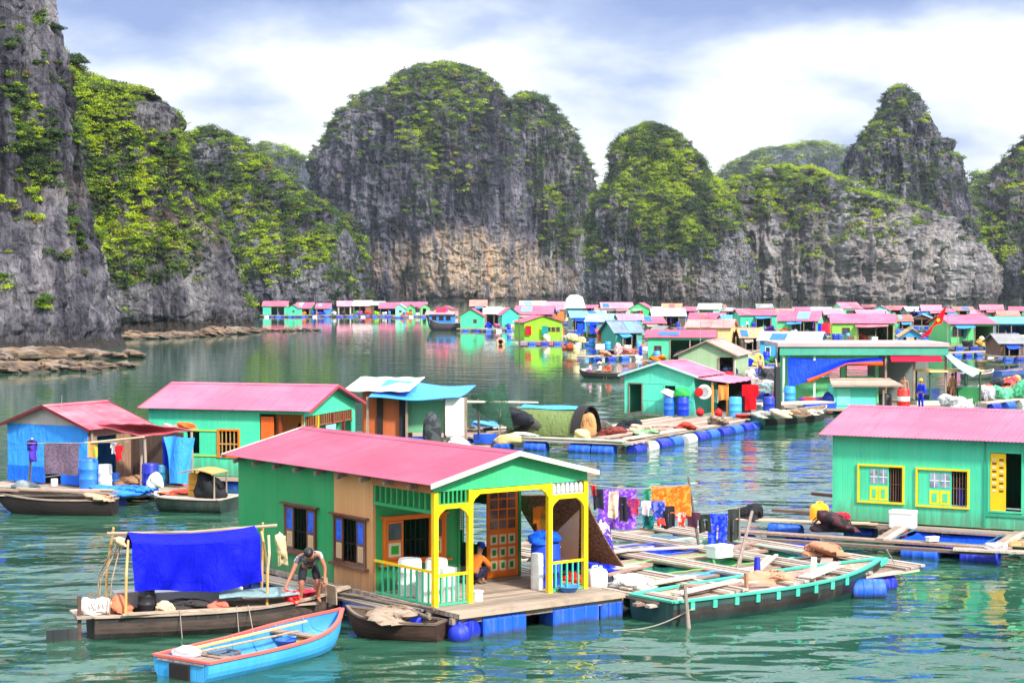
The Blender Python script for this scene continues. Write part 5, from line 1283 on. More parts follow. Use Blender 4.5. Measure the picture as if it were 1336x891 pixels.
def tarpf(u, v):
    x = px0 + (px1 - px0) * u
    s = (v - 0.32)                                # v=0 far eave .. v=.32 ridge .. 1 near hem
    if v < 0.32: y, z = 0.62 * (1 - v / 0.32), 2.10 - 0.40 * (1 - v / 0.32)
    else:
        q = (v - 0.32) / 0.68
        if q < 0.26: y, z = -0.52 * q / 0.26, 2.10 - 0.17 * q / 0.26
        else: w = (q - 0.26) / 0.74; y, z = -0.52 - 0.14 * w, 1.93 - 0.98 * w
    sag = math.sin(math.pi * u)
    z -= 0.05 * sag * (1 if v > 0.1 else 0.3); 
    q = max(0, (v - 0.45)) / 0.55
    y += q * (0.07 * math.sin(9 * u + 5 * v) + 0.05 * math.sin(19 * u - 8 * v) + 0.03 * math.sin(31 * u + 11 * v) + 0.10 * sag * math.sin(2.6 * u + 6 * abs(u - 0.5) * v))
    z += 0.03 * math.sin(8 * u) * q + 0.05 * (abs(u - .5) * 2) ** 3 * (1 if v > .3 else 0)
    return (x, y, z)
MB().sheet(tarpf, 60, 36, 0.008).build('tarpaulin', tarp(A(3, 14, 178, 1.0), 0.7), tb, smooth=60)
MB().tube([(3.62, -0.56, 1.0), (3.66, -0.66, 1.6), (3.66, -0.60, 2.0)], 0.03, 6).build('tarpaulin_edge_pole', flat(A(225, 200, 165, 0.85)), tb)
for (x, y, z, r_, c_) in ((3.95, -0.45, 1.75, (0.12, 0.1, 0.24), A(235, 215, 160, 0.85)), (0.55, -0.35, 1.98, (0.14, 0.12, 0.1), A(225, 190, 150, 0.85))):
    mb = MB(); mb.blob((x, y, z), r_, 12, 10, 0.3, 3); mb.build('rag', cloth(c_), tb, smooth=60)
garment('yellow grey rag tied to the tarpaulin pole by the green house', tbf(3.98, -0.45, 1.95), 0.2, 0.62, cloth(A(215, 195, 140, 0.85), A(150, 150, 140, 0.8)), 'cloth', 0.6, 8, 'rag')
def gt(u, v):
    return (2.55 + 1.75 * u + 0.25 * v * (1 - u), -0.78 + 1.2 * v, 0.66 + 0.17 * math.sin(math.pi * min(1, 0.15 + 0.85 * v)) * (1 - 0.3 * u) + 0.02 * math.sin(7 * u + 4 * v))
o = MB().sheet(gt, 16, 10, 0.01).build('grey_sheet', tarp(A(135, 165, 170, 0.85)), smooth=60)
o.location = tbf(0, 0, 0); o.rotation_euler = (0, 0, tb.rotation_euler.z); tag(o, uniq('blue grey plastic sheet spread over the middle of the old sampan'), 'sheet')
foam_box('long white foam slab on the old sampan under the tarpaulin', tbf(2.35, 0.45, 0.5), 1.9, 0.42, 0.28, tb.rotation_euler.z)
foam_box('grey white foam box at the back of the old sampan', tbf(0.95, 0.35, 0.5), 0.8, 0.4, 0.34, tb.rotation_euler.z, plastic(A(190, 185, 180, 0.8), 0.6))
barrel('black upright drum under the tarpaulin edge of the old sampan', tbf(1.12, -0.25, 0.45), plastic((0.02, 0.02, 0.024, 1)), 0.55, 0.18)
for k, (x, y, r_, c_, lb, nm) in enumerate(((0.08, -0.25, (.26, .22, .22), A(240, 225, 215, 0.85), 'white sack heaped at the stern of the old sampan', 'sack'), (0.52, -0.3, (.24, .2, .18), A(225, 130, 95, 0.9), 'orange rope pile on the stern deck of the old sampan', 'rope_pile'),
                                         (1.45, -0.55, (.2, .14, .12), A(225, 200, 160, 0.85), 'pale rag bundle beside the black drum on the sampan', 'rag_bundle'), (2.6, -0.6, (.18, .12, .12), A(215, 120, 100, 0.85), 'rusty red pot lying on the side deck of the sampan', 'pot'), (2.0, -0.15, (.5, .25, .12), (0.05, 0.045, 0.045, 1), 'dark fishing net spread on the floor of the sampan', 'net_heap'))):
    heap(lb, tbf(x, y, 0.5), r_, cloth(c_), 30 + k, nm, nm.split('_')[0], 0.3)
planks('split plank lying along the near gunwale of the old sampan', tbf(0.5, -0.72, 0.52), tbf(3.3, -0.80, 0.52), 0.2, wood((0.50, 0.37, 0.27, 1)), 2, 'plank', 'plank', 0.035, 5)
for k, x in enumerate((1.7, 2.9, 3.15)):
    rope(['thin mooring line hanging from the middle of the old sampan', 'thin mooring line hanging off the sampan beside the grey sheet', 'thin line running from the sampan to the skiff gunwale'][k], tbf(x, -0.86, 0.58), tbf(x + 0.02, -1.0 - 0.3 * (k > 1), -0.05), 0.0, 0.009)
MAN = person('bending man in grey vest and black shorts reaching down to the blue skiff', tbf(4.55, -0.60, 0.50), R(180) + R(8), BEND, cloth(A(195, 190, 195, 0.85), A(70, 65, 80, 0.8), pat=0.8, patscale=4.0), cloth((0.02, 0.02, 0.026, 1)), skin_mat((0.42, 0.16, 0.09, 1)), True, None, 1.1, True, False)
heap('red plastic fuel can bundle by the feet of the bending man', tbf(4.18, -0.60, 0.5), (0.17, 0.14, 0.2), plastic(A(225, 15, 30, 0.95)), 41, 'fuel_can', 'can', 0.2)
basin('crimson basin behind the legs of the bending man', tbf(4.55, -0.15, 0.5), plastic(A(200, 20, 60, 0.9)), 0.26, 0.18)
mb = MB(); mb.box(-0.35, 0.35, -0.02, 0.02, 0, 0.42); mb.box(-0.06, 0.06, -0.03, 0.03, 0.0, 0.55); o = mb.build('board', wood((0.50, 0.36, 0.26, 1))); o.location = tbf(5.0, -0.3, 0.45); o.rotation_euler = (0.15, 0.1, -0.7); tag(o, uniq('upright bow board right of the bending man'), 'board')

# ------------------------------------------------------------ fish-farm raft right of the front house
RF = lambda u, v, z=0.0: M0(u, v, z)
M_PALE = wood((0.52, 0.43, 0.36, 1), 0.4); M_REDW = wood((0.34, 0.21, 0.16, 1), 0.5)
gi = 0
vv = (-1.75, 0.55, 2.9, 5.2, 7.4)
uu = (4.75, 6.7, 8.7, 10.8, 12.7)
desc_v = ['front edge', 'second row', 'middle row', 'fourth row', 'back edge']; desc_u = ['house side', 'second column', 'middle column', 'fourth column', 'outer side']
raft = thing('fish_raft', uniq('fish farm raft of crossed grey planks beside the nearest house'), 'raft', M0(0, 0, 0), YAW0)
for i, v in enumerate(vv):
    for k in range(4):
        y = v + (k - 1.4) * 0.18; g_ = random.Random(i * 7 + k)
        MB().beam((uu[0] - 0.3 - g_.uniform(0, .3), y + g_.uniform(-.06, .06), 0.40 + g_.uniform(-.02, .02)), (uu[-1] + 0.3 + g_.uniform(-.3, .4), y + g_.uniform(-.06, .06), 0.40 + g_.uniform(-.02, .03)), 0.16, 0.06).build('plank', (M_PALE, M_WOOD, M_REDW)[(i + k) % 3], raft)
for j, u in enumerate(uu):
    for k in range(4):
        x = u + (k - 1.4) * 0.18; g_ = random.Random(j * 5 + k + 60)
        MB().beam((x + g_.uniform(-.05, .05), vv[0] - 0.35, 0.466 + 0.012 * k), (x + g_.uniform(-.05, .05), vv[-1] + 0.3, 0.466 + 0.012 * k), 0.155, 0.055).build('plank', (M_WOODY, wood((0.44, 0.36, 0.31, 1), 0.4, 1))[k % 2], raft)
for i, v in enumerate(vv):
    for j in range(4):
        if (i + j) % 2 == 0 or i == 0: drum('float_drum', ((uu[j] + uu[j + 1]) / 2, v, 0.10), 0.9, 0.27, 'x', (M_BLUEDRUM, M_DEEPDRUM)[(i + j) % 3 == 0], raft)
def pen(label, fr, u0, u1, v0, v1, mat, mat2, z=0.30, deep=0.9, seed=1):
    """net bag hung inside a raft cell: slack sheet with its hem draped over the planks"""
    g_ = random.Random(seed); p1, p2 = g_.uniform(0, 6), g_.uniform(0, 6)
    t = thing('fish_pen', uniq(label), 'fish pen')
    def fn(a, b):
        e = min(a, 1 - a, b, 1 - b) * 2
        return fr(u0 + (u1 - u0) * a, v0 + (v1 - v0) * b, z + 0.10 * (e < 0.04) - 0.26 * min(1, e * 2.2) + 0.035 * math.sin(6 * a + p1 + 4 * b) + 0.03 * math.sin(9 * b + p2))
    MB().sheet(fn, 16, 16, 0.01).build('net', mat, t, smooth=60)
    hem = MB()
    for a, b in (((u0, v0), (u1, v0)), ((u1, v0), (u1, v1)), ((u1, v1), (u0, v1)), ((u0, v1), (u0, v0))):
        pts = [fr(a[0] + (b[0] - a[0]) * k / 8, a[1] + (b[1] - a[1]) * k / 8, z + 0.19 + 0.008 * math.sin(k * 2.1 + p1)) for k in range(9)]
        hem.tube(pts, 0.02, 5)
    hem.build('hem', mat2, t, smooth=60); return t
GNET = cloth(A(120, 200, 140, 0.75), A(70, 160, 130, 0.7), pat=0.6, patscale=2.0); LNET = cloth(A(150, 195, 120, 0.7)); BNET = tarp(A(40, 140, 215, 0.9)); TNET = netting(A(70, 170, 140, 0.8), 0.4)
pen('fish pen with pale green netting nearest the porch', RF, 4.95, 6.5, -1.5, 0.3, GNET, LNET, seed=1)
pen('fish pen lined with bright blue sheet', RF, 6.95, 8.5, -1.3, 0.35, BNET, flat(A(60, 160, 190, 0.9)), seed=2)
pen('fish pen with yellow green net hem in the middle of the raft', RF, 6.95, 8.45, 0.8, 2.65, TNET, LNET, seed=3)
pen('fish pen with pale lime net edge right of the leaning oar', RF, 9.0, 10.55, 0.8, 2.6, GNET, LNET, seed=4)
pen('fish pen with turquoise net on the outer side of the raft', RF, 11.05, 12.5, 0.8, 4.9, TNET, flat(A(130, 215, 190, 0.9)), seed=5)
pen('fish pen lined with royal blue sheet behind the oar', RF, 9.0, 10.5, 3.2, 4.9, tarp(A(15, 60, 205, 0.9)), M_BLUEDRUM, seed=6)
g_ = random.Random(8)
lp = [((4.6, -0.6), (6.9, -0.3), 'pale loose plank laid across the raft next to the white jug'), ((5.0, 0.9), (7.2, 1.5), 'grey loose plank slanting behind the first fish pen'), ((4.5, 2.2), (6.8, 1.6), 'pink grey loose plank below the rush mat'), ((8.4, -0.9), (10.9, 0.9), 'long reddish plank crossing the front of the raft'), ((8.9, -1.6), (11.5, -0.7), 'bleached plank lying toward the bow of the turquoise boat'),
      ((6.2, 3.4), (8.6, 3.9), 'bleached plank behind the blue bundle'), ((8.2, 4.2), (10.4, 3.2), 'weathered plank under the hanging blue trousers'), ((10.3, 2.4), (12.4, 2.9), 'narrow plank at the outer corner of the raft'), ((5.2, -1.9), (7.4, -1.3), 'split plank along the front edge of the raft'), ((7.2, 5.6), (9.8, 6.1), 'pale plank at the back of the raft'), ((10.6, -1.1), (12.5, 0.5), 'sun bleached plank crossing the outer front cell')]
for k, (a, b, lb) in enumerate(lp): planks(lb, RF(*a, 0.56 + 0.01 * (k % 3)), RF(*b, 0.57 + 0.012 * (k % 4)), 0.22 if k % 2 else 0.3, (M_PALE, M_REDW, wood((0.5, 0.42, 0.36, 1), 0.35))[k % 3], 1 + k % 2, 'loose_plank', 'plank', 0.04, k)
barrel('blue barrel standing behind the lower end of the rush mat', RF(6.1, 3.3, 0.48), plastic(A(45, 140, 230, 0.95)), 1.0, 0.36)
heap('royal blue net bundle on the raft below the washing', RF(6.6, 2.9, 0.48), (0.62, 0.5, 0.62), cloth(A(25, 40, 205, 0.95), A(90, 60, 190, 0.9), pat=0.6, patscale=4.0), 51, 'net_bundle', 'net')
heap('deep blue tarpaulin crumpled at the foot of the rush mat', RF(5.75, 2.0, 0.46), (0.62, 0.35, 0.28), tarp(A(10, 40, 200, 1.0)), 52, 'tarpaulin_heap', 'tarpaulin')
heap('patterned purple bedding heaped beside the blue net bundle', RF(7.05, 3.2, 0.48), (0.35, 0.3, 0.72), cloth(A(70, 50, 140, 0.9), A(230, 190, 190, 0.85), pat=0.9, patscale=6.0), 53, 'bedding', 'bedding')
heap('red plastic bag beside the base of the rush mat', RF(4.62, 1.1, 0.47), (0.26, 0.2, 0.14), plastic(A(225, 20, 30, 0.95)), 54, 'plastic_bag', 'bag')
heap('white foam pieces piled at the edge of the first fish pen', RF(5.15, -0.35, 0.5), (0.45, 0.3, 0.17), plastic(WHITE, 0.6), 55, 'foam_pile', 'foam', 0.35)
heap('low white foam float pile beside the foam pieces', RF(5.6, 0.2, 0.48), (0.4, 0.28, 0.13), plastic(A(225, 215, 200, 0.85), 0.6), 56, 'foam_pile', 'foam', 0.35)
pole('short royal blue post standing in the front of the raft', RF(8.35, -1.1, 0.4), RF(8.35, -1.1, 1.0), 0.09, plastic(A(10, 30, 170, 1)), 'short_post', 'post')
pole('weathered oar leaning up out of the raft', RF(8.95, 0.2, 0.42), RF(10.15, 0.9, 1.75), 0.05, wood((0.26, 0.19, 0.16, 1), 0.5, 2), 'oar', 'oar')
foam_box('white foam block under the hanging blue trousers', RF(10.1, 2.0, 0.5), 0.6, 0.4, 0.30, YAW0)
heap('brown dry fishing net on the outer end of the raft', RF(11.9, 0.2, 0.62), (0.5, 0.5, 0.2), cloth(A(190, 130, 100, 0.85)), 57, 'net_heap', 'net', 0.3)
# washing lines
DW = 47.0
q0, q1, q2 = Q(772, 634, 47.5), Q(905, 668, 49.0), Q(964, 664, 50.0)
pole('leaning grey washing pole beside the orange blanket', Vector((Q(912, 708, 49).x, 49, 0.45)), Q(898, 622, 49), 0.035, wood((0.13, 0.11, 0.11, 1), 0.4, 2))
pole('short pole at the right end of the washing line', Vector((Q(965, 710, 50).x, 50, 0.45)), Q(964, 660, 50), 0.03, wood((0.2, 0.16, 0.13, 1), 0.4, 2))
rope('long washing line behind the rush mat', Q(768, 632, 45.2), Q(899, 632, 49), 0.10)
rope('lower washing line with the dark trousers', Q(840, 655, 48.2), Q(965, 661, 50), 0.2)
rope('stay of the leaning washing pole', Q(898, 622, 49), Q(952, 664, 49.9), 0.0, 0.008)
G_ = [  # px, top py, width px, bottom py, colour, 2nd, kind, label
    (774, 632, 5, 646, RED, None, 'cloth', 'small red cloth at the left end of the washing line'),
    (780, 638, 12, 664, (0.02, 0.02, 0.03, 1), None, 'cloth', 'black cloth next to the red cloth on the washing line'),
    (806, 638, 46, 690, PURPLE, A(170, 130, 220, 0.9), 'cloth', 'wide purple patterned blanket on the washing line'),
    (801, 641, 12, 676, CREAM, A(210, 170, 150, 0.85), 'cloth', 'cream towel hanging before the purple blanket'),
    (812.5, 648, 9, 680, (0.015, 0.015, 0.018, 1), None, 'trousers', 'narrow black leggings before the purple blanket'),
    (826.5, 650, 14, 672, A(190, 60, 90, 0.9), A(110, 40, 110, 0.9), 'shirt', 'crimson and plum shirt before the purple blanket'),
    (844, 638, 9, 653, A(60, 160, 120, 0.85), None, 'cloth', 'small green cloth left of the orange blanket'),
    (843, 653, 12, 672, A(240, 220, 225, 0.85), None, 'shirt', 'white pink shirt below the small green cloth'),
    (858, 653, 18, 680, A(40, 60, 170, 0.9), A(120, 130, 220, 0.9), 'shirt', 'blue striped shirt before the orange blanket'),
    (846, 672, 14, 690, A(20, 120, 110, 0.9), A(10, 40, 60, 0.9), 'cloth', 'teal patterned cloth under the white pink shirt'),
    (875, 634, 47, 672, A(240, 105, 25, 0.95), A(250, 150, 60, 0.9), 'cloth', 'bright orange blanket on the washing line'),
    (862, 676, 9, 685, A(235, 80, 60, 0.9), None, 'cloth', 'small coral cloth below the blue striped shirt'),
    (872, 660, 15, 689, (0.02, 0.02, 0.026, 1), None, 'trousers', 'black trousers before the orange blanket'),
    (888, 668, 13, 687, A(230, 70, 40, 0.9), A(240, 200, 190, 0.85), 'shirt', 'red and white shirt at the hem of the orange blanket'),
    (904, 668, 18, 688, A(85, 45, 65, 0.85), None, 'shirt', 'dark plum shirt left of the dark green trousers'),
    (919, 671, 14, 694, (0.02, 0.028, 0.02, 1), None, 'trousers', 'dark green trousers left of the bright blue trousers'),
    (937, 670, 23, 715, A(15, 45, 215, 1.0), A(70, 100, 230, 0.9), 'trousers', 'bright royal blue trousers on the lower washing line'),
    (957, 664, 13, 706, A(60, 65, 62, 0.8), None, 'trousers', 'charcoal trousers at the right end of the lower washing line')]
for k, (x, y0, w, y1, c, c2, kd, lb) in enumerate(G_):
    Dg = 46.0 + (x - 772) / 190 * 4.0 - (0.12 if k % 2 else 0)
    if k in (2, 10): Dg += 0.45
    p = Q(x, y0, Dg); garment(lb, p, w / F * Dg * 1.1, (y1 - y0) / F * Dg, cloth(c, c2, pat=0.9 if c2 else 0.0), kd, 0.1, k + 3)
# ------------------------------------------------------------ long boat with turquoise gunwale
BB_A, BB_B = P(850, 812, 0), P(1148, 766, 0)
bb, bbf, bbz, bbw, bbL = boat('long wooden boat with turquoise gunwale and black tarred side, right of the raft', BB_A, BB_B, 1.9, 0.74, paint(A(20, 72, 68, 0.8), 0.5, 0.6), paint(A(64, 190, 160, 0.85), 0.4, 0.55), wood((0.55, 0.45, 0.36, 1), 0.35), 0.18, 0.72, 0.22, 8, 2, wood((0.55, 0.46, 0.37, 1), 0.35), band=paint(A(40, 34, 34, 0.7), 0.35, 0.5), rim=0.12, bowfrac=0.5, name='wooden_boat')
mb = MB()
for k in range(7): mb.box(0.4 + k * 0.62, 0.98 + k * 0.62, -0.72 + 0.02 * (k % 2), 0.72, 0.385 + 0.006 * (k % 3), 0.415 + 0.006 * (k % 3))
mb.build('deck_boards', wood((0.60, 0.50, 0.40, 1), 0.35, 1), bb)
for k in range(9):
    x = 0.5 + k * 0.62; s_ = x / bbL
    MB().box(x - 0.06, x + 0.06, -bbw(s_) - 0.03, -bbw(s_) + 0.015, bbz(s_) - 0.20, bbz(s_) - 0.01).build('rub_block', paint(A(64, 200, 165, 0.95), 0.4, 0.3), bb)
MB().beam((bbL - 0.05, 0, 0.55), (bbL + 0.25, 0, 0.66), 0.12, 0.10).build('stem_head', paint(A(64, 200, 165, 0.95), 0.4, 0.3), bb)
MB().beam((4.9, -0.25, 0.45), (5.0, -0.2, 1.0), 0.12, 0.08).build('mooring_post', wood((0.60, 0.52, 0.44, 1), 0.3, 2), bb)
MB().beam((2.65, -0.3, 0.4), (2.62, -0.3, 0.87), 0.07, 0.07).build('thole_pin', wood((0.35, 0.18, 0.10, 1), 0.3, 2), bb)
pole('forked grey pole standing in the water at the stern of the turquoise boat', bbf(0.25, -0.95, -0.5), bbf(0.10, -0.92, 0.95), 0.05, wood((0.30, 0.24, 0.20, 1), 0.5, 2))
planks('bleached plank lying lengthwise in the turquoise boat', bbf(1.0, 0.25, 0.47), bbf(4.4, 0.4, 0.51), 0.3, wood((0.58, 0.48, 0.42, 1), 0.3), 2, 'plank', 'plank', 0.04, 4)
planks('reddish plank slanting across the turquoise boat', bbf(1.5, 0.75, 0.57), bbf(3.4, -0.1, 0.51), 0.2, M_REDW, 1, 'plank', 'plank', 0.05, 6)
heap('pinkish net piled before the bow of the turquoise boat', bbf(4.1, 0.35, 0.43), (0.5, 0.4, 0.2), cloth(A(205, 150, 120, 0.85)), 61, 'net_heap', 'net', 0.3)
planks('pair of bleached boards at the bow of the turquoise boat', bbf(4.6, -0.3, 0.57), bbf(6.0, 0.0, 0.71), 0.4, wood((0.62, 0.54, 0.46, 1), 0.3), 2, 'plank', 'plank', 0.035, 9)
drum_b = drum('float_barrel', P(1132, 770, 0.15), 0.8, 0.27, 'x', M_BLUEDRUM); tag(drum_b, uniq('blue float barrel in the water under the bow of the turquoise boat'), 'barrel')
rope('mooring rope from the turquoise bow into the water', bbf(bbL + 0.25, 0, 0.9), P(1185, 760, -0.05), 0.05, 0.015)
rope('slack rope along the water by the turquoise boat stern', bbf(0.4, -0.9, 0.4), P(800, 822, 0.0), 0.15, 0.012)
# ------------------------------------------------------------ turquoise house at the right edge
YR = R(-118); WR, LR = 5.3, 9.4
cr0 = P(1086, 677, 0.45); orgR = cr0 - Vector((math.cos(YR), math.sin(YR), 0)) * (WR / 2); orgR.z = 0
_fr = frame(orgR, YR); RFc = lambda u, w, z=0.0: _fr(WR / 2 + w, u, z)   # u along the front to the right, w towards the camera
HR_ = thing('floating_house', uniq('turquoise floating house with pale pink roof and yellow windows at the right edge'), 'house', orgR, YR)
mt = paint(A(72, 208, 158, 0.95), 0.14, 0.35, 0.55, 0.6); m_yf = flat(A(225, 205, 40, 0.95), 0.5)
fr_ = face_of('right', WR, LR)
opsR = [(0.82, 2.10, 1.05, 2.06), (2.55, 3.98, 1.02, 2.03), (4.62, 5.5, 0.95, 2.6)]
gable_walls(HR_, WR, LR, 0.45, 2.98, 3.62, mt, {'right': opsR})
for k, (a, b, z0, z1) in enumerate(opsR[:2]):
    f_ = frame_part(HR_, fr_, a, b, z0, z1, m_yf, 0.06, 0.05)
    w_ = b - a
    mb = MB(); mb.m = 0; mb.fbox(fr_, a + 0.01, a + w_ * 0.22, -0.04, 0.0, z0, z1)
    mb.fbox(fr_, a + w_ * 0.22, a + w_ * 0.68, -0.04, 0.004, z0, z1)
    for q in (0, 1):
        x0 = a + w_ * (0.245 + q * 0.215); x1 = x0 + w_ * 0.19
        mb.m = 1; mb.fbox(fr_, x0, x1, 0.005, 0.012, z0 + 0.52, z1 - 0.08); mb.fbox(fr_, x0 - 0.02, x1 + 0.02, 0.004, 0.010, z0 + 0.02, z0 + 0.44) if False else None
        mb.m = 2; mb.fbox(fr_, x0 - 0.012, x1 + 0.012, 0.005, 0.011, z0 + 0.03, z0 + 0.44)
        mb.m = 3; mb.fbox(fr_, x0 + 0.07, x1 - 0.07, 0.012, 0.018, z0 + 0.11, z0 + 0.35)
        mb.m = 4; mb.fbox(fr_, x0 + (x1 - x0) * 0.46, x0 + (x1 - x0) * 0.54, 0.013, 0.018, z0 + 0.52, z1 - 0.08); mb.fbox(fr_, x0, x1, 0.013, 0.018, z0 + 0.70, z0 + 0.73)
    mb.build('shutter', [mt, glass((0.16, 0.2, 0.24, 1)), flat(A(215, 215, 40, 0.95)), flat(A(80, 215, 160, 0.9)), flat(WHITE)], f_)
    mb = MB()
    for j in range(5): mb.fbox(fr_, a + w_ * 0.71 + j * w_ * 0.06, a + w_ * 0.71 + j * w_ * 0.06 + 0.02, -0.05, -0.03, z0, z1)
    mb.fbox(fr_, a + w_ * 0.69, b, -0.05, -0.03, z0 + 0.5, z0 + 0.52)
    mb.build('window_bars', wood((0.18, 0.08, 0.06, 1), 0.4, 2), f_)
heap('small blue bottle pile inside the second yellow window', RFc(3.7, -0.35, 1.02), (0.1, 0.1, 0.35), plastic(A(20, 50, 200, 0.95)), 71, 'bottle_pile', 'bottles', 0.1)
f_ = frame_part(HR_, fr_, 4.62, 5.5, 0.97, 2.6, mt, 0.05, 0.03, name='door_frame')
mb = MB(); mb.m = 0; mb.fbox(fr_, 4.63, 5.06, -0.03, 0.012, 0.96, 2.58)
for q in (0, 1):
    for j in range(9):
        mb.m = 1 if (j + q) % 2 else 2; mb.fbox(fr_, 4.68 + q * 0.2, 4.80 + q * 0.2, 0.012, 0.02, 1.5 + j * 0.11, 1.5 + j * 0.11 + 0.055)
mb.build('door', [flat(A(250, 195, 15, 1.0)), flat(A(120, 75, 25, 0.9)), flat(CREAM)], HR_)
mb = MB(); mb.fbox(fr_, 4.45, 4.50, 0.001, 0.03, 0.5, 2.95); mb.fbox(fr_, 4.50, LR, 0.001, 0.03, 0.80, 0.86); mb.build('corner_board', paint(A(50, 165, 125, 0.9), 0.5, 0.2), HR_)
roof_parts(HR_, WR, LR, 3.0, 3.62, 0.3, 0.32, 0.3, 0.3, sheetmetal(A(222, 110, 150, 0.52), (0.42, 0.21, 0.27), 0.06), flat(A(200, 110, 130, 0.8)), 0.11, 0.007)
d = MB(); d.box(-WR / 2 - 0.1, WR / 2 + 0.25, -0.3, LR + 0.2, 0.30, 0.40); d.build('deck', M_DECKX, HR_)
for k in range(5): drum('float_drum', (WR / 2 - 0.2, 0.8 + k * 1.9, 0.05), 0.9, 0.27, 'y', (M_BLUEDRUM, M_DEEPDRUM)[k % 2], HR_)
# pens and walkways before it
rr = thing('fish_raft', uniq('fish farm raft of long planks before the turquoise house at the right'), 'raft', orgR, YR)
for (a, b, w_) in (((-3.0, 0.55), (7.0, 0.75), 0.30), ((-3.2, 3.55), (6.0, 3.35), 0.30), ((4.7, 4.2), (12, 3.0), 0.34), ((5.4, 2.4), (12, 2.0), 0.30), ((-2.8, 0.4), (-2.6, 3.8), 0.3), ((2.3, 0.4), (2.6, 3.6), 0.3), ((5.6, 0.4), (5.7, 3.6), 0.26)):
    for k in range(2):
        o_ = (k - 0.5) * 0.2; dx, dy = b[0] - a[0], b[1] - a[1]; l_ = math.hypot(dx, dy); nx_, ny_ = -dy / l_ * o_, dx / l_ * o_
        MB().beam((WR / 2 + a[1] + ny_, a[0] + nx_, 0.40 + .055 * (abs(dx) < 1)), (WR / 2 + b[1] + ny_, b[0] + nx_, 0.38 + .055 * (abs(dx) < 1)), 0.18, 0.06).build('plank', (M_WOODY, M_REDW, M_PALE)[(k + int(a[0])) % 3], rr)
for k, (u, w) in enumerate(((-1.6, 3.5), (0.3, 3.5), (3.6, 3.4), (5.2, 3.4), (-1.2, 0.7), (7.0, 3.6), (8.6, 3.2), (9.8, 2.6))): drum('float_drum', (WR / 2 + w, u, 0.06), 1.0, 0.27, 'y', (M_BLUEDRUM, M_DEEPDRUM)[k % 2], rr)
pen('fish pen lined with dark blue sheet before the turquoise house', RFc, 2.75, 5.2, 0.75, 3.2, tarp(A(15, 70, 190, 0.9)), flat(A(60, 120, 150, 0.8)), 0.22, seed=11)
pen('fish pen with teal net before the yellow door', RFc, 5.95, 8.8, 0.75, 2.0, TNET, flat(A(60, 120, 150, 0.8)), 0.22, seed=12)
foam_box('white foam fish box on the walkway below the yellow windows', RFc(2.3, 0.62, 0.42), 0.7, 0.5, 0.48, YR + R(90))
heap('black fishing net heap below the first yellow window', RFc(0.7, 2.2, 0.40), (0.58, 0.42, 0.34), cloth((0.02, 0.018, 0.02, 1), (0.09, 0.03, 0.04, 1), pat=0.8, patscale=4.0), 72, 'net_heap', 'net', 0.35)
heap('red cloth thrown on the black net heap', RFc(0.95, 2.0, 0.74), (0.24, 0.2, 0.12), cloth(A(200, 40, 60, 0.9)), 73, 'cloth_heap', 'cloth')
heap('black net bundle lying on the raft left of the yellow can', RFc(-2.2, 1.0, 0.44), (0.55, 0.4, 0.24), cloth((0.015, 0.015, 0.018, 1)), 74, 'net_bundle', 'net', 0.3, 1.4)
jug('yellow jerrycan at the left corner of the turquoise house', RFc(-0.15, 0.75, 0.42), plastic(A(250, 180, 20, 1.0)), 1.55, flat(A(250, 180, 20, 1)), 0.8)
planks('plank laid from the black net bundle to the turquoise house', RFc(-2.4, 1.6, 0.47), RFc(1.5, 0.75, 0.50), 0.42, wood((0.52, 0.36, 0.23, 1), 0.35), 2, 'plank', 'plank', 0.05, 13)
planks('pair of dark poles sticking out left of the yellow jerrycan', RFc(-1.6, 0.1, 0.62), RFc(0.2, 0.55, 0.66), 0.25, wood((0.16, 0.09, 0.07, 1)), 2, 'timber', 'timber', 0.09, 14)
planks('dark plank along the water edge of the right raft', RFc(-3.4, 4.3, 0.32), RFc(5.9, 4.0, 0.30), 0.22, wood((0.17, 0.11, 0.09, 1)), 1, 'plank', 'plank', 0.07, 15)
planks('stub of red timber jutting from the left gable of the turquoise house', RFc(-0.7, -0.4, 1.12), RFc(0.05, -0.4, 1.08), 0.14, wood((0.14, 0.04, 0.04, 1)), 1, 'timber', 'timber', 0.09, 16)
foam_box('small white foam scrap on the edge of the dark blue pen', RFc(3.9, 3.35, 0.45), 0.35, 0.2, 0.12, 0.5)
crate('beige wooden crate on the walkway at the right edge', RFc(6.1, 2.9, 0.42), flat(A(225, 190, 130, 0.85)), 0.6, 0.4, 0.14, YR)
heap('white rag on the walkway corner at the right raft', RFc(5.75, 3.9, 0.42), (0.3, 0.2, 0.12), cloth(A(205, 200, 200, 0.8)), 75, 'rag', 'rag')

# ------------------------------------------------------------ long green house with pink roof on the left
Y3 = R(73); W3, L3 = 4.9, 6.2
c3 = Vector((-7.1 - 0.35, 66.9 + 0.35, 0)); org3 = c3 + Vector((math.cos(Y3), math.sin(Y3), 0)) * (W3 / 2)
_f3 = frame(org3, Y3); F3 = lambda u, w, z=0.0: _f3(-W3 / 2 - w, L3 - u, z)
H3 = thing('floating_house', uniq('long mint floating house with pink roof and orange porch, behind the nearest house'), 'house', org3, Y3)
m3 = paint(A(72, 214, 165, 0.95), 0.14, 0.32, 0.55, 0.6)
l3 = face_of('left', W3, L3)
gable_walls(H3, W3, L3 - 0.0, 0.4, 2.88, 3.62, m3, {'left': [(1.55, 2.05, 1.2, 2.0), (2.85, 3.6, 1.15, 2.05), (4.45, L3 - 0.06, 0.4, 2.7)], 'front': [(0.06, 4.6, 0.4, 2.62)]}, sides=('front', 'back', 'left', 'right'))
f_ = frame_part(H3, l3, 1.35, 2.8, 1.2, 2.02, flat(A(150, 180, 60, 0.9)), 0.05, 0.03) if False else None
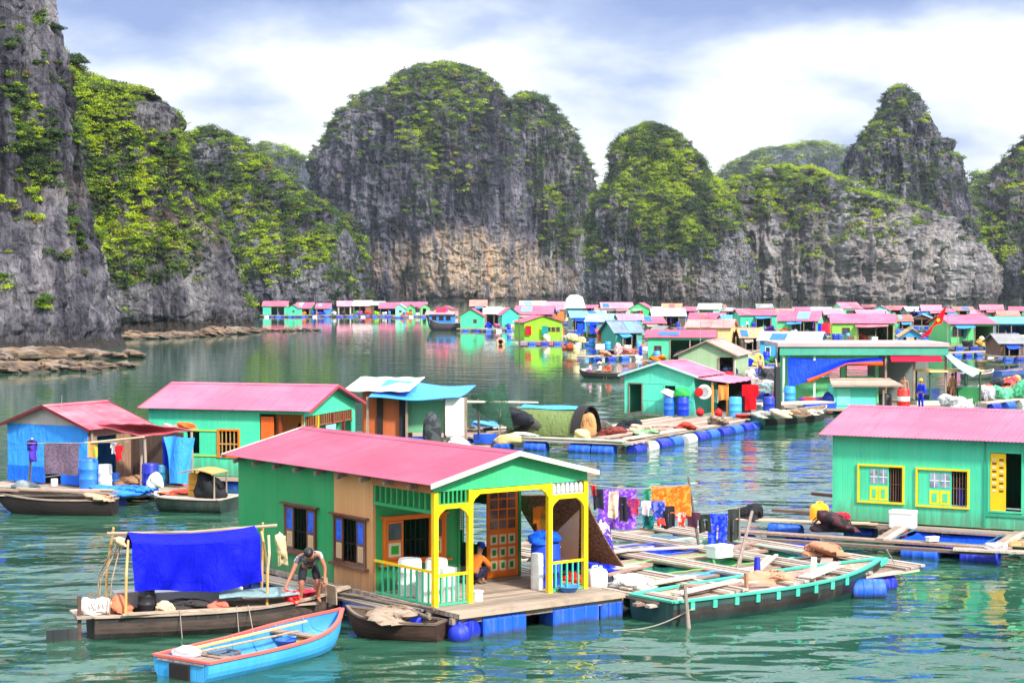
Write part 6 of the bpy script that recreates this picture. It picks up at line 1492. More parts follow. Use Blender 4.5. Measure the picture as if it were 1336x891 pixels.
mb = MB(); mb.fbox(l3, 1.2, 2.8, 0.0, 0.03, 2.02, 2.07); mb.fbox(l3, 1.2, 2.8, 0.0, 0.03, 1.10, 1.15); mb.build('window_ledge', flat(A(190, 200, 60, 0.9)), H3)
f_ = frame_part(H3, l3, 2.85, 3.6, 1.15, 2.05, M_ORA, 0.07, 0.05)
mb = MB()
for k in range(4): mb.fbox(l3, 2.95 + k * 0.16, 2.98 + k * 0.16, -0.02, 0.02, 1.15, 2.05)
mb.fbox(l3, 2.85, 3.6, -0.02, 0.021, 1.55, 1.6); mb.build('window_bars', flat(A(200, 150, 90, 0.9)), f_)
mb = MB(); mb.box(-W3 / 2 + 1.5, W3 / 2 - 0.06, 1.75, 1.8, 0.4, 2.9); mb.build('inner_wall', paint(A(225, 115, 30, 0.95), 0.16, 0.3), H3)
for (x, y, ht, mm) in ((-W3 / 2 + 0.05, 0.06, 2.66, M_ORA), (-W3 / 2 + 0.05, 0.95, 2.66, flat(A(150, 60, 30, 0.9))), (-W3 / 2 + 1.2, 0.0, 2.6, flat(A(240, 190, 30, 0.9))), (-W3 / 2 + 2.6, 0.0, 2.6, flat(A(120, 40, 40, 0.9))), (-W3 / 2 + 3.7, 0.0, 2.6, flat(A(120, 40, 40, 0.9)))):
    MB().box(x - 0.05, x + 0.05, y - 0.05, y + 0.05, 0.4, ht).build('post', mm, H3)
ffr = face_of('front', W3, L3)
mb = MB()
for k in range(22): mb.fbox(ffr, 0.12 + k * 0.205, 0.165 + k * 0.205, 0.0, 0.03, 2.25, 2.6)
mb.fbox(ffr, 0.06, 4.6, 0.0, 0.02, 2.22, 2.26); mb.build('frieze', paint(A(165, 90, 50, 0.9), 0.3, 0.3), H3)
mb = MB(); mb.fbox(l3, 4.5, 5.0, -0.04, 0.0, 0.4, 2.6); mb.build('door', paint(A(240, 100, 20, 0.95), 0.15, 0.2), H3)
roof_parts(H3, W3, L3, 2.90, 3.62, 0.28, 0.28, 0.32, 0.30, sheetmetal(A(220, 100, 138, 0.62), (0.46, 0.22, 0.28), 0.08), flat(A(190, 70, 90, 0.8)), 0.12, 0.007)
MB().box(-W3 / 2 - 0.5, W3 / 2 + 0.3, -0.6, L3 + 0.3, 0.28, 0.38).build('deck', M_DECKX, H3)
for k in range(6): drum('float_drum', (-W3 / 2 - 0.1, 0.2 + k * 1.15, 0.05), 0.9, 0.26, 'y', (M_BLUEDRUM, M_DEEPDRUM)[k % 2], H3)
garment('pale blue cloth slung in the orange porch of the long mint house', _f3(-W3 / 2 + 2.2, -0.12, 2.2), 1.0, 0.9, cloth(A(150, 205, 240, 0.9)), 'cloth', Y3, 5)
heap('black sheeting bundle in the orange porch of the long mint house', _f3(-W3 / 2 + 1.5, 0.4, 0.4), (0.5, 0.4, 1.3), tarp((0.02, 0.02, 0.03, 1)), 76, 'sheeting', 'sheeting')

# ------------------------------------------------------------ blue tarpaulin hut with red roof, far left
Y4 = R(-30); W4, L4 = 3.75, 2.75
fr4 = Vector((-14.56 - 0.1, 64.5 + 0.15, 0)); org4 = fr4 - Vector((math.cos(Y4), math.sin(Y4), 0)) * (W4 / 2)
_f4 = frame(org4, Y4)
H4 = thing('floating_hut', uniq('hut wrapped in sky blue tarpaulin with red sheet roof and lean-to, far left'), 'hut', org4, Y4)
m4 = tarp(A(60, 150, 240, 0.95))
mb = MB(); f4 = face_of('front', W4, L4)
wall_grid(mb, f4, W4, 0.95, 2.46, 0.05); wall_grid(mb, face_of('left', W4, L4), L4 - 0.05, 0.4, 2.46, 0.05, u0=0.05); wall_grid(mb, face_of('back', W4, L4), W4, 0.4, 2.46, 0.05); mb.build('wall', m4, H4)
mb = MB(); mb.fbox(f4, 0.02, 1.75, -0.05, 0.03, 0.42, 0.98); mb.fbox(f4, 2.55, W4, -0.05, 0.03, 0.42, 0.98); mb.build('lower_wall', tarp(A(30, 105, 225, 0.95)), H4)
mb = MB(); wall_grid(mb, face_of('right', W4, L4), L4 - 0.05, 0.4, 2.46, 0.05, [(0.5, 1.5, 0.4, 2.1)], u0=0.05); mb.build('side_wall', wood((0.30, 0.17, 0.11, 1), 0.5, 2), H4)
mb = MB(); mb.prism([f4(0, 0.01, 2.46), f4(W4, 0.01, 2.46), f4(W4 / 2, 0.01, 3.08)], Vector(f4(0, -0.03, 0)) - Vector(f4(0, 0.01, 0))); mb.build('gable', paint(A(205, 190, 185, 0.75), 0.5, 0.4), H4)
roof_parts(H4, W4, L4, 2.46, 3.12, 0.25, 0.3, 0.22, 0.3, sheetmetal(A(215, 62, 92, 0.72), (0.66, 0.42, 0.45), 0.16), flat(A(120, 35, 40, 0.8)), 0.12, 0.007)
def lean(u, v):
    a = P(116, 553, 2.5).lerp(P(190, 553, 2.62), v); b = P(186, 569.5, 2.18).lerp(P(254, 561, 2.20), v)
    p = a.lerp(b, u); return _li(p)
_inv4 = lambda p: (lambda d: Vector((math.cos(Y4) * d.x + math.sin(Y4) * d.y, -math.sin(Y4) * d.x + math.cos(Y4) * d.y, p.z)))(Vector((p.x - org4.x, p.y - org4.y, 0)))
_li = lambda p: _inv4(p) + Vector((0, 0, 0.015 * math.sin(9 * p.x)))
MB().sheet(lean, 24, 10, 0.03).build('lean_to_roof', sheetmetal(A(205, 80, 95, 0.85), (0.62, 0.45, 0.42), 0.5), H4, smooth=60)
for (px, py, zt_) in ((189, 636, 2.15), (184, 632, 2.15), (250, 628, 2.15), (120, 634, 2.4)):
    b_ = P(px, py, 0.4); l_ = _inv4(b_); MB().tube([(l_.x, l_.y, 0.36), (l_.x + 0.03, l_.y, 1.3), (l_.x, l_.y, zt_)], 0.05, 7).build('post', wood((0.36, 0.28, 0.22, 1), 0.4, 2), H4)
d = MB(); d.box(-W4 / 2 - 0.3, W4 / 2 + 2.9, -1.3, L4 + 0.2, 0.27, 0.36); d.build('deck', M_DECKX, H4)
mb = MB(); mb.box(W4 / 2 + 0.1, W4 / 2 + 2.4, 2.2, 2.26, 0.36, 2.2); mb.build('back_wall', wood((0.10, 0.065, 0.05, 1), 0.5, 2), H4)
for k, x in enumerate((-1.7, -0.6, 0.5, 1.6, 2.8, 4.0)): drum('float_drum', (x, -1.1, 0.06), 0.9, 0.26, 'x', (M_BLUEDRUM, M_DEEPDRUM)[k % 2], H4)
def sidetarp(u, v):
    a = P(213 + 40 * u, 570, 2.1); b = P(222 + 26 * u, 631, 0.5); p = a.lerp(b, v); return p + Vector((0.05 * math.sin(9 * u + 4 * v), 0.12 * math.sin(7 * u + 2 * v), 0.03 * math.sin(5 * u)))
o = MB().sheet(sidetarp, 16, 14, 0.012).build('hanging_tarpaulin', tarp(A(60, 150, 235, 0.95)), smooth=60); tag(o, uniq('sky blue tarpaulin hanging from the lean-to beside the long mint house'), 'tarpaulin')
garment('deep blue strip hanging at the left side of the lean-to tarpaulin', P(216, 571, 2.05), 0.22, 1.1, tarp(A(10, 50, 190, 0.95)), 'cloth', 0.4, 3)
garment('grey purple patterned blanket on the line before the blue hut', Q(80, 578, 62.6), 1.22, 1.05, cloth(A(125, 105, 125, 0.8), A(95, 80, 100, 0.8), pat=0.8, patscale=12.0), 'cloth', -0.15, 12)
garment('violet shirt on the line at the left of the blue hut', Q(42, 574, 62.6), 0.36, 0.75, cloth(A(90, 60, 200, 0.9), A(20, 20, 60, 0.9), pat=0.8, patscale=5.0), 'shirt', -0.15, 14)
garment('small red shirt hanging under the lean-to', Q(155, 581, 63.5), 0.26, 0.5, cloth(A(235, 25, 40, 0.95)), 'shirt', 0, 15)
garment('white vest hanging next to the small red shirt', Q(148, 577, 63.6), 0.2, 0.4, cloth(WHITE), 'shirt', 0, 16)
garment('green and orange cloth hanging at the corner of the blue hut', Q(121, 578, 63.8), 0.34, 0.5, cloth(A(180, 200, 70, 0.9), A(235, 150, 90, 0.9), pat=0.9, patscale=4.0), 'cloth', 0, 17)
rope('washing line before the blue tarpaulin hut', Q(36, 578, 62.5), Q(168, 576, 63.5), 0.02)
pole('leaning post carrying the washing line of the blue hut', P(38, 634, 0.36), Q(42, 572, 62.6), 0.05, wood((0.4, 0.33, 0.29, 1), 0.4, 2))
pole('bamboo rail under the edge of the lean-to roof', Q(112, 578, 63.9), Q(188, 570, 63.0), 0.04, flat(A(225, 195, 150, 0.85)))
pole('thin aerial pole standing on the red roof of the blue hut', Vector((_f4(0.4, 0.3, 2.95))), Vector(_f4(0.45, 0.3, 3.5)), 0.014, flat(GREY))
barrel('light blue barrel at the right corner of the blue hut', P(116, 638, 0.36), plastic(A(50, 130, 235, 0.95)), 1.05, 0.32)
barrel('tall white tub under the lean-to beside the light blue barrel', P(137, 638, 0.36), M_WHP, 0.85, 0.24)
barrel('small blue bucket in the lean-to doorway', P(151, 632, 0.36), plastic(A(40, 120, 230, 0.95)), 0.42, 0.15)
barrel('navy barrel beside the lean-to post', P(196, 641, 0.36), plastic(A(12, 30, 150, 1.0)), 0.95, 0.28)
barrel('dark teal barrel behind the navy barrel', P(209, 634, 0.36), plastic(A(20, 110, 150, 0.9)), 0.75, 0.24)
barrel('small white bucket below the patterned blanket', P(71, 634, 0.36), M_WHP, 0.26, 0.12)
heap('cream sack leaning between the navy barrel and the hanging tarpaulin', P(219, 628, 0.36), (0.34, 0.26, 0.75), cloth(A(240, 215, 150, 0.85)), 77, 'sack', 'sack', 0.12)
heap('white bag hanging on the lean-to post', P(202, 636, 1.1), (0.22, 0.2, 0.3), cloth(WHITE), 78, 'bag', 'bag', 0.15)
heap('orange bundle lying on the lean-to roof edge', P(243, 559, 2.22), (0.36, 0.22, 0.14), cloth(A(240, 100, 40, 0.9)), 79, 'bundle', 'bundle', 0.25)
heap('grey bundle lying on the lean-to roof', P(222, 561, 2.24), (0.3, 0.22, 0.15), cloth(A(170, 165, 160, 0.8)), 80, 'bundle', 'bundle', 0.25)
heap('red flower pot cluster under the hanging tarpaulin', P(242, 633, 0.36), (0.28, 0.22, 0.2), plastic(A(220, 60, 50, 0.9)), 81, 'pots', 'pots', 0.25)
heap('grey tarpaulin heap by the leaning post', P(34, 641, 0.30), (0.5, 0.35, 0.22), tarp(A(150, 160, 160, 0.8)), 82, 'tarpaulin_heap', 'tarpaulin', 0.25)
heap('blue tarpaulin heap on the deck before the lean-to', P(160, 646, 0.33), (1.1, 0.5, 0.24), tarp(A(50, 130, 235, 0.95)), 83, 'tarpaulin_heap', 'tarpaulin', 0.25)
heap('brown sacks in front of the lean-to doorway', P(170, 632, 0.36), (0.5, 0.35, 0.2), cloth(A(165, 125, 95, 0.85)), 84, 'sacks', 'sacks', 0.3)
# long canoe heaped with brushwood, and the platform boat
ca, caf, caz, caw, caL = boat('long dark canoe loaded with planks before the blue tarpaulin hut', P(150, 671, 0), P(-4, 668, 0), 1.25, 0.62, wood((0.022, 0.017, 0.016, 1), 0.5), wood((0.30, 0.22, 0.17, 1)), wood((0.24, 0.16, 0.12, 1)), 0.16, 0.55, 0.14, 5, 0, name='canoe', rim=0.09, bowfrac=0.6)
g_ = random.Random(90)
for k in range(11):
    y = g_.uniform(-0.42, 0.42); x = g_.uniform(0.1, 1.3)
    planks(['broken plank', 'grey slat', 'pinkish board', 'split branch', 'pale board', 'brown batten', 'short plank', 'crooked stick', 'bleached slat', 'dark board', 'narrow plank'][k] + ' in the load of the long dark canoe', caf(x, y, 0.60 + 0.05 * (k % 4)), caf(x + g_.uniform(1.8, 3.4), y * 0.6 + g_.uniform(-.2, .2), 0.60 + 0.05 * (k % 4) + g_.uniform(-.05, .1)), g_.uniform(0.1, 0.26), (M_PALE, M_REDW, M_WOOD, wood((0.48, 0.33, 0.27, 1)))[k % 4], 1, 'loose_plank', 'plank', 0.04, 90 + k)
heap('tan net heaped at the end of the long dark canoe', caf(0.5, 0.1, 0.46), (0.5, 0.36, 0.16), cloth(A(200, 160, 130, 0.85)), 85, 'net_heap', 'net', 0.3)
tt_ = boat('broad low platform boat with wooden deck before the long mint house', P(300, 667, 0), P(204, 663, 0), 1.7, 0.60, paint(A(28, 48, 42, 0.8), 0.3, 0.4), M_PALE, M_WOOD, 0.1, 0.85, 0.16, 0, 0, name='platform_boat', bowfrac=0.25, rim=0.1)
mb = MB(); mb.box(0.05, tt_[4] * 0.86, -0.78, 0.78, 0.43, 0.47); mb.build('deck', boards((0.50, 0.38, 0.30, 1), 0.17, 0), tt_[0])
crate('yellow wooden chest standing on the platform boat', tt_[1](1.15, -0.15, 0.47), flat(A(225, 165, 60, 0.9)), 0.62, 0.5, 0.75, tt_[0].rotation_euler.z, name='chest')
def awn(u, v): return tt_[1](0.15 + 1.25 * u, -0.2 + 1.1 * v, 1.28 + 0.12 * math.sin(math.pi * u))
o = MB().sheet(awn, 8, 6, 0.03).build('awning', cloth(A(190, 150, 90, 0.85))); tag(o, uniq('small tan awning over the chest on the platform boat'), 'awning')
for k, (u, v) in enumerate(((0.2, -0.15), (1.35, -0.15), (0.2, 0.7))): pole(['awning pole at the stern of the platform boat', 'awning pole beside the yellow chest', 'rear awning pole on the platform boat'][k], tt_[1](u, v, 0.47), tt_[1](u, v, 1.3), 0.03)
heap('orange red fish pieces drying on the platform boat', tt_[1](1.9, -0.2, 0.47), (0.45, 0.3, 0.1), cloth(A(235, 110, 80, 0.9)), 86, 'drying_fish', 'fish', 0.3)
heap('black sacks under the tan awning', tt_[1](0.5, 0.45, 0.47), (0.5, 0.3, 0.5), cloth((0.02, 0.02, 0.024, 1)), 87, 'sacks', 'sacks', 0.2)

# ------------------------------------------------------------ raft in the middle distance with the arched shelter and the gabled house
A7 = R(-27); C7 = Vector((4.9, 81.4, 0)); _f7 = frame(C7, A7)          # x to the right/near, y away
R7 = thing('raft', uniq('large plank raft under the arched shelter and the aqua gabled house'), 'raft', C7, A7)
for k in range(12):
    y = 0.12 + k * 0.2; g_ = random.Random(200 + k)
    MB().beam((-13.5 - g_.uniform(0, .6), y, 0.46 + g_.uniform(-.02, .02)), (0.2 + g_.uniform(-.3, .3), y + g_.uniform(-.04, .04), 0.46), 0.17, 0.06).build('plank', (M_PALE, M_WOOD, M_REDW)[k % 3], R7)
for k in range(14):
    x = -0.15 - k * 0.36; g_ = random.Random(300 + k)
    MB().beam((x, 2.6 - g_.uniform(0, .4) + 1.5 * (k % 3 == 1), 0.49 + 0.02 * (k % 3)), (x + g_.uniform(-.22, .22), 17.0 + g_.uniform(-1.5, .9), 0.47 + 0.02 * (k % 3)), g_.uniform(.2, .31), 0.06).build('plank', (M_WOODY, wood((0.46, 0.37, 0.31, 1), 0.4, 1), wood((0.36, 0.20, 0.15, 1), 0.4, 1))[k % 3], R7)
m_dr = (M_BLUEDRUM, M_DEEPDRUM, plastic(A(215, 215, 215, 0.8), 0.5))
for k, x in enumerate((-12.2, -9.9, -8.2, -6.2, -4.4, -2.2, -1.1)): drum('float_drum', (x, 0.25, 0.10), 1.05, 0.3, 'x', m_dr[0 if k > 2 else k % 2], R7)
for k, y in enumerate((1.2, 2.6, 4.1, 5.6, 7.3, 8.8, 10.3, 12.0, 13.6, 15.2, 16.4)): drum('float_drum', (0.05, y, 0.10), 1.1, 0.3, 'y', m_dr[(1, 2, 1, 0, 2, 1, 0, 1, 0, 1, 0)[k]], R7)
planks('pale green edged gangplank along the front of the large raft', _f7(-5.5, 0.5, 0.56), _f7(-0.2, 0.25, 0.56), 0.6, wood((0.44, 0.46, 0.36, 1), 0.3), 3, 'gangplank', 'plank', 0.06, 21)
planks('sun bleached plank on the right arm of the large raft', _f7(-0.4, 1.0, 0.58), _f7(-0.5, 8.0, 0.57), 0.5, wood((0.55, 0.45, 0.36, 1), 0.35, 1), 3, 'plank', 'plank', 0.05, 22)
planks('reddish plank before the aqua gabled house', _f7(-1.6, 1.0, 0.60), _f7(-1.4, 7.5, 0.58), 0.55, wood((0.42, 0.25, 0.19, 1), 0.4, 1), 3, 'plank', 'plank', 0.05, 23)
# arched shelter
AS = thing('arched_shelter', uniq('arched shelter with green mat and blue sheet roof on the large raft'), 'shelter', _f7(-3.2, 1.6, 0.5), A7)
def arch(y0, y1, r, a0, a1, rz, sh=0.0):
    def fn(u, v):
        a = math.pi * (a0 + (a1 - a0) * v); return (y0 + (y1 - y0) * u, -math.cos(a) * r + 0.9, math.sin(a) * rz + 0.02 * math.sin(8 * u + 6 * v) + sh)
    return fn
MB().sheet(arch(-3.3, 0.1, 1.12, 0.02, 0.42, 1.30), 14, 10, 0.03).build('green_mat', tarp(A(130, 150, 90, 0.62), 0.8), AS, smooth=60)
MB().sheet(arch(-2.9, 0.05, 1.16, 0.36, 0.72, 1.34, 0.02), 14, 10, 0.02).build('blue_sheet', tarp(A(70, 165, 240, 0.95)), AS, smooth=60)
MB().sheet(arch(-3.2, 0.2, 1.14, 0.70, 0.98, 1.32), 14, 8, 0.03).build('back_mat', mat_weave(), AS, smooth=60)
MB().sheet(arch(-0.05, 0.42, 1.20, 0.05, 0.97, 1.40), 4, 20, 0.04).build('dark_hood', cloth((0.025, 0.022, 0.022, 1)), AS, smooth=60)
for x in (-3.2, -1.6, 0.0):
    MB().tube([(x, 0.9 - math.cos(math.pi * k / 14) * 1.08, math.sin(math.pi * k / 14) * 1.26) for k in range(15)], 0.03, 6).build('hoop', M_WOOD, AS)
heap('tan sack mound in the mouth of the arched shelter', _f7(-2.9, 2.35, 0.52), (0.42, 0.45, 0.75), cloth(A(215, 165, 110, 0.7)), 101, 'sack', 'sack', 0.1)
heap('pale yellow sack in front of the tan sack mound', _f7(-2.75, 1.5, 0.52), (0.4, 0.3, 0.28), cloth(A(225, 215, 150, 0.85)), 102, 'sack', 'sack', 0.15)
heap('dark gear under the green mat of the arched shelter', _f7(-5.2, 1.7, 0.52), (0.9, 0.4, 0.4), cloth((0.06, 0.06, 0.05, 1)), 103, 'gear', 'gear', 0.3)
pole('thin white post at the left end of the arched shelter', _f7(-6.6, 0.9, 0.5), _f7(-6.55, 0.95, 1.75), 0.035, flat(CREAM))
barrel('squat navy barrel left of the arched shelter', P(672, 556, 0.5), M_DEEPDRUM, 0.55, 0.42)
heap('black net draped over the squat navy barrel', P(672, 554, 1.05), (0.75, 0.5, 0.42), cloth((0.02, 0.022, 0.03, 1)), 104, 'net_heap', 'net', 0.3)
heap('white foam bundle on the gangplank of the large raft', _f7(-5.3, 0.45, 0.6), (0.55, 0.2, 0.1), plastic(WHITE, 0.6), 105, 'foam_bundle', 'foam', 0.25)
heap('tan sack lying at the left end of the large raft', P(663, 578, 0.5), (0.55, 0.35, 0.28), cloth(A(235, 200, 140, 0.85)), 106, 'sack', 'sack', 0.15)
heap('pale blue sheet folded on the left part of the large raft', P(634, 556, 0.5), (0.75, 0.4, 0.18), tarp(A(90, 160, 225, 0.9)), 107, 'sheet', 'sheet', 0.2)
boat('small dark rowing boat moored behind the left part of the large raft', P(610, 571, 0), P(668, 563, 0), 1.0, 0.5, wood((0.06, 0.05, 0.05, 1)), M_WOOD, M_WOOD, 0.2, 0.6, 0.1, 4, 2)
# aqua gabled house
Y7 = R(-25); W7, L7 = 3.95, 3.85
o7 = Vector((9.62, 99.0, 0)) - Vector((math.cos(Y7), math.sin(Y7), 0)) * (W7 / 2); _f8 = frame(o7, Y7)
H7 = thing('floating_house', uniq('aqua gabled house with pink roof, lean-to and dark doorway on the large raft'), 'house', o7, Y7)
m7 = paint(A(90, 220, 185, 0.95), 0.3, 0.35, 0.55, 0.6)
f7f = face_of('front', W7, L7)
gable_walls(H7, W7, L7, 0.5, 2.62, 3.25, m7, {'front': [(0.28, 0.98, 0.5, 2.1), (2.3, 2.9, 1.45, 2.05)]})
frame_part(H7, f7f, 2.3, 2.9, 1.45, 2.05, m7, 0.05, 0.03); frame_part(H7, f7f, 0.28, 0.98, 0.55, 2.1, wood((0.22, 0.12, 0.10, 1), 0.4, 2), 0.06, 0.04, name='door_frame')
mb = MB()
for z in (1.25, 2.15): mb.fbox(f7f, 1.05, W7 - 0.05, 0.0, 0.02, z, z + 0.035)
for u in (1.5, 2.55): mb.fbox(f7f, u, u + 0.035, 0.0, 0.022, 2.19, 2.75)
mb.build('wall_batten', flat(A(120, 235, 205, 0.9)), H7)
roof_parts(H7, W7, L7, 2.64, 3.27, 0.28, 0.3, 0.25, 0.3, sheetmetal(A(222, 98, 138, 0.72), (0.6, 0.34, 0.4), 0.1), flat(A(200, 235, 235, 0.85)), 0.14, 0.008)
def lean7(u, v): return (W7 / 2 + 0.1 + 1.9 * u, -0.1 + (L7 + 1.1) * v, 2.48 - 0.22 * u + 0.015 * math.sin(30 * v))
MB().sheet(lean7, 8, 40, 0.03).build('lean_to_roof', sheetmetal(A(232, 110, 150, 0.9), (0.7, 0.45, 0.5), 0.2), H7)
for (x, y) in ((W7 / 2 + 1.8, 0.1), (W7 / 2 + 1.8, L7), (W7 / 2 + 1.0, 0.05)): MB().box(x - 0.05, x + 0.05, y - 0.05, y + 0.05, 0.5, 2.28).build('post', flat(A(235, 160, 70, 0.9)), H7)
MB().box(W7 / 2, W7 / 2 + 1.9, L7 - 0.1, L7, 0.5, 2.3).build('back_wall', M_DARK, H7)
lr = MB(); lr.lathe((0, 0, 0), [(0.26, -0.05), (0.36, -0.06), (0.41, 0), (0.36, 0.06), (0.26, 0.05), (0.24, 0), (0.26, -0.05)], 22, 'y')
o = lr.build('life_ring', flat(WHITE), smooth=50); o.location = _f8(W7 / 2 + 0.55, 0.0, 1.75); o.rotation_euler = (0, 0, Y7); tag(o, uniq('white life ring hanging on the lean-to of the aqua gabled house'), 'life ring')
lr = MB(); lr.lathe((0, 0, 0), [(0.04, -0.06), (0.22, -0.05), (0.24, 0.0), (0.22, 0.05), (0.04, 0.06)], 16, 'y'); o = lr.build('red_float', flat(RED), smooth=50); o.location = _f8(W7 / 2 + 0.28, -0.05, 1.75); o.rotation_euler = (0, 0, Y7); tag(o, uniq('round red float hanging beside the white life ring'), 'float')
barrel('blue barrel under the window of the aqua gabled house', _f8(0.75, -0.45, 0.5), plastic(A(40, 110, 230, 0.95)), 1.0, 0.3)
barrel('royal blue barrel at the right corner of the aqua gabled house', _f8(1.5, -0.4, 0.5), plastic(A(20, 60, 215, 1.0)), 1.0, 0.31)
heap('bright green tub cover over the royal blue barrel', _f8(1.4, -0.35, 1.5), (0.45, 0.36, 0.32), tarp(A(60, 190, 90, 0.9)), 108, 'cover', 'cover', 0.12)
heap('white sacks on the blue barrel under the window', _f8(0.72, -0.45, 1.5), (0.38, 0.3, 0.24), cloth(WHITE), 109, 'sacks', 'sacks', 0.3)
buoy('red buoy on the deck under the lean-to of the aqua house', _f8(W7 / 2 + 0.5, -0.5, 0.72), flat(RED), 0.22)
buoy('red buoy beside the orange post of the aqua house', _f8(W7 / 2 + 1.55, -0.6, 0.72), flat(A(225, 20, 25, 0.95)), 0.22)
basin('red basin before the light blue barrel of the aqua house', _f8(W7 / 2 + 3.0, -1.0, 0.5), plastic(A(235, 50, 40, 0.95)), 0.42, 0.2)
barrel('light blue barrel in front of the red jacket', _f8(W7 / 2 + 2.3, -0.1, 0.5), plastic(A(70, 175, 235, 0.95)), 1.05, 0.33)
barrel('navy barrel at the right end of the aqua house deck', _f8(W7 / 2 + 3.9, 0.6, 0.5), plastic(A(20, 55, 170, 1.0)), 1.05, 0.3)
garment('bright red oilskin jacket hanging right of the lean-to', _f8(W7 / 2 + 3.0, 0.25, 2.2), 0.9, 1.35, cloth(A(240, 15, 30, 1.0)), 'shirt', Y7, 31)
garment('orange cloth hanging on the lean-to post of the aqua house', _f8(W7 / 2 + 1.55, 0.0, 2.15), 0.45, 0.8, cloth(A(250, 160, 80, 0.9)), 'cloth', Y7, 32)
garment('pale cloth hanging under the lean-to of the aqua house', _f8(W7 / 2 + 1.1, 0.3, 1.9), 0.3, 0.7, cloth(A(180, 220, 200, 0.85)), 'cloth', Y7, 33)
pole('dark tall pile at the right end of the aqua house', _f8(W7 / 2 + 4.1, 1.4, 0.3), _f8(W7 / 2 + 4.1, 1.4, 3.1), 0.22, flat((0.025, 0.03, 0.035, 1)), 'pile', 'pile')
# orange-brown shack behind the ridge of the nearest house
S5 = frame(Vector((-7.35, 80.2, 0)), R(-8))
H5 = thing('shack', uniq('orange brown plank shack with white and blue sheet roofs behind the nearest house'), 'shack', S5(0, 0, 0), R(-8))
mb = MB(); mb.box(0.9, 2.55, 0.3, 0.36, 0.4, 2.75); mb.box(0.9, 0.96, 0.36, 3.0, 0.4, 2.85); mb.box(0.9, 2.55, 3.0, 3.06, 0.4, 2.85); mb.build('wall', paint(A(190, 95, 45, 0.9), 0.22, 0.6, 0.75), H5)
MB().box(1.55, 1.8, 0.2, 0.3, 0.4, 2.6).build('door', M_DARK, H5); MB().box(2.55, 2.85, 0.1, 0.2, 0.4, 2.65).build('dark_panel', cloth((0.02, 0.022, 0.025, 1)), H5)
MB().sheet(lambda u, v: (0.15 + 2.9 * u, -0.2 + 3.6 * v, 2.85 + 0.42 * v + 0.02 * math.sin(20 * u)), 20, 6, 0.03).build('white_roof', sheetmetal(A(215, 220, 220, 0.85), (0.7, 0.7, 0.7), 0.15), H5)
MB().sheet(lambda u, v: (1.35 + 3.9 * u + 0.3 * v, -0.5 + 2.6 * v, 2.62 + 0.65 * v * (1 - 0.45 * u) - 0.1 * math.sin(math.pi * u) + 0.03 * math.sin(9 * u + 5 * v)), 24, 12, 0.02).build('blue_roof', tarp(A(70, 150, 245, 0.95)), H5, smooth=60)
MB().box(2.85, 4.55, 0.5, 0.56, 1.05, 2.45).build('green_panel', paint(A(120, 195, 145, 0.85), 0.4, 0.2), H5)
MB().box(4.6, 5.4, -0.2, -0.12, 1.0, 2.6).build('white_panel', paint(A(245, 240, 230, 0.85), 0.6, 0.15), H5)
for x in (1.2, 2.9, 4.55, 5.45): MB().box(x - 0.05, x + 0.05, -0.05, 0.05, 0.4, 2.6).build('post', M_WOODZ, H5)
MB().box(-0.5, 6.2, -0.9, 3.2, 0.3, 0.4).build('deck', M_DECK, H5)
for k in range(5): drum('float_drum', (0.2 + k * 1.6, -0.7, 0.06), 1.0, 0.27, 'x', (M_BLUEDRUM, M_DEEPDRUM)[k % 2], H5)
mb = MB(); mb.lathe((0, 0, 0), [(0.38, 0), (0.40, 0.4), (0.36, 0.9), (0.24, 1.22), (0.05, 1.32)], 14); o = mb.build('hanging_net', cloth((0.03, 0.033, 0.04, 1), (0.07, 0.08, 0.08, 1), pat=0.8, patscale=3.0), smooth=50); o.location = S5(4.1, -0.6, 0.7); tag(o, uniq('dark grey net bell hanging before the green panel of the shack'), 'net')
def gnet(u, v): return S5(5.5 + 1.45 * u + 0.35 * v * u, 1.0 + 0.4 * v, 2.65 + 0.55 * u * (1 - v) - 1.5 * v * (0.35 + 0.65 * u) - 0.1 * math.sin(3 * u))
o = MB().sheet(gnet, 14, 12, 0.012).build('hanging_net', netting(A(95, 150, 120, 0.6), 0.48), smooth=60); tag(o, uniq('green net slung from a pole right of the shack'), 'net')
pole('long pale pole carrying the green net', Q(607, 524, 80), Q(702, 525, 82), 0.05, flat(A(225, 220, 190, 0.8)))
pole('upright post under the left part of the pale pole', P(625, 577, 0.45), Q(624, 520, 80.5), 0.06, wood((0.3, 0.27, 0.24, 1), 0.4, 2))
crate('blue plastic crate beside the dark grey net bell', S5(3.35, -0.55, 0.42), plastic(A(40, 120, 230, 0.95)), 1.1, 0.5, 0.5, R(-8))
heap('white foam lump right of the dark grey net bell', S5(5.2, -0.6, 0.42), (0.5, 0.35, 0.35), plastic(WHITE, 0.6), 110, 'foam_lump', 'foam', 0.2)
crate('second blue crate on the raft right of the foam lump', P(633, 578, 0.45), plastic(A(20, 90, 215, 0.95)), 1.0, 0.5, 0.4, 0.1)
g_ = random.Random(77)
for k, nm in enumerate(('brown plank pile left of the squat navy barrel', 'short red plank pile beside the second blue crate', 'grey driftwood on the raft behind the nearest roof')):
    planks(nm, P(620 + 14 * k, 570 - 6 * k, 0.5), P(655 + 20 * k, 566 - 5 * k, 0.55), 0.5, (M_REDW, M_WOOD, M_PALE)[k], 3, 'plank_pile', 'planks', 0.07, 40 + k)

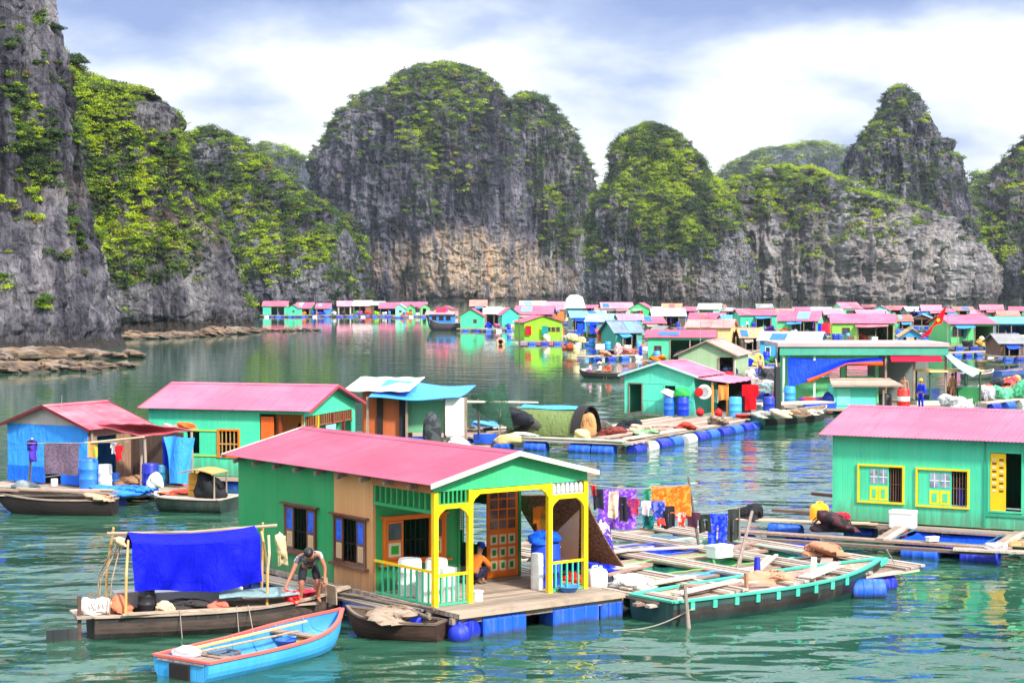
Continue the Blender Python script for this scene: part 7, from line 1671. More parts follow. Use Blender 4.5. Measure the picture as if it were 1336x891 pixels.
for k, (x, y, r_, c_, nm, lb) in enumerate(((-2.2, 3.6, (.5, .4, .2), A(150, 70, 60, .7), 'net', 'red brown net heap on the raft before the aqua gabled house'), (-3.6, 5.2, (.6, .45, .35), A(120, 110, 100, .8), 'net', 'grey net heap on the raft left of the dark doorway'), (-0.9, 4.6, (.5, .8, .16), A(150, 200, 150, .85), 'sheet', 'pale green sheet strip spread on the right arm of the large raft'), (-4.4, 3.2, (.5, .4, .4), A(90, 70, 60, .8), 'sacks', 'brown sacks behind the arched shelter'),
      (-1.9, 6.4, (.5, .4, .22), A(225, 205, 170, .85), 'sacks', 'cream sacks below the blue barrels of the aqua house'), (-0.6, 8.6, (.4, .5, .2), A(190, 70, 50, .85), 'net', 'rust red net on the right arm of the large raft'), (-0.5, 12.5, (.5, .6, .25), A(160, 140, 120, .8), 'gear', 'tan gear at the far end of the right arm of the large raft'), (-3.0, 7.6, (.45, .4, .3), A(40, 45, 55, .8), 'net', 'dark net heap by the dark doorway of the aqua house'))):
    heap(lb, _f7(x, y, 0.52), r_, cloth(c_, shade(c_, .5), pat=.7, patscale=3.0), 140 + k, nm + '_heap', nm, 0.3)
planks('loose grey board slanting over the large raft', _f7(-4.6, 2.4, 0.60), _f7(-1.2, 4.4, 0.60), 0.3, M_WOOD, 1, 'loose_plank', 'plank', 0.05, 31)
planks('whitish board lying across the right arm of the large raft', _f7(-2.4, 9.2, 0.60), _f7(-0.2, 9.6, 0.60), 0.35, M_PALE, 1, 'loose_plank', 'plank', 0.05, 32)
# ------------------------------------------------------------ the village behind: every hut a thing with its own deck, floats, walls, roof, openings
def hut(label, pl, pr, yb, ye, yr, depth, yaw=0.0, mode='s', wall=MINT, roofc=PINK, wins=(), door=None, open_=None, gablec=None, flo=0, name='floating_hut', fade=None, ov=0.3, deckc=None, back=False, rust=0.12, base=0.45, post=None, nofloat=False):
    """px extents of the front wall at water row yb, eave row ye, ridge row yr. wins/door: (u0, u1, z0, z1) as fractions of front length and wall height"""
    D = F * CH / (yb - YH); k = D / F; y = R(yaw); Wd = (pr - pl) * k / max(0.5, math.cos(y))
    mid = Vector(((0.5 * (pl + pr) - CX) * k, D, 0))
    ev = CH - (ye - YH) * k; Dm = D + depth / 2; rg = CH - (yr - YH) / F * Dm
    if mode == 's':
        W_, L_ = depth, Wd; yy = y - math.pi / 2
        xd, yd = Vector((math.cos(yy), math.sin(yy), 0)), Vector((-math.sin(yy), math.cos(yy), 0))
        org = mid - yd * (L_ / 2) - xd * (W_ / 2); side = 'right'; FLn = L_
    else:
        W_, L_ = Wd, depth; yy = y; org = mid; side = 'front'; FLn = W_
    rg = max(rg, ev + 0.12 * W_ * 0.5)
    t = thing(name, uniq(label), 'hut', org, yy, 'huts of the floating village')
    mw = paint(wall, 0.3, 0.42, 0.55, 0.5); fc = face_of(side, W_, L_); ev_ = ev - 0.06
    ops = []
    hh = ev_ - base
    for (a, b, c, d) in wins: ops.append((a * FLn, b * FLn, base + c * hh, base + d * hh))
    if door: ops.append((door[0] * FLn, door[1] * FLn, base, base + 0.82 * hh))
    if open_: ops.append((max(0.07, open_[0] * FLn), min(FLn - 0.07, open_[1] * FLn), base, base + 0.9 * hh))
    gable_walls(t, W_, L_, base, ev_, rg - 0.05, mw, {side: ops}, 0.06)
    fm = flat(A(120, 80, 50, 0.85)) if fade is None else fade
    for q, (a, b, c, d) in enumerate(wins):
        a, b, c, d = ops[q]; f_ = frame_part(t, fc, a, b, c, d, fm, 0.06, 0.04)
        MB().fbox(fc, a, b, -0.05, -0.03, c, d).build('pane', M_GLASS, f_)
    if open_:
        a, b = ops[-1][0], ops[-1][1]; n = 1 + int((b - a) / 2.4)
        for q in range(n + 1):
            u = a + (b - a) * q / n; mb = MB(); mb.fbox(fc, u - 0.05, u + 0.05, 0.002, 0.09, base, ops[-1][3]); mb.build('post', post or M_WOODZ, t)
    if door:
        a, b = door[0] * FLn, door[1] * FLn; frame_part(t, fc, a, b, base + 0.06, base + 0.82 * hh, fm, 0.06, 0.04, name='door_frame')
    if gablec is not None:
        gb = face_of('front', W_, L_) if mode == 'g' else face_of('back', W_, L_)
        MB().prism([gb(0.05, 0.01, ev_), gb(W_ - 0.05, 0.01, ev_), gb(W_ / 2, 0.01, rg - 0.1)], Vector(gb(0, 0.04, 0)) - Vector(gb(0, 0.01, 0))).build('gable_board', paint(gablec, 0.3, 0.2), t)
    near = D < 230
    roof_parts(t, W_, L_, ev, rg, ov, ov, ov, ov, sheetmetal(shade(roofc, 0.82), tuple(min(.85, c * 1.25 + .12) for c in roofc[:3]), rust), flat(shade(roofc, 0.8)) if near else None, 0.2, 0.012, near)
    dk = MB(); dk.box(-W_ / 2 - 0.5, W_ / 2 + 0.7, -0.7, L_ + 0.5, base - 0.12, base) if mode == 's' else dk.box(-W_ / 2 - 0.6, W_ / 2 + 0.6, -1.0, L_ + 0.4, base - 0.12, base)
    dk.build('deck', deckc or (M_DECKX if mode == 's' else M_DECK), t)
    g_ = random.Random(sum(ord(ch) * (q + 1) for q, ch in enumerate(label)))
    if g_.random() < 0.6 and D < 420:          # lean-to of sheet or tarpaulin over part of the front
        a = g_.uniform(0, 0.5) * FLn; b = min(FLn + 0.4, a + g_.uniform(0.35, 0.6) * FLn); z0 = ev_ - 0.12; dp = g_.uniform(0.9, 1.5)
        am = g_.choice([sheetmetal(shade(roofc, 0.75), (.5, .4, .4), 0.4), tarp(A(60, 140, 225, .9)), tarp(A(20, 70, 200, .95)), sheetmetal(A(170, 165, 160, .8), (.5, .5, .5), 0.5), wood((0.33, 0.25, 0.19, 1))])
        MB().sheet(lambda u, v: fc(a + (b - a) * u, 0.02 + dp * v, z0 - 0.35 * v - 0.06 * math.sin(5 * u) * v), 8, 4, 0.03).build('awning', am, t)
        for u in (a + 0.1, b - 0.1): MB().fbox(fc, u - 0.04, u + 0.04, dp - 0.15, dp - 0.07, base, z0 - 0.36).build('awning_post', M_WOODZ, t)
    if g_.random() < 0.45:                     # patch or tarpaulin thrown over the roof and weighted
        sgn = 1 if mode == 's' else g_.choice((-1, 1)); y0 = g_.uniform(0, .6) * L_; y1 = y0 + g_.uniform(.2, .4) * L_; sl_ = (rg - ev) / (W_ / 2)
        pm = g_.choice([tarp(A(40, 110, 220, .9)), tarp(A(120, 170, 210, .8)), sheetmetal(A(180, 175, 170, .75), (.5, .5, .5), .5), sheetmetal(A(150, 80, 70, .75), (.4, .3, .3), .5), sheetmetal(shade(roofc, .55), (.5, .4, .4), .3)])
        x0_, x1_ = g_.uniform(.05, .3) * W_ / 2, g_.uniform(.7, 1.05) * W_ / 2
        MB().sheet(lambda u, v: (sgn * (x0_ + (x1_ - x0_) * u), y0 + (y1 - y0) * v, rg - sl_ * (x0_ + (x1_ - x0_) * u) + 0.06 + 0.012 * math.sin(9 * u + 7 * v)), 6, 6, 0.02).build('roof_patch', pm, t)
    if g_.random() < 0.5:
        u = g_.uniform(.1, .9) * FLn; MB().tube([fc(u, -0.6, ev_), fc(u + 0.05, -0.6, rg + g_.uniform(.8, 2.2))], 0.03, 5).build('aerial', flat(GREY), t)
    n = max(2, min(7, int(FLn / 1.4)))
    for q in range(n):
        u = (q + 0.5) / n * FLn; p = fc(u, 0.45 if mode == 's' else 0.75, 0.1)
        drum('float_drum', p, min(1.0, FLn / n * 0.8), 0.28, 'y' if mode == 's' else 'x', (M_BLUEDRUM, M_DEEPDRUM, M_BLUEDRUM, plastic(A(215, 215, 215, 0.8), 0.5))[(q * 3 + flo + len(label)) % 4 if flo else q % 2], t, 10)
    return t, fc, FLn, base
GRN2 = A(90, 200, 130, 0.9); DKG = A(40, 130, 85, 0.9); AQUA = A(90, 215, 205, 0.9); RPK = A(225, 80, 110, 0.9); SAL = A(240, 125, 110, 0.9)
VIL = [
 # far left row
 hut('teal hut with pink roof at the left end of the far row', 343, 374, 413.5, 399, 393, 5, 0, 's', TEAL, RPK, open_=(0.35, 0.9)),
 hut('round fronted mint hut with one small dark window in the far left row', 376, 389, 414, 401.5, 397, 4, -8, 'g', A(70, 225, 165, .95), PINK, wins=[(0.45, 0.62, 0.40, 0.65)], flo=1),
 hut('hut with slanting pink roof behind the round fronted mint hut', 383, 405, 413, 402, 394.5, 6, -14, 's', DKG, PINK, open_=(0.3, 0.95)),
 hut('low blue walled shed with pink roof in the far left row', 412, 430, 413, 402, 395.5, 4, -6, 's', SKYB, PINK, open_=(0.1, 0.6)),
 hut('hut with pale pink roof and dark open front amid the far left row', 441, 458, 413, 399, 392.5, 5, 6, 's', A(200, 200, 190, .8), PALEPINK, open_=(0.1, 0.9)),
 hut('long hut with cream pink roof in the far left row', 461, 484, 412, 398.5, 392, 5, 0, 's', A(150, 110, 90, .8), A(250, 205, 205, .9), open_=(0.05, 0.7)),
 hut('small hut with grey green roof in the far left row', 484, 501, 412, 398, 393, 5, 0, 's', A(120, 70, 50, .8), A(150, 195, 175, .85), open_=(0.2, 0.9)),
 hut('wide hut with rose roof and blue clutter in the far left row', 495, 522, 413, 402, 394.5, 6, 0, 's', A(40, 50, 90, .9), PINK, open_=(0.05, 0.85)),
 hut('pale mint hut with steep gable in the far left row', 516, 528, 415, 401, 396.5, 4, 0, 'g', A(140, 245, 195, .95), A(190, 235, 215, .9), wins=[(0.4, 0.65, 0.45, 0.65)]),
 hut('green gable hut right of the pale mint hut', 530, 542, 413, 402, 397, 4, 5, 'g', GRN2, PINK, wins=[(0.35, 0.6, 0.5, 0.75)]),
 hut('hut with long pink roof behind the green gable hut', 524, 556, 411.5, 400, 394, 6, 0, 's', A(110, 70, 60, .8), PINK, open_=(0.1, 0.9)),
 hut('light green gable hut at the right end of the far left row', 549, 561, 413, 401, 396.5, 4, 10, 'g', A(110, 225, 140, .95), PINK, open_=(0.2, 0.6)),
 # middle, beyond the lime hut
 hut('mint hut with round dark window at the edge of the open water', 601, 629, 432, 411, 402.5, 4.5, -4, 'g', A(70, 225, 160, .95), RPK, wins=[(0.6, 0.74, 0.42, 0.68)]),
 hut('shack with salmon roof behind the mint round window hut', 614, 634, 420, 399, 391.5, 5, 0, 's', A(80, 70, 80, .8), SAL, open_=(0.3, 0.9)),
 hut('grey roofed shed between the mint round window hut and the teal hut', 632, 660, 428, 409, 401.5, 5, 0, 's', A(170, 130, 140, .8), A(180, 195, 190, .85), open_=(0.1, 0.8)),
 hut('teal gable hut under the broad pink roof', 655, 678, 430, 410, 401, 5, 8, 'g', A(60, 200, 175, .95), PINK),
 hut('hut with broad rose pink roof behind the lime hut', 672, 720, 428, 409.5, 399, 8, -5, 's', A(120, 80, 80, .8), PINK, open_=(0.1, 0.9), fade=M_WOOD),
 hut('bright lime green hut with three dark windows', 684, 734, 449, 420, 411.5, 6, 12, 'g', LIME, RPK, wins=[(0.6, 0.68, 0.5, 0.72), (0.72, 0.8, 0.5, 0.72), (0.84, 0.92, 0.5, 0.72)], flo=1),
 hut('hut with pale salmon roof behind the broad pink roof', 679, 712, 413, 400, 392.5, 6, 0, 's', A(180, 120, 110, .8), A(245, 165, 150, .9), open_=(0.2, 0.8)),
 hut('orange hut with pink roof beside the white domed houseboat', 714, 736, 421, 403, 393.5, 5, 0, 's', A(235, 120, 40, .95), PALEPINK, wins=[(0.3, 0.55, 0.3, 0.7)]),
 hut('sky blue roofed shed below the white domed houseboat', 746, 788, 434, 414, 406, 6, 4, 's', A(120, 170, 170, .8), A(110, 190, 225, .9), open_=(0.05, 0.6)),
 hut('pale blue lean shed with grey roof and blue cloths', 765, 795, 444, 419, 409.5, 5, -14, 's', A(150, 200, 200, .85), A(150, 195, 205, .85), wins=[(0.25, 0.42, 0.35, 0.8)]),
 hut('green hut with long pink roof behind the slate roofed hut', 789, 838, 440, 417, 409.5, 6, 0, 's', GRN2, PALEPINK, wins=[(0.22, 0.3, 0.3, 0.7)]),
 hut('white and pink hut with dark window on the skyline of the far row', 786, 826, 418, 402, 394.5, 6, 4, 's', A(215, 205, 195, .85), PALEPINK, wins=[(0.15, 0.45, 0.2, 0.75)]),
 hut('emerald gable hut with pink roof in the far row', 822, 846, 420, 402, 395, 7, -12, 'g', A(80, 225, 130, .95), PINK, wins=[(0.12, 0.3, 0.1, 0.6)]),
 hut('hut with pale green roof and dark open front', 852, 894, 430, 412, 402.5, 7, 0, 's', A(90, 80, 70, .8), A(180, 215, 195, .9), open_=(0.02, 0.8), fade=M_WOOD),
 hut('hut with salmon orange roof on the skyline', 864, 888, 412, 402, 396, 6, -8, 's', A(120, 80, 60, .8), A(240, 140, 105, .9), open_=(0.2, 0.8)),
 hut('hut with slate blue roof and curtained aqua front', 803, 838, 461, 433, 418, 5, 16, 's', A(60, 165, 150, .9), A(120, 140, 165, .85), open_=(0.35, 0.8), gablec=A(245, 235, 190, .9), rust=0.3),
 hut('red and orange shed left of the slate roofed hut', 781, 802, 459, 433, 430, 4, 0, 's', A(215, 80, 35, .95), A(200, 40, 60, .9), wins=[(0.35, 0.75, 0.15, 0.55)]),
 hut('white fronted houseboat with mint cabin on the skyline', 911, 938, 416, 403, 396, 5, -16, 's', A(170, 240, 200, .95), A(225, 250, 235, .9), wins=[(0.08, 0.7, 0.35, 0.85)], name='houseboat'),
 hut('dark green gable hut with magenta pink roof', 900, 944, 425, 415, 408, 6, -10, 's', DKG, A(225, 70, 115, .9), gablec=DKG, open_=(0.1, 0.8)),
 hut('peach walled hut with wide salmon pink roof', 897, 952, 462, 427, 417, 7, -12, 's', PEACH, A(240, 135, 130, .9), open_=(0.1, 0.7), gablec=PEACH),
 hut('hut with crimson roof, mint end wall and red brown porch', 846, 930, 476, 440, 431, 7, -6, 's', A(80, 215, 160, .95), A(222, 60, 100, .9), wins=[(0.10, 0.2, 0.1, 0.62)], open_=(0.34, 0.95), fade=flat(A(150, 60, 35, .9))),
 hut('khaki green gable house with brown roof behind the aqua house', 886, 958, 500, 462, 443, 6.5, -16, 'g', KHAKI, A(190, 150, 140, .85), open_=(0.72, 0.98), fade=M_WOOD, rust=0.35),
 hut('teal hut with pagoda shaped pink roof', 966, 1014, 433, 411, 403.5, 7, 4, 's', A(60, 200, 160, .95), RPK, open_=(0.4, 0.85), fade=M_WOOD),
 hut('mint hut with long rose pink roof right of the pagoda roof', 1016, 1066, 438, 418, 405.5, 7, -16, 's', A(105, 215, 150, .9), PINK, open_=(0.35, 0.95), fade=M_WOOD),
 hut('hut with pale pink roof behind the long rose roof', 1064, 1098, 428, 410, 402.5, 6, -6, 's', A(100, 190, 200, .9), A(240, 140, 165, .9), open_=(0.2, 0.7)),
 hut('mint gable hut with pink roof on the skyline near the flag', 1099, 1124, 416, 402, 394.5, 6, 14, 's', A(110, 225, 165, .95), A(235, 110, 140, .9), wins=[(0.2, 0.6, 0.3, 0.75)]),
 hut('hut with broad coral pink roof behind the lime green house', 1120, 1158, 420, 410, 404, 6, 0, 's', A(120, 90, 80, .8), A(240, 130, 150, .9), open_=(0.1, 0.9)),
 hut('lime green house with wide pink roof and yellow gable', 1087, 1166, 449, 421, 409.5, 8, -8, 's', A(150, 215, 80, .95), A(230, 90, 130, .9), wins=[(0.16, 0.28, 0.35, 0.72)], open_=(0.42, 0.98), fade=M_WOOD, gablec=A(220, 200, 30, .95)),
 hut('light blue gable shed with white sheet roof before the pavilion', 993, 1066, 480, 444, 433, 7, -14, 's', A(70, 170, 220, .9), A(205, 225, 232, .62), wins=[(0.1, 0.17, 0.1, 0.7)], open_=(0.3, 0.9), fade=flat(WHITE)),
 hut('blue walled hut with pink roof below the right hand cliff', 1204, 1228, 420, 405, 398, 5, -6, 's', SKYB, A(240, 130, 155, .9), open_=(0.4, 0.9)),
 hut('dark open hut with small rose roof at the foot of the cliff', 1281, 1308, 420, 404, 397.5, 5, -8, 's', A(70, 75, 70, .8), A(235, 110, 130, .9), open_=(0.1, 0.9)),
 hut('green open hut with pink roof and railings at the right', 1240, 1298, 455, 422, 411.5, 8, 6, 's', A(90, 200, 120, .9), A(228, 85, 125, .9), wins=[(0.04, 0.36, 0.40, 0.85)], open_=(0.55, 0.98), fade=M_WOOD, deckc=wood((0.42, 0.30, 0.18, 1))),
 hut('hut with teal roof and red edged awning at the right edge', 1294, 1345, 449, 422, 413.5, 7, 0, 's', A(80, 150, 220, .9), A(90, 190, 160, .9), open_=(0.1, 0.9), fade=flat(WHITE)),
 hut('far hut with red roof between the cliff foot and the flag', 1160, 1184, 413, 404, 399, 5, 0, 's', A(110, 110, 115, .8), A(225, 90, 100, .9), open_=(0.1, 0.6)),
 hut('grey sheet roofed hut in the far row left of the flag', 1184, 1206, 416, 406, 400, 5, 5, 's', A(130, 130, 140, .8), A(170, 180, 185, .85), open_=(0.1, 0.6)),
 hut('low hut with rusty roof at the foot of the cliff under the peak', 1246, 1272, 414, 405, 400, 5, 5, 's', A(80, 120, 100, .8), A(170, 110, 95, .85), open_=(0.2, 0.6)),
]
# white domed houseboat
D_ = F * CH / (424 - YH); wb = thing('houseboat', uniq('white domed houseboat with blue cabin on the skyline'), 'boat', ((751 - CX) / F * D_, D_, 0), 0.05)
k_ = D_ / F
MB().box(-13 * k_, 14 * k_, -0.3, 4.2, -0.1, 0.6).build('hull', flat(A(60, 120, 190, .9)), wb)
MB().box(-10 * k_, 9 * k_, 0, 3.8, 0.6, CH - (400 - YH) * k_).build('cabin', paint(A(120, 190, 225, .9), 0.4, 0.1), wb)
for q in range(3): MB().box((-7.5 + q * 5.4) * k_, (-3.8 + q * 5.4) * k_, -0.04, 0.02, 1.5, 2.5).build('window', M_GLASS, wb)
zt0 = CH - (400.5 - YH) * k_
MB().prism([((-14) * k_, -0.5, zt0 - 0.2), (13 * k_, -0.5, zt0 - 0.2), (9 * k_, -0.5, zt0 + 1.9), (4 * k_, -0.5, zt0 + 2.3), (-5 * k_, -0.5, zt0 + 2.3), (-10 * k_, -0.5, zt0 + 1.6)], (0, 4.8, 0)).build('roof', flat(A(240, 245, 240, .9)), wb)
# dark wooden houseboat left of the mint hut
D_ = F * CH / (431 - YH); t_ = boat('dark wooden fishing boat with white curved bow and pink cabin roof', Vector(((598 - CX) / F * D_, D_, 0)), Vector(((556 - CX) / F * D_, D_ + 1.5, 0)), 2.6, 1.5, wood((0.09, 0.07, 0.08, 1)), flat(A(200, 200, 200, .8)), M_WOOD, 1.4, 0.85, 0.3, 0, 0, name='fishing_boat')
MB().box(0.8, 4.9, -0.9, 0.9, 1.1, 2.7).build('cabin', paint(A(60, 140, 225, .9), 0.4, 0.3), t_[0])
for q in range(3): MB().box(1.1 + q * 1.25, 1.9 + q * 1.25, 0.88, 0.94, 1.7, 2.4).build('window', M_DARK, t_[0])
MB().prism([(0.4, -1.2, 2.7), (0.4, 1.2, 2.7), (0.4, 0.4, 3.2), (0.4, -0.4, 3.2)], (5.2, 0, 0)).build('roof', sheetmetal(A(240, 130, 140, .9)), t_[0])
MB().box(2.0, 3.8, -0.7, 0.7, 3.2, 3.9).build('top_cabin', paint(A(225, 60, 120, .9), 0.4, 0.2), t_[0])
# pavilion house with blue tarpaulin
DP = F * CH / (536 - YH); kp = DP / F; XP = lambda px: (px - CX) * kp; ZP = lambda py: CH - (py - YH) * kp
PV = thing('floating_house', uniq('long pavilion house with pale flat roof, teal fascia and draped blue tarpaulin'), 'house', (XP(1120), DP, 0), 0)
xp = lambda px: (px - 1120) * kp
MB().box(xp(1013), xp(1236), -0.6, 5.2, ZP(452), ZP(447)).build('roof', sheetmetal(A(228, 200, 202, .6), (0.5, 0.42, 0.42), 0.25), PV)
MB().box(xp(1016), xp(1235), -0.5, -0.42, ZP(463), ZP(452) - 0.003).build('fascia', paint(A(70, 165, 140, .9), 0.5, 0.2), PV)
mb = MB(); wall_grid(mb, lambda u, w, z: (xp(1022) + u, 1.2 - w, z), xp(1152) - xp(1022), 0.4, ZP(462), 0.06, [(xp(1074) - xp(1022), xp(1101) - xp(1022), ZP(495), ZP(478)), (xp(1110) - xp(1022), xp(1146) - xp(1022), ZP(492), ZP(478))]); mb.build('wall', paint(A(120, 225, 150, .95), 0.3, 0.15), PV)
for (a, b) in ((1074, 1101), (1110, 1146)): frame_part(PV, lambda u, w, z: (xp(1022) + u, 1.2 - w, z), xp(a) - xp(1022), xp(b) - xp(1022), ZP(494), ZP(478), wood((0.25, 0.13, 0.08, 1)), 0.05, 0.04)
for px in (1022, 1062, 1155, 1192, 1233): MB().box(xp(px) - 0.06, xp(px) + 0.06, -0.3, -0.18, 0.4, ZP(462)).build('post', flat(A(210, 240, 220, .9)) if px < 1100 else M_WOODZ, PV)
MB().box(xp(1153), xp(1233), 4.9, 5.0, 0.4, ZP(462)).build('back_wall', paint(A(120, 130, 125, .8), 0.4, 0.5), PV)
MB().box(xp(1018), xp(1238), -1.8, 5.3, 0.28, 0.4).build('deck', M_DECK, PV)
for q in range(7): drum('float_drum', (xp(1030 + q * 32), -1.4, 0.08), 1.0, 0.28, 'x', (M_BLUEDRUM, M_DEEPDRUM)[q % 2], PV, 12)
def ptarp(u, v):
    x0 = xp(1027) + (xp(1150) - xp(1027)) * u
    bot = ZP(503) + (ZP(474) - ZP(503)) * min(1, (u / 0.62)) ** 1.35
    return (x0, -0.35 - 0.25 * v * (1 - u) + 0.1 * math.sin(7 * u + 4 * v), ZP(466) + (bot - ZP(466)) * v - 0.1 * math.sin(math.pi * u) * (1 - v))
o = MB().sheet(ptarp, 30, 14, 0.012).build('draped_tarpaulin', tarp(A(10, 60, 225, 1.0)), smooth=60); o.location = (XP(1120), DP, 0); tag(o, uniq('royal blue tarpaulin draped below the pavilion roof'), 'tarpaulin')
hm = MB(); hm.tube([ptarp(k / 20, 1.0) for k in range(4, 21)], [0.08 + 0.05 * math.sin(k * .4) for k in range(4, 21)], 7)
h_ = hm.build('orange_hem', cloth(A(245, 85, 25, 1.0)), o, smooth=60)
def ptarp2(u, v): return (xp(1160) + (xp(1226) - xp(1160)) * u, -0.4 - 0.4 * v, ZP(464) - 0.32 * v)
o = MB().sheet(ptarp2, 10, 4, 0.02).build('red_awning', cloth(A(230, 25, 60, .95))); o.location = (XP(1120), DP, 0); tag(o, uniq('crimson awning strip under the right half of the pavilion roof'), 'awning')
def ptarp3(u, v):
    a = Vector((xp(1231), -0.5, ZP(463))).lerp(Vector((xp(1250), 2.0, ZP(463))), v); b = Vector((xp(1262), -1.5, ZP(490))).lerp(Vector((xp(1288), 1.0, ZP(484))), v); return a.lerp(b, u) + Vector((0, 0, -0.15 * math.sin(math.pi * u)))
o = MB().sheet(ptarp3, 12, 8, 0.02).build('pale_awning', tarp(A(150, 215, 245, .9)), smooth=60); o.location = (XP(1120), DP, 0); tag(o, uniq('pale sky blue awning stretched from the right end of the pavilion'), 'awning')
# low turquoise shed with slab roof in front of the pavilion
SH = thing('shed', uniq('low turquoise shed with flat brown slab roof before the pavilion'), 'shed', (XP(1118), DP - 2.2, 0), 0)
MB().box(xp(1079) - xp(1118), xp(1135) - xp(1118), 0, 1.8, 0.3, 1.55).build('wall', paint(A(90, 220, 190, .95), 0.35, 0.15), SH)
MB().box(xp(1084) - xp(1118), xp(1101) - xp(1118), -0.04, -0.002, 0.45, 1.45).build('door', paint(A(125, 240, 205, .95), 0.5, 0.1), SH)
mb = MB(); mb.hexa([(xp(1075) - xp(1118), -0.6, 1.55), (xp(1167) - xp(1118), -0.6, 1.55), (xp(1160) - xp(1118), 2.1, 1.85), (xp(1082) - xp(1118), 2.1, 1.85), (xp(1075) - xp(1118), -0.6, 1.64), (xp(1167) - xp(1118), -0.6, 1.64), (xp(1160) - xp(1118), 2.1, 1.94), (xp(1082) - xp(1118), 2.1, 1.94)]); mb.build('roof', boards((0.40, 0.28, 0.21, 1), 0.3, 0), SH)
for x in (1142, 1163): MB().box(xp(x) - xp(1118) - 0.05, xp(x) - xp(1118) + 0.05, -0.4, -0.3, 0.3, 1.55).build('post', M_WOODZ, SH)
MB().box(xp(1060) - xp(1118), xp(1200) - xp(1118), -1.0, 2.0, 0.2, 0.3).build('deck', M_DECK, SH)
zD = lambda px, dy=-1.2: Vector((XP(px), DP + dy, 0.4))
barrel('light blue barrel at the left post of the pavilion', zD(1027), plastic(A(60, 160, 230, .95)), 1.1, 0.33)
barrel('black barrel under the slab roof of the turquoise shed', Vector((XP(1147), DP - 2.0, 0.3)), plastic((0.03, 0.035, 0.04, 1)), 0.8, 0.36)
rb = barrel('red barrel with a broad white band beside the turquoise shed', Vector((XP(1166), DP - 2.9, 0.3)), plastic(A(235, 40, 25, .95)), 1.15, 0.36)
MB().lathe((0, 0, 0.46), [(0.365, 0), (0.372, 0.02), (0.372, 0.25), (0.365, 0.27)], 18).build('white_band', plastic(WHITE), rb)
crate('long blue trough on the deck below the blue tarpaulin', zD(1062, -2.2) + Vector((0, 0, -0.1)), plastic(A(30, 90, 225, .95)), 1.8, 0.6, 0.35, 0.05, name='trough')
heap('red and orange gear on the long blue trough', zD(1056, -2.0) + Vector((0, 0, 0.3)), (0.7, 0.3, 0.16), cloth(A(215, 60, 40, .9), A(40, 60, 160, .9), pat=0.9, patscale=3.0), 120, 'gear', 'gear', 0.3)
heap('navy bag at the right end of the long blue trough', zD(1073, -2.0), (0.4, 0.3, 0.5), cloth(A(20, 40, 120, .9)), 121, 'bag', 'bag')
buoy('round red buoy on the deck left of the pavilion', zD(1009, -0.6) + Vector((0, 0, 0.3)), flat(A(230, 20, 40, .95)), 0.28)
# green hulled boat before it, canopy boat, flag
boat('green hulled boat heaped with gear in front of the pavilion', P(985, 559, 0), P(1078, 552, 0), 1.8, 0.95, paint(A(40, 110, 85, .9), 0.4, 0.4), wood((0.42, 0.34, 0.26, 1)), M_WOOD, 0.25, 0.8, 0.25, 0, 0, wood((0.45, 0.37, 0.3, 1)), name='cargo_boat', band=wood((0.03, 0.03, 0.03, 1)))
for k, (px, py, r_, c_, lb) in enumerate(((998, 545, (.5, .4, .25), A(170, 170, 160, .8), 'grey net in the stern of the green hulled boat'), (1020, 545, (.6, .4, .3), A(225, 205, 170, .85), 'cream sacks in the middle of the green hulled boat'), (1045, 543, (.5, .4, .22), A(150, 125, 100, .8), 'brown gear in the green hulled boat'), (1064, 541, (.4, .3, .2), A(205, 195, 180, .8), 'pale coil at the bow of the green hulled boat'))):
    heap(lb, P(px, py, 0.62), r_, cloth(c_), 130 + k, ('net', 'sacks', 'gear', 'coil')[k] + '_heap' if k != 1 else 'sacks', ('net', 'sacks', 'gear', 'coil')[k], 0.3)
planks('pale plank bench across the far side of the green hulled boat', P(982, 528, 0.75), P(1076, 524, 0.75), 1.6, wood((0.52, 0.42, 0.33, 1), 0.35), 4, 'plank_deck', 'planks', 0.1, 61)
cb = boat('wooden boat with flat yellow canopy and green cabin at the right', P(1188, 536, 0), P(1276, 534, 0), 1.9, 0.9, paint(A(225, 220, 210, .85), 0.5, 0.3), flat(A(60, 130, 90, .9)), M_WOOD, 0.2, 0.8, 0.25, 0, 0, wood((0.5, 0.38, 0.26, 1)), name='canopy_boat')
cL = cb[4]
MB().box(0.15 * cL, 0.95 * cL, -1.0, 1.0, 2.3, 2.4).build('canopy', flat(A(250, 215, 130, .95)), cb[0])
for (x, y) in ((0.18, -0.8), (0.18, 0.8), (0.92, -0.8), (0.92, 0.8), (0.55, -0.85)): MB().box(x * cL - 0.05, x * cL + 0.05, y - 0.04, y + 0.04, 0.5, 2.3).build('post', flat(A(40, 90, 60, .9)), cb[0])
MB().box(0.60 * cL, 0.9 * cL, -0.75, 0.75, 0.45, 1.35).build('cabin', paint(A(30, 120, 60, .9), 0.3, 0.2), cb[0])
MB().box(0.2 * cL, 0.5 * cL, -0.7, 0.7, 0.45, 0.95).build('engine_box', paint(A(30, 60, 130, .9), 0.4, 0.2), cb[0])
person('person in a brown shirt standing in the yellow canopy boat', cb[1](0.50 * cL, -0.9, 0.5), 0.4, STAND, cloth(A(170, 125, 80, .85)), cloth(A(190, 120, 90, .85)), None, True, None, 1.0, 'long', False)
person('person in blue overalls and yellow hat on the deck by the canopy boat', Vector((XP(1188), DP - 3.0, 0.3)), 2.2, STAND, cloth(A(15, 50, 215, 1.0)), cloth(A(15, 45, 190, 1.0)), None, True, ('cap', flat(A(240, 190, 40, .95))), 1.0, 'long')
person('bare chested person in black shorts behind the red and white barrel', Vector((XP(1178), DP - 0.5, 0.4)), 2.8, STAND, None, cloth((0.02, 0.02, 0.025, 1)), skin_mat((0.42, 0.2, 0.12, 1)), True, None, 1.0, False, False)
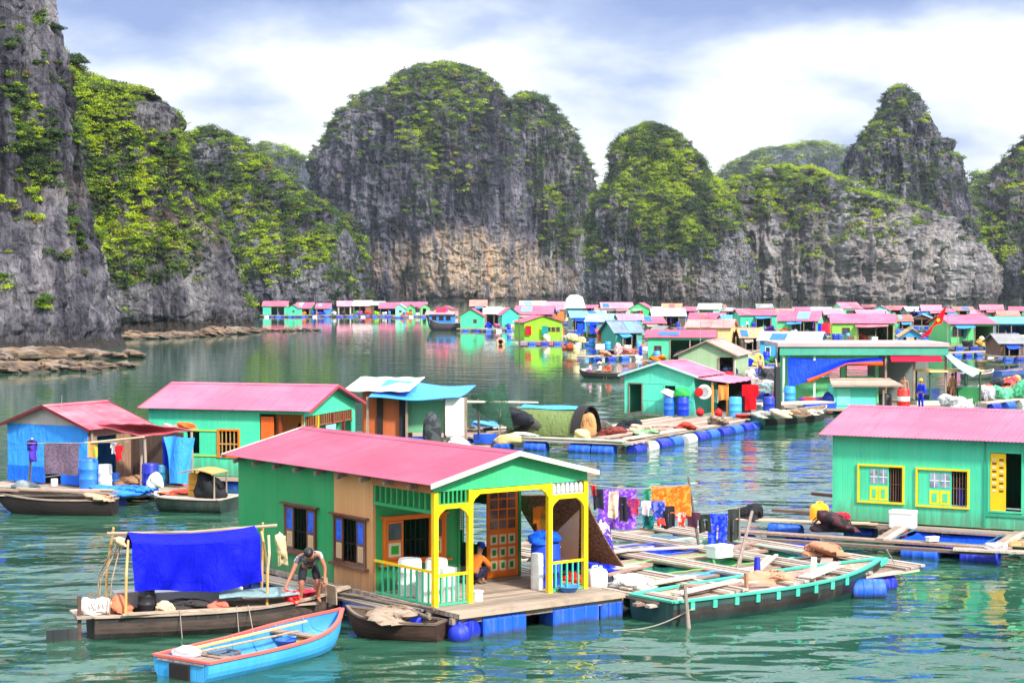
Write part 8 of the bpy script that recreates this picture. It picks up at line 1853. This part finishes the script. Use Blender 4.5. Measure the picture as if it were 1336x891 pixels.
Df = 172.0
fp = Q(1236, 462, Df); fp.z = 0.3
pole('tall flag pole behind the pavilion', fp, Q(1236.5, 398, Df), 0.05, flat(GREY), 'flag_pole')
def flagf(u, v):
    a = Q(1234, 405, Df).lerp(Q(1228, 409, Df), 0); p = Q(1235 - 22 * u - 13 * v * (0.4 + 0.6 * u), 400 + 36 * u + 22 * v * (1 - 0.7 * u) - 5 * math.sin(3.1 * u), Df)
    return (p.x, Df + 0.25 * math.sin(5 * u + 2 * v), p.z)
o = MB().sheet(flagf, 14, 8, 0.01).build('flag', cloth(A(245, 15, 25, 1.0)), smooth=60)
st = MB(); pc = Vector(flagf(0.3, 0.62)) + Vector((0, -0.08, 0)); sp = []
for q in range(10):
    r_ = 0.22 if q % 2 == 0 else 0.09; an = math.pi / 2 + q * math.pi / 5 + 0.5; sp.append((pc.x + r_ * math.cos(an), pc.y - 0.18, pc.z + r_ * math.sin(an)))
st.prism(sp, (0, 0.02, 0)); st.build('star', flat(A(255, 220, 20, 1.0)), o); tag(o, uniq('red flag with yellow star flying from the tall pole'), 'flag')
# boat with people beyond the arched shelter
pb = boat('dark rowing boat carrying three people on the calm water', P(812, 494, 0), P(756, 492, 0), 1.3, 0.55, wood((0.05, 0.045, 0.045, 1)), M_WOOD, M_WOOD, 0.2, 0.6, 0.12, 0, 2)
for k, (u, c_, c2, lb) in enumerate(((0.72, A(240, 190, 220, .9), A(150, 60, 140, .9), 'person in pink and purple seated at the bow of the dark rowing boat'), (0.5, WHITE, (0.03, 0.03, 0.03, 1), 'person in white shirt seated in the middle of the dark rowing boat'), (0.3, A(240, 90, 60, .95), A(60, 60, 70, .8), 'person in orange top seated near the stern of the dark rowing boat'))):
    person(lb, pb[1](u * pb[4], 0.05, 0.02), 1.2 + k * 0.6, SIT, cloth(c_), cloth(c2), None, True, ('cone', flat(A(240, 225, 190, .9))) if k == 1 else None, 1.0, 'long')
foam_box('white foam box in the bow of the dark rowing boat', pb[1](0.87 * pb[4], 0, 0.3), 0.6, 0.5, 0.4, 0.2)
# pale mast poles and net lines on the open water
pole('tall pale mooring pole in the water left of the lime hut', P(678, 470, -0.4), Q(677, 412, F * CH / (470 - YH)), 0.07, flat(A(225, 215, 190, .85)))
lr = MB(); lr.lathe((0, 0, 0), [(0.3, -0.08), (0.48, -0.1), (0.56, 0), (0.48, 0.1), (0.3, 0.08), (0.28, 0), (0.3, -0.08)], 18, 'y'); o = lr.build('life_ring', flat(A(250, 170, 140, .9)), smooth=50); o.location = P(653, 446, 0.3); tag(o, uniq('pink life ring floating before the teal gable hut'), 'life ring')
# shared walkways and rafts, then the clutter that makes the village read as lived in
for k, (a, b, w_, lb) in enumerate((((770, 471), (842, 468), 2.2, 'long pontoon walkway before the slate roofed hut'), ((842, 482), (892, 500), 1.6, 'pontoon between the crimson roofed hut and the aqua house'), ((734, 450), (790, 452), 2.0, 'short pontoon right of the lime hut'), ((950, 512), (1020, 520), 2.6, 'plank raft between the aqua house and the pavilion'),
      ((960, 488), (1020, 486), 2.6, 'grey raft behind the dark pile'), ((950, 455), (1000, 452), 2.5, 'raft before the light blue gable shed'), ((960, 440), (1080, 443), 2.5, 'long walkway before the pagoda roofed hut'), ((1165, 438), (1240, 440), 2.5, 'walkway at the foot of the flag pole'), ((1242, 466), (1340, 462), 2.4, 'brown landing before the green open hut'), ((1290, 535), (1345, 528), 2.5, 'raft with green nets at the right edge'),
      ((630, 433), (684, 432), 2.0, 'pontoon left of the lime hut'), ((340, 414), (560, 414), 1.2, 'long low pontoon along the far left row'), ((800, 424), (960, 424), 2.0, 'far walkway behind the peach hut'), ((700, 424), (800, 426), 2.0, 'far walkway behind the lime hut'), ((1060, 424), (1230, 424), 2.0, 'far walkway behind the pavilion'), ((1230, 424), (1340, 426), 2.0, 'far walkway at the right edge'))):
    A_, B_ = P(a[0], a[1], 0), P(b[0], b[1], 0); dv = B_ - A_; yw = math.atan2(dv.y, dv.x); t_ = thing('pontoon', uniq(lb), 'pontoon', A_, yw)
    n = 4
    for q in range(n): MB().box(-0.2, dv.length + 0.2 * (q % 2), (q + 0.04) * w_ / n, (q + 0.94) * w_ / n, 0.36 + 0.01 * (q % 2), 0.44).build('plank', (M_PALE, M_WOOD, M_REDW)[(q + k) % 3], t_)
    nd = max(3, min(14, int(dv.length / 1.8)))
    for q in range(nd): drum('float_drum', ((q + 0.5) * dv.length / nd, 0.1, 0.08), min(1.1, dv.length / nd * 0.8), 0.28, 'x', (M_BLUEDRUM, M_DEEPDRUM, M_BLUEDRUM, plastic(A(215, 215, 215, 0.8), 0.5))[(q + k) % 4], t_, 10)
CL = [ # px, row of the deck point, kind, colour, label
 (352, 411, 'barrel', ROYAL, 'royal blue barrel by the teal hut at the left end of the far row'), (363, 411, 'barrel', CYANB, 'light blue barrel right of the royal blue barrel in the far left row'), (408, 411, 'barrel', ROYAL, 'blue barrel before the slanting pink roof hut'), (418, 411, 'heap', A(30, 70, 200, .9), 'blue cloth heap before the low blue shed'), (436, 411, 'heap', WHITE, 'white sacks right of the low blue shed'), (448, 411, 'heap', (0.05, 0.05, 0.05, 1), 'dark net heap before the pale pink roof hut'),
 (470, 410, 'heap', A(150, 80, 180, .9), 'purple cloth heap before the cream pink roof hut'), (480, 410, 'heap', A(220, 60, 50, .9), 'red cloth heap before the cream pink roof hut'), (491, 411, 'heap', LIME, 'lime net heap before the grey green roof hut'), (508, 411, 'barrel', CYANB, 'sky blue barrel before the wide rose roof hut'), (501, 411, 'heap', WHITE, 'white bag before the wide rose roof hut'), (545, 411, 'foam', WHITE, 'white foam box before the green gable hut'),
 (637, 427, 'heap', ROYAL, 'blue net heap beside the mint round window hut'), (648, 427, 'heap', A(200, 90, 140, .9), 'pink cloth heap on the pontoon left of the lime hut'), (664, 430, 'barrel', ROYAL, 'blue barrel at the foot of the teal gable hut'), (672, 431, 'heap', A(240, 225, 190, .9), 'cream heap on the pontoon left of the lime hut'),
 (741, 446, 'heap', WHITE, 'white tarpaulin heap right of the lime hut'), (752, 447, 'heap', A(225, 205, 150, .9), 'straw coloured heap right of the lime hut'), (757, 440, 'cloth', A(20, 70, 220, 1), 'royal blue cloth hanging below the sky blue roof'), (767, 438, 'cloth', A(60, 150, 235, .95), 'light blue cloth hanging below the sky blue roof'), (774, 440, 'cloth', A(15, 55, 200, 1), 'deep blue cloth hanging before the pale blue shed'),
 (772, 454, 'barrel', CYANB, 'sky blue barrel before the pale blue shed'), (783, 456, 'foam', WHITE, 'white box before the red and orange shed'), (793, 457, 'barrel', SKYB, 'pale blue drum before the red and orange shed'), (790, 465, 'heap', A(230, 150, 120, .9), 'coral net heap on the long pontoon'), (806, 463, 'heap', A(225, 190, 190, .9), 'pale pink bag before the slate roofed hut'), (822, 462, 'heap', A(190, 120, 110, .85), 'brick coloured sacks before the curtained aqua front'),
 (838, 464, 'barrel', ROYAL, 'deep blue barrel at the corner of the crimson roofed hut'), (842, 465, 'barrel', WHITE, 'white drum at the corner of the crimson roofed hut'), (752, 462, 'barrel', A(235, 215, 160, .9), 'cream float drum at the right pontoon of the lime hut'), (745, 458, 'heap', A(220, 100, 60, .9), 'orange net heap on the short pontoon'),
 (897, 472, 'heap', (0.04, 0.04, 0.05, 1), 'dark heap in the red brown porch'), (905, 470, 'heap', A(230, 210, 220, .9), 'pale washing pile before the red brown porch'), (945, 488, 'heap', WHITE, 'white sack beside the khaki gable house'), (952, 492, 'heap', A(60, 70, 110, .85), 'slate blue bag at the right corner of the khaki gable house'), (962, 500, 'heap', A(120, 110, 90, .8), 'brown sacks right of the khaki gable house'),
 (972, 478, 'heap', ROYAL, 'royal blue tarpaulin heap before the light blue gable shed'), (985, 476, 'heap', A(225, 215, 120, .9), 'yellow sheet before the light blue gable shed'), (978, 492, 'heap', A(225, 215, 200, .85), 'cream sacks on the grey raft behind the dark pile'), (992, 494, 'person', A(240, 190, 140, .9), 'person in pale orange shirt standing on the grey raft'), (1004, 497, 'heap', (0.05, 0.05, 0.055, 1), 'black gear on the grey raft'), (1012, 494, 'heap', A(180, 140, 110, .85), 'tan sacks on the grey raft'),
 (966, 512, 'crate', A(215, 190, 140, .85), 'pale wooden crate on the plank raft left of the pavilion'), (984, 510, 'heap', A(200, 190, 180, .8), 'grey sacks on the plank raft left of the pavilion'), (998, 512, 'heap', A(150, 170, 175, .8), 'blue grey net on the plank raft left of the pavilion'), (1014, 511, 'crate', A(190, 150, 110, .85), 'brown box beside the round red buoy'), (962, 520, 'heap', A(185, 175, 190, .8), 'lilac grey sheet heap on the plank raft left of the pavilion'), (1006, 503, 'heap', (0.06, 0.06, 0.07, 1), 'dark tyre pile left of the pavilion'),
 (975, 431, 'person', A(230, 230, 235, .9), 'person in white shirt in front of the pagoda roofed hut'), (984, 432, 'heap', A(150, 60, 110, .9), 'plum cloth heap before the pagoda roofed hut'), (993, 432, 'heap', A(90, 160, 150, .85), 'teal net heap before the pagoda roofed hut'), (1005, 433, 'heap', A(140, 60, 190, .9), 'violet net heap right of the pagoda roofed hut'), (1036, 436, 'heap', A(190, 180, 185, .8), 'grey washing before the mint rose roofed hut'), (1052, 437, 'heap', (0.05, 0.05, 0.055, 1), 'black net heap before the mint rose roofed hut'),
 (1076, 440, 'cloth', A(215, 30, 70, .95), 'crimson cloth hanging left of the lime green house'), (1082, 440, 'cloth', A(240, 70, 50, .95), 'scarlet cloth hanging left of the lime green house'), (1071, 440, 'cloth', A(20, 50, 190, 1), 'navy cloth hanging behind the light blue gable shed'), (1089, 445, 'barrel', A(15, 45, 170, 1), 'navy barrel before the lime green house'), (1096, 445, 'barrel', A(30, 80, 210, 1), 'blue barrel next to the navy barrel of the lime green house'),
 (1126, 444, 'heap', A(240, 100, 50, .95), 'orange clothes before the lime green house porch'), (1136, 444, 'heap', WHITE, 'white sack before the lime green house porch'), (1148, 443, 'person', A(120, 60, 80, .85), 'person in plum shirt on the porch of the lime green house'), (1160, 442, 'cloth', A(20, 60, 225, 1), 'royal blue cloth at the right end of the lime green house'), (1172, 441, 'heap', A(60, 120, 225, .95), 'blue tarpaulin heap right of the lime green house'), (1186, 440, 'heap', A(190, 205, 210, .85), 'pale grey sheet heap left of the flag pole'), (1200, 440, 'foam', WHITE, 'white box left of the flag pole'), (1210, 441, 'heap', A(40, 100, 200, .9), 'blue net heap at the foot of the flag pole'),
 (1226, 442, 'heap', WHITE, 'white sack at the foot of the flag pole'), (1262, 452, 'heap', (0.05, 0.05, 0.05, 1), 'dark heap on the landing of the green open hut'), (1282, 452, 'heap', A(225, 165, 90, .9), 'straw heap on the landing of the green open hut'), (1312, 450, 'person', A(70, 90, 200, .9), 'person in blue shirt under the teal roof at the right edge'), (1322, 451, 'barrel', ROYAL, 'royal blue barrel at the right edge by the teal roofed hut'), (1334, 450, 'barrel', A(110, 180, 235, .9), 'pale blue barrel at the right edge by the teal roofed hut'),
 (1297, 519, 'heap', A(225, 110, 80, .9), 'coral net heap on the raft at the right edge'), (1310, 520, 'heap', A(110, 215, 160, .9), 'mint green net heap on the raft at the right edge'), (1326, 519, 'heap', A(90, 190, 140, .9), 'sea green net heap on the raft at the right edge'), (1286, 522, 'heap', A(200, 200, 205, .85), 'white grey sacks left of the coral net heap'), (1318, 506, 'heap', A(215, 90, 90, .9), 'red cloth heap behind the mint green net'), (1301, 507, 'heap', (0.05, 0.05, 0.06, 1), 'black engine cover behind the coral net heap'), (1322, 504, 'heap', A(250, 190, 120, .9), 'pale orange cloth heap behind the sea green net'),
 (1244, 530, 'heap', WHITE, 'white jug cluster beside the canopy boat cabin'), (1212, 519, 'crate', A(30, 70, 150, .9), 'navy crate on the deck behind the canopy boat'), (860, 426, 'heap', A(120, 90, 80, .8), 'brown gear before the pale green roof hut'), (878, 427, 'heap', (0.05, 0.05, 0.05, 1), 'black gear before the pale green roof hut'), (816, 421, 'person', A(220, 200, 170, .9), 'person in cream shirt by the white and pink hut'),
]
for k, (px, py, kd, c_, lb) in enumerate(CL):
    p = P(px, py, 0.45); s_ = p.y / F; g_ = random.Random(500 + k)
    if kd == 'barrel': barrel(lb, p, plastic(c_), 0.95, 0.33)
    elif kd == 'heap': heap(lb, p, (g_.uniform(.6, .95), 0.45, g_.uniform(.38, .6)), cloth(c_, shade(c_, 0.4), pat=0.7, patscale=3.0), 600 + k, [w for w in ('sheet', 'sacks', 'sack', 'bag', 'cloth', 'clothes', 'net', 'gear', 'tarpaulin', 'washing', 'tyre', 'jug', 'engine', 'heap') if w in lb][0] + '_heap', [w for w in ('sheet', 'sacks', 'sack', 'bag', 'cloth', 'clothes', 'net', 'gear', 'tarpaulin', 'washing', 'tyre', 'jug', 'engine', 'heap') if w in lb][0], 0.3, g_.uniform(0, 3))
    elif kd == 'foam': foam_box(lb, p, 0.9, 0.6, 0.6, g_.uniform(-.4, .4))
    elif kd == 'crate': crate(lb, p, plastic(c_), 1.1, 0.7, 0.55, g_.uniform(-.4, .4))
    elif kd == 'cloth': garment(lb, p + Vector((0, 0, 1.9)), 0.9, 1.4, cloth(c_), 'cloth', g_.uniform(-.3, .3), k)
    elif kd == 'person': person(lb, p, R(180) + g_.uniform(-1, 1), STAND, cloth(c_), cloth((0.04, 0.04, 0.06, 1)), None, True, None, 1.0, 'long')
# boats among the huts
for k, (a, b, bm, c_, g2, lb) in enumerate((((1300, 492), (1338, 490), 1.5, (0.04, 0.10, 0.30, 1), A(60, 90, 200, .9), 'dark blue motor boat moored at the right behind the pale awning'), ((1258, 495), (1296, 494), 1.4, A(70, 75, 70, .8), WHITE, 'grey boat with white gunwale moored right of the pale awning'), ((1240, 440), (1290, 436), 1.6, A(60, 60, 60, .8), A(150, 150, 150, .8), 'dark skiff moored below the far right huts'),
      ((590, 455), (572, 437), 1.0, A(70, 60, 55, .8), A(160, 140, 120, .8), 'small brown skiff drifting before the dark wooden fishing boat'), ((845, 452), (800, 446), 1.3, A(100, 160, 160, .85), A(200, 200, 190, .85), 'pale teal skiff moored between the slate roofed hut and the pontoon'), ((1090, 455), (1160, 452), 1.4, A(225, 225, 225, .85), A(60, 120, 200, .9), 'white skiff with blue gunwale before the lime green house'), ((960, 470), (1000, 464), 1.3, A(150, 150, 140, .8), A(200, 190, 170, .85), 'grey skiff moored left of the light blue gable shed'))):
    if k == 3: continue
    boat(lb, P(*a, 0), P(*b, 0), bm, 0.6, paint(c_, 0.4, 0.3), flat(g2), M_WOOD, 0.3, 0.7, 0.15, 0, 2)
# tall thin poles over the village
for k, (px, y0, y1, lb) in enumerate(((958, 520, 470, 'white pole beside the dark pile'), (1018, 515, 468, 'slanting pale pole at the left end of the pavilion'), (845, 470, 432, 'thin pole at the corner of the crimson roofed hut'), (1063, 445, 408, 'thin pole behind the light blue gable shed'), (1168, 450, 415, 'thin pole right of the yellow gable'), (731, 450, 405, 'pole at the right corner of the lime hut'), (812, 430, 396, 'mast behind the white and pink hut'), (1302, 455, 410, 'pole beside the teal roofed hut'), (1090, 425, 392, 'mast before the right cliff'), (935, 470, 440, 'pole behind the khaki gable house'))):
    b_ = P(px, y0, 0.3); pole(lb, b_, Q(px + (-6 if k == 1 else 1), y1, b_.y), 0.05 if k < 2 else 0.035, flat(A(225, 220, 210, .85)) if k < 2 else M_WOODZ)

# two or three belongings on every nearer deck
ITEMS = [('blue', ROYAL, 'barrel'), ('pale blue', A(90, 170, 235, .9), 'barrel'), ('white', WHITE, 'foam'), ('brown', A(140, 105, 80, .8), 'crate'), ('yellow', A(235, 195, 60, .9), 'crate'), ('green', A(60, 150, 90, .85), 'net'), ('black', (0.04, 0.04, 0.045, 1), 'net'), ('grey', A(150, 150, 155, .8), 'sacks'), ('cream', CREAM, 'sacks'), ('red', RED, 'crate'), ('orange', ORANGE, 'net'), ('violet', PURPLE, 'laundry'), ('crimson', CRIM, 'laundry'), ('teal', A(30, 140, 140, .9), 'laundry')]
for k, (t_, fc, L_, bz) in enumerate(VIL):
    D_ = t_.location.y; g_ = random.Random(900 + k)
    if len(t_['label'].split()) > 12: continue
    for it in g_.sample(ITEMS, 3 if D_ < 330 else 2):
        nm, c_, kd = it; u = g_.uniform(0.03, 0.97) * L_; lp_ = Vector(fc(u, g_.uniform(0.25, 0.55), bz))
        cz, sz = math.cos(t_.rotation_euler.z), math.sin(t_.rotation_euler.z)
        p = Vector((t_.location.x + cz * lp_.x - sz * lp_.y, t_.location.y + sz * lp_.x + cz * lp_.y, bz))
        lb = nm + ' ' + {'barrel': 'barrel', 'foam': 'box', 'crate': 'crate', 'net': 'net', 'sacks': 'sacks', 'laundry': 'cloth'}[kd] + ' at the ' + t_['label']
        if kd == 'barrel': barrel(lb, p, plastic(c_), g_.uniform(.85, 1.05), 0.3)
        elif kd == 'foam': foam_box(lb, p, 0.8, 0.5, 0.5, g_.uniform(-.5, .5))
        elif kd == 'crate': crate(lb, p, plastic(c_), 0.9, 0.55, g_.uniform(.3, .8), g_.uniform(-.5, .5))
        elif kd == 'net': heap(lb, p, (0.6, 0.35, g_.uniform(.3, .5)), cloth(c_, shade(c_, .5), pat=0.7, patscale=3.0), 700 + k, 'net_heap', 'net', 0.3)
        elif kd == 'sacks': heap(lb, p, (0.5, 0.35, g_.uniform(.35, .6)), cloth(c_), 760 + k, 'sacks', 'sacks', 0.25)
        else: garment(lb, p + Vector((0, 0, 1.9)), 0.8, 1.2, cloth(c_), 'cloth', t_.rotation_euler.z, k)

# the crowded back rows
BK = [(566, 590, 414, 'maroon', A(150, 50, 70, .8), 'cream', CREAM), (634, 652, 413, 'mint', A(150, 225, 190, .85), 'brown', BROWN), (706, 726, 428, 'rust', A(170, 95, 75, .8), 'teal', TEAL), (776, 800, 416, 'coral', SAL, 'aqua', AQUA), (842, 862, 414, 'white', WHITE, 'blue', SKYB), (838, 868, 436, 'rose', RPK, 'grey', GREY), (890, 914, 414, 'rose', RPK, 'aqua', AQUA), (940, 962, 416, 'grey', GREY, 'green', DKG),
      (946, 972, 430, 'sky blue', SKYB, 'white', WHITE), (958, 978, 418, 'pink', PINK, 'cream', CREAM), (1012, 1034, 417, 'coral', SAL, 'green', GRN2), (1036, 1060, 415, 'pink', PINK, 'blue', SKYB), (1060, 1084, 416, 'white', WHITE, 'mint', MINT), (1072, 1090, 436, 'blue', A(50, 110, 200, .9), 'brown', BROWN), (1138, 1160, 414, 'pale pink', PALEPINK, 'aqua', AQUA),
      (1166, 1190, 432, 'rust', A(170, 95, 75, .8), 'mint', MINT), (1190, 1216, 428, 'pale blue', A(150, 200, 225, .85), 'brown', BROWN), (1224, 1246, 418, 'pink', PINK, 'green', DKG), (1268, 1292, 420, 'pale pink', PALEPINK, 'teal', TEAL), (1304, 1330, 424, 'coral', SAL, 'cream', CREAM), (1318, 1340, 414, 'rose', RPK, 'teal', TEAL), (1176, 1204, 455, 'tan', TAN, 'blue', SKYB),
      (1306, 1336, 470, 'grey', GREY, 'brown', BROWN), (968, 996, 462, 'tan', TAN, 'grey', GREY), (740, 768, 430, 'tan', TAN, 'brown', BROWN), (860, 884, 452, 'grey', GREY, 'tan', TAN), (700, 716, 409, 'rose', RPK, 'brown', BROWN), (760, 782, 410, 'pink', PINK, 'brown', BROWN), (806, 830, 409, 'maroon', A(150, 50, 70, .8), 'brown', BROWN), (924, 948, 409, 'rust', A(170, 95, 75, .8), 'brown', BROWN), (988, 1008, 410, 'grey', GREY, 'teal', TEAL), (1126, 1142, 409, 'maroon', A(150, 50, 70, .8), 'blue', SKYB)]
for k, (a, b, yb, rn, rc, wn_, wc) in enumerate(BK):
    g_ = random.Random(1200 + k); sc_ = (yb - YH) / 45.0
    he = 10.5 * sc_ * g_.uniform(.9, 1.1); hr = he + 6.0 * sc_ * g_.uniform(.8, 1.15)
    hut('small hut with %s roof and %s wall in the crowded back rows' % (rn, wn_), a, b, yb, yb - he, yb - hr, 5.5, g_.uniform(-16, 14), g_.choice('ssg'), wc, rc, open_=(g_.uniform(.05, .4), g_.uniform(.6, .95)), fade=M_WOOD, rust=0.3)

# ------------------------------------------------------------ the air itself
hm_ = bpy.data.materials.new('haze'); hm_.use_nodes = True; ht = hm_.node_tree; ht.nodes.clear()
ho = ht.nodes.new('ShaderNodeOutputMaterial'); hv = ht.nodes.new('ShaderNodeVolumePrincipled')
hv.inputs['Color'].default_value = (0.80, 0.90, 1.0, 1); hv.inputs['Density'].default_value = 0.000045; hv.inputs['Anisotropy'].default_value = 0.2
ht.links.new(hv.outputs[0], ho.inputs['Volume'])
ho_ = MB().box(-1500, 1500, -300, 3200, -6, 330).build('haze', hm_); tag(ho_, 'thin pale haze over the bay', kind='stuff')
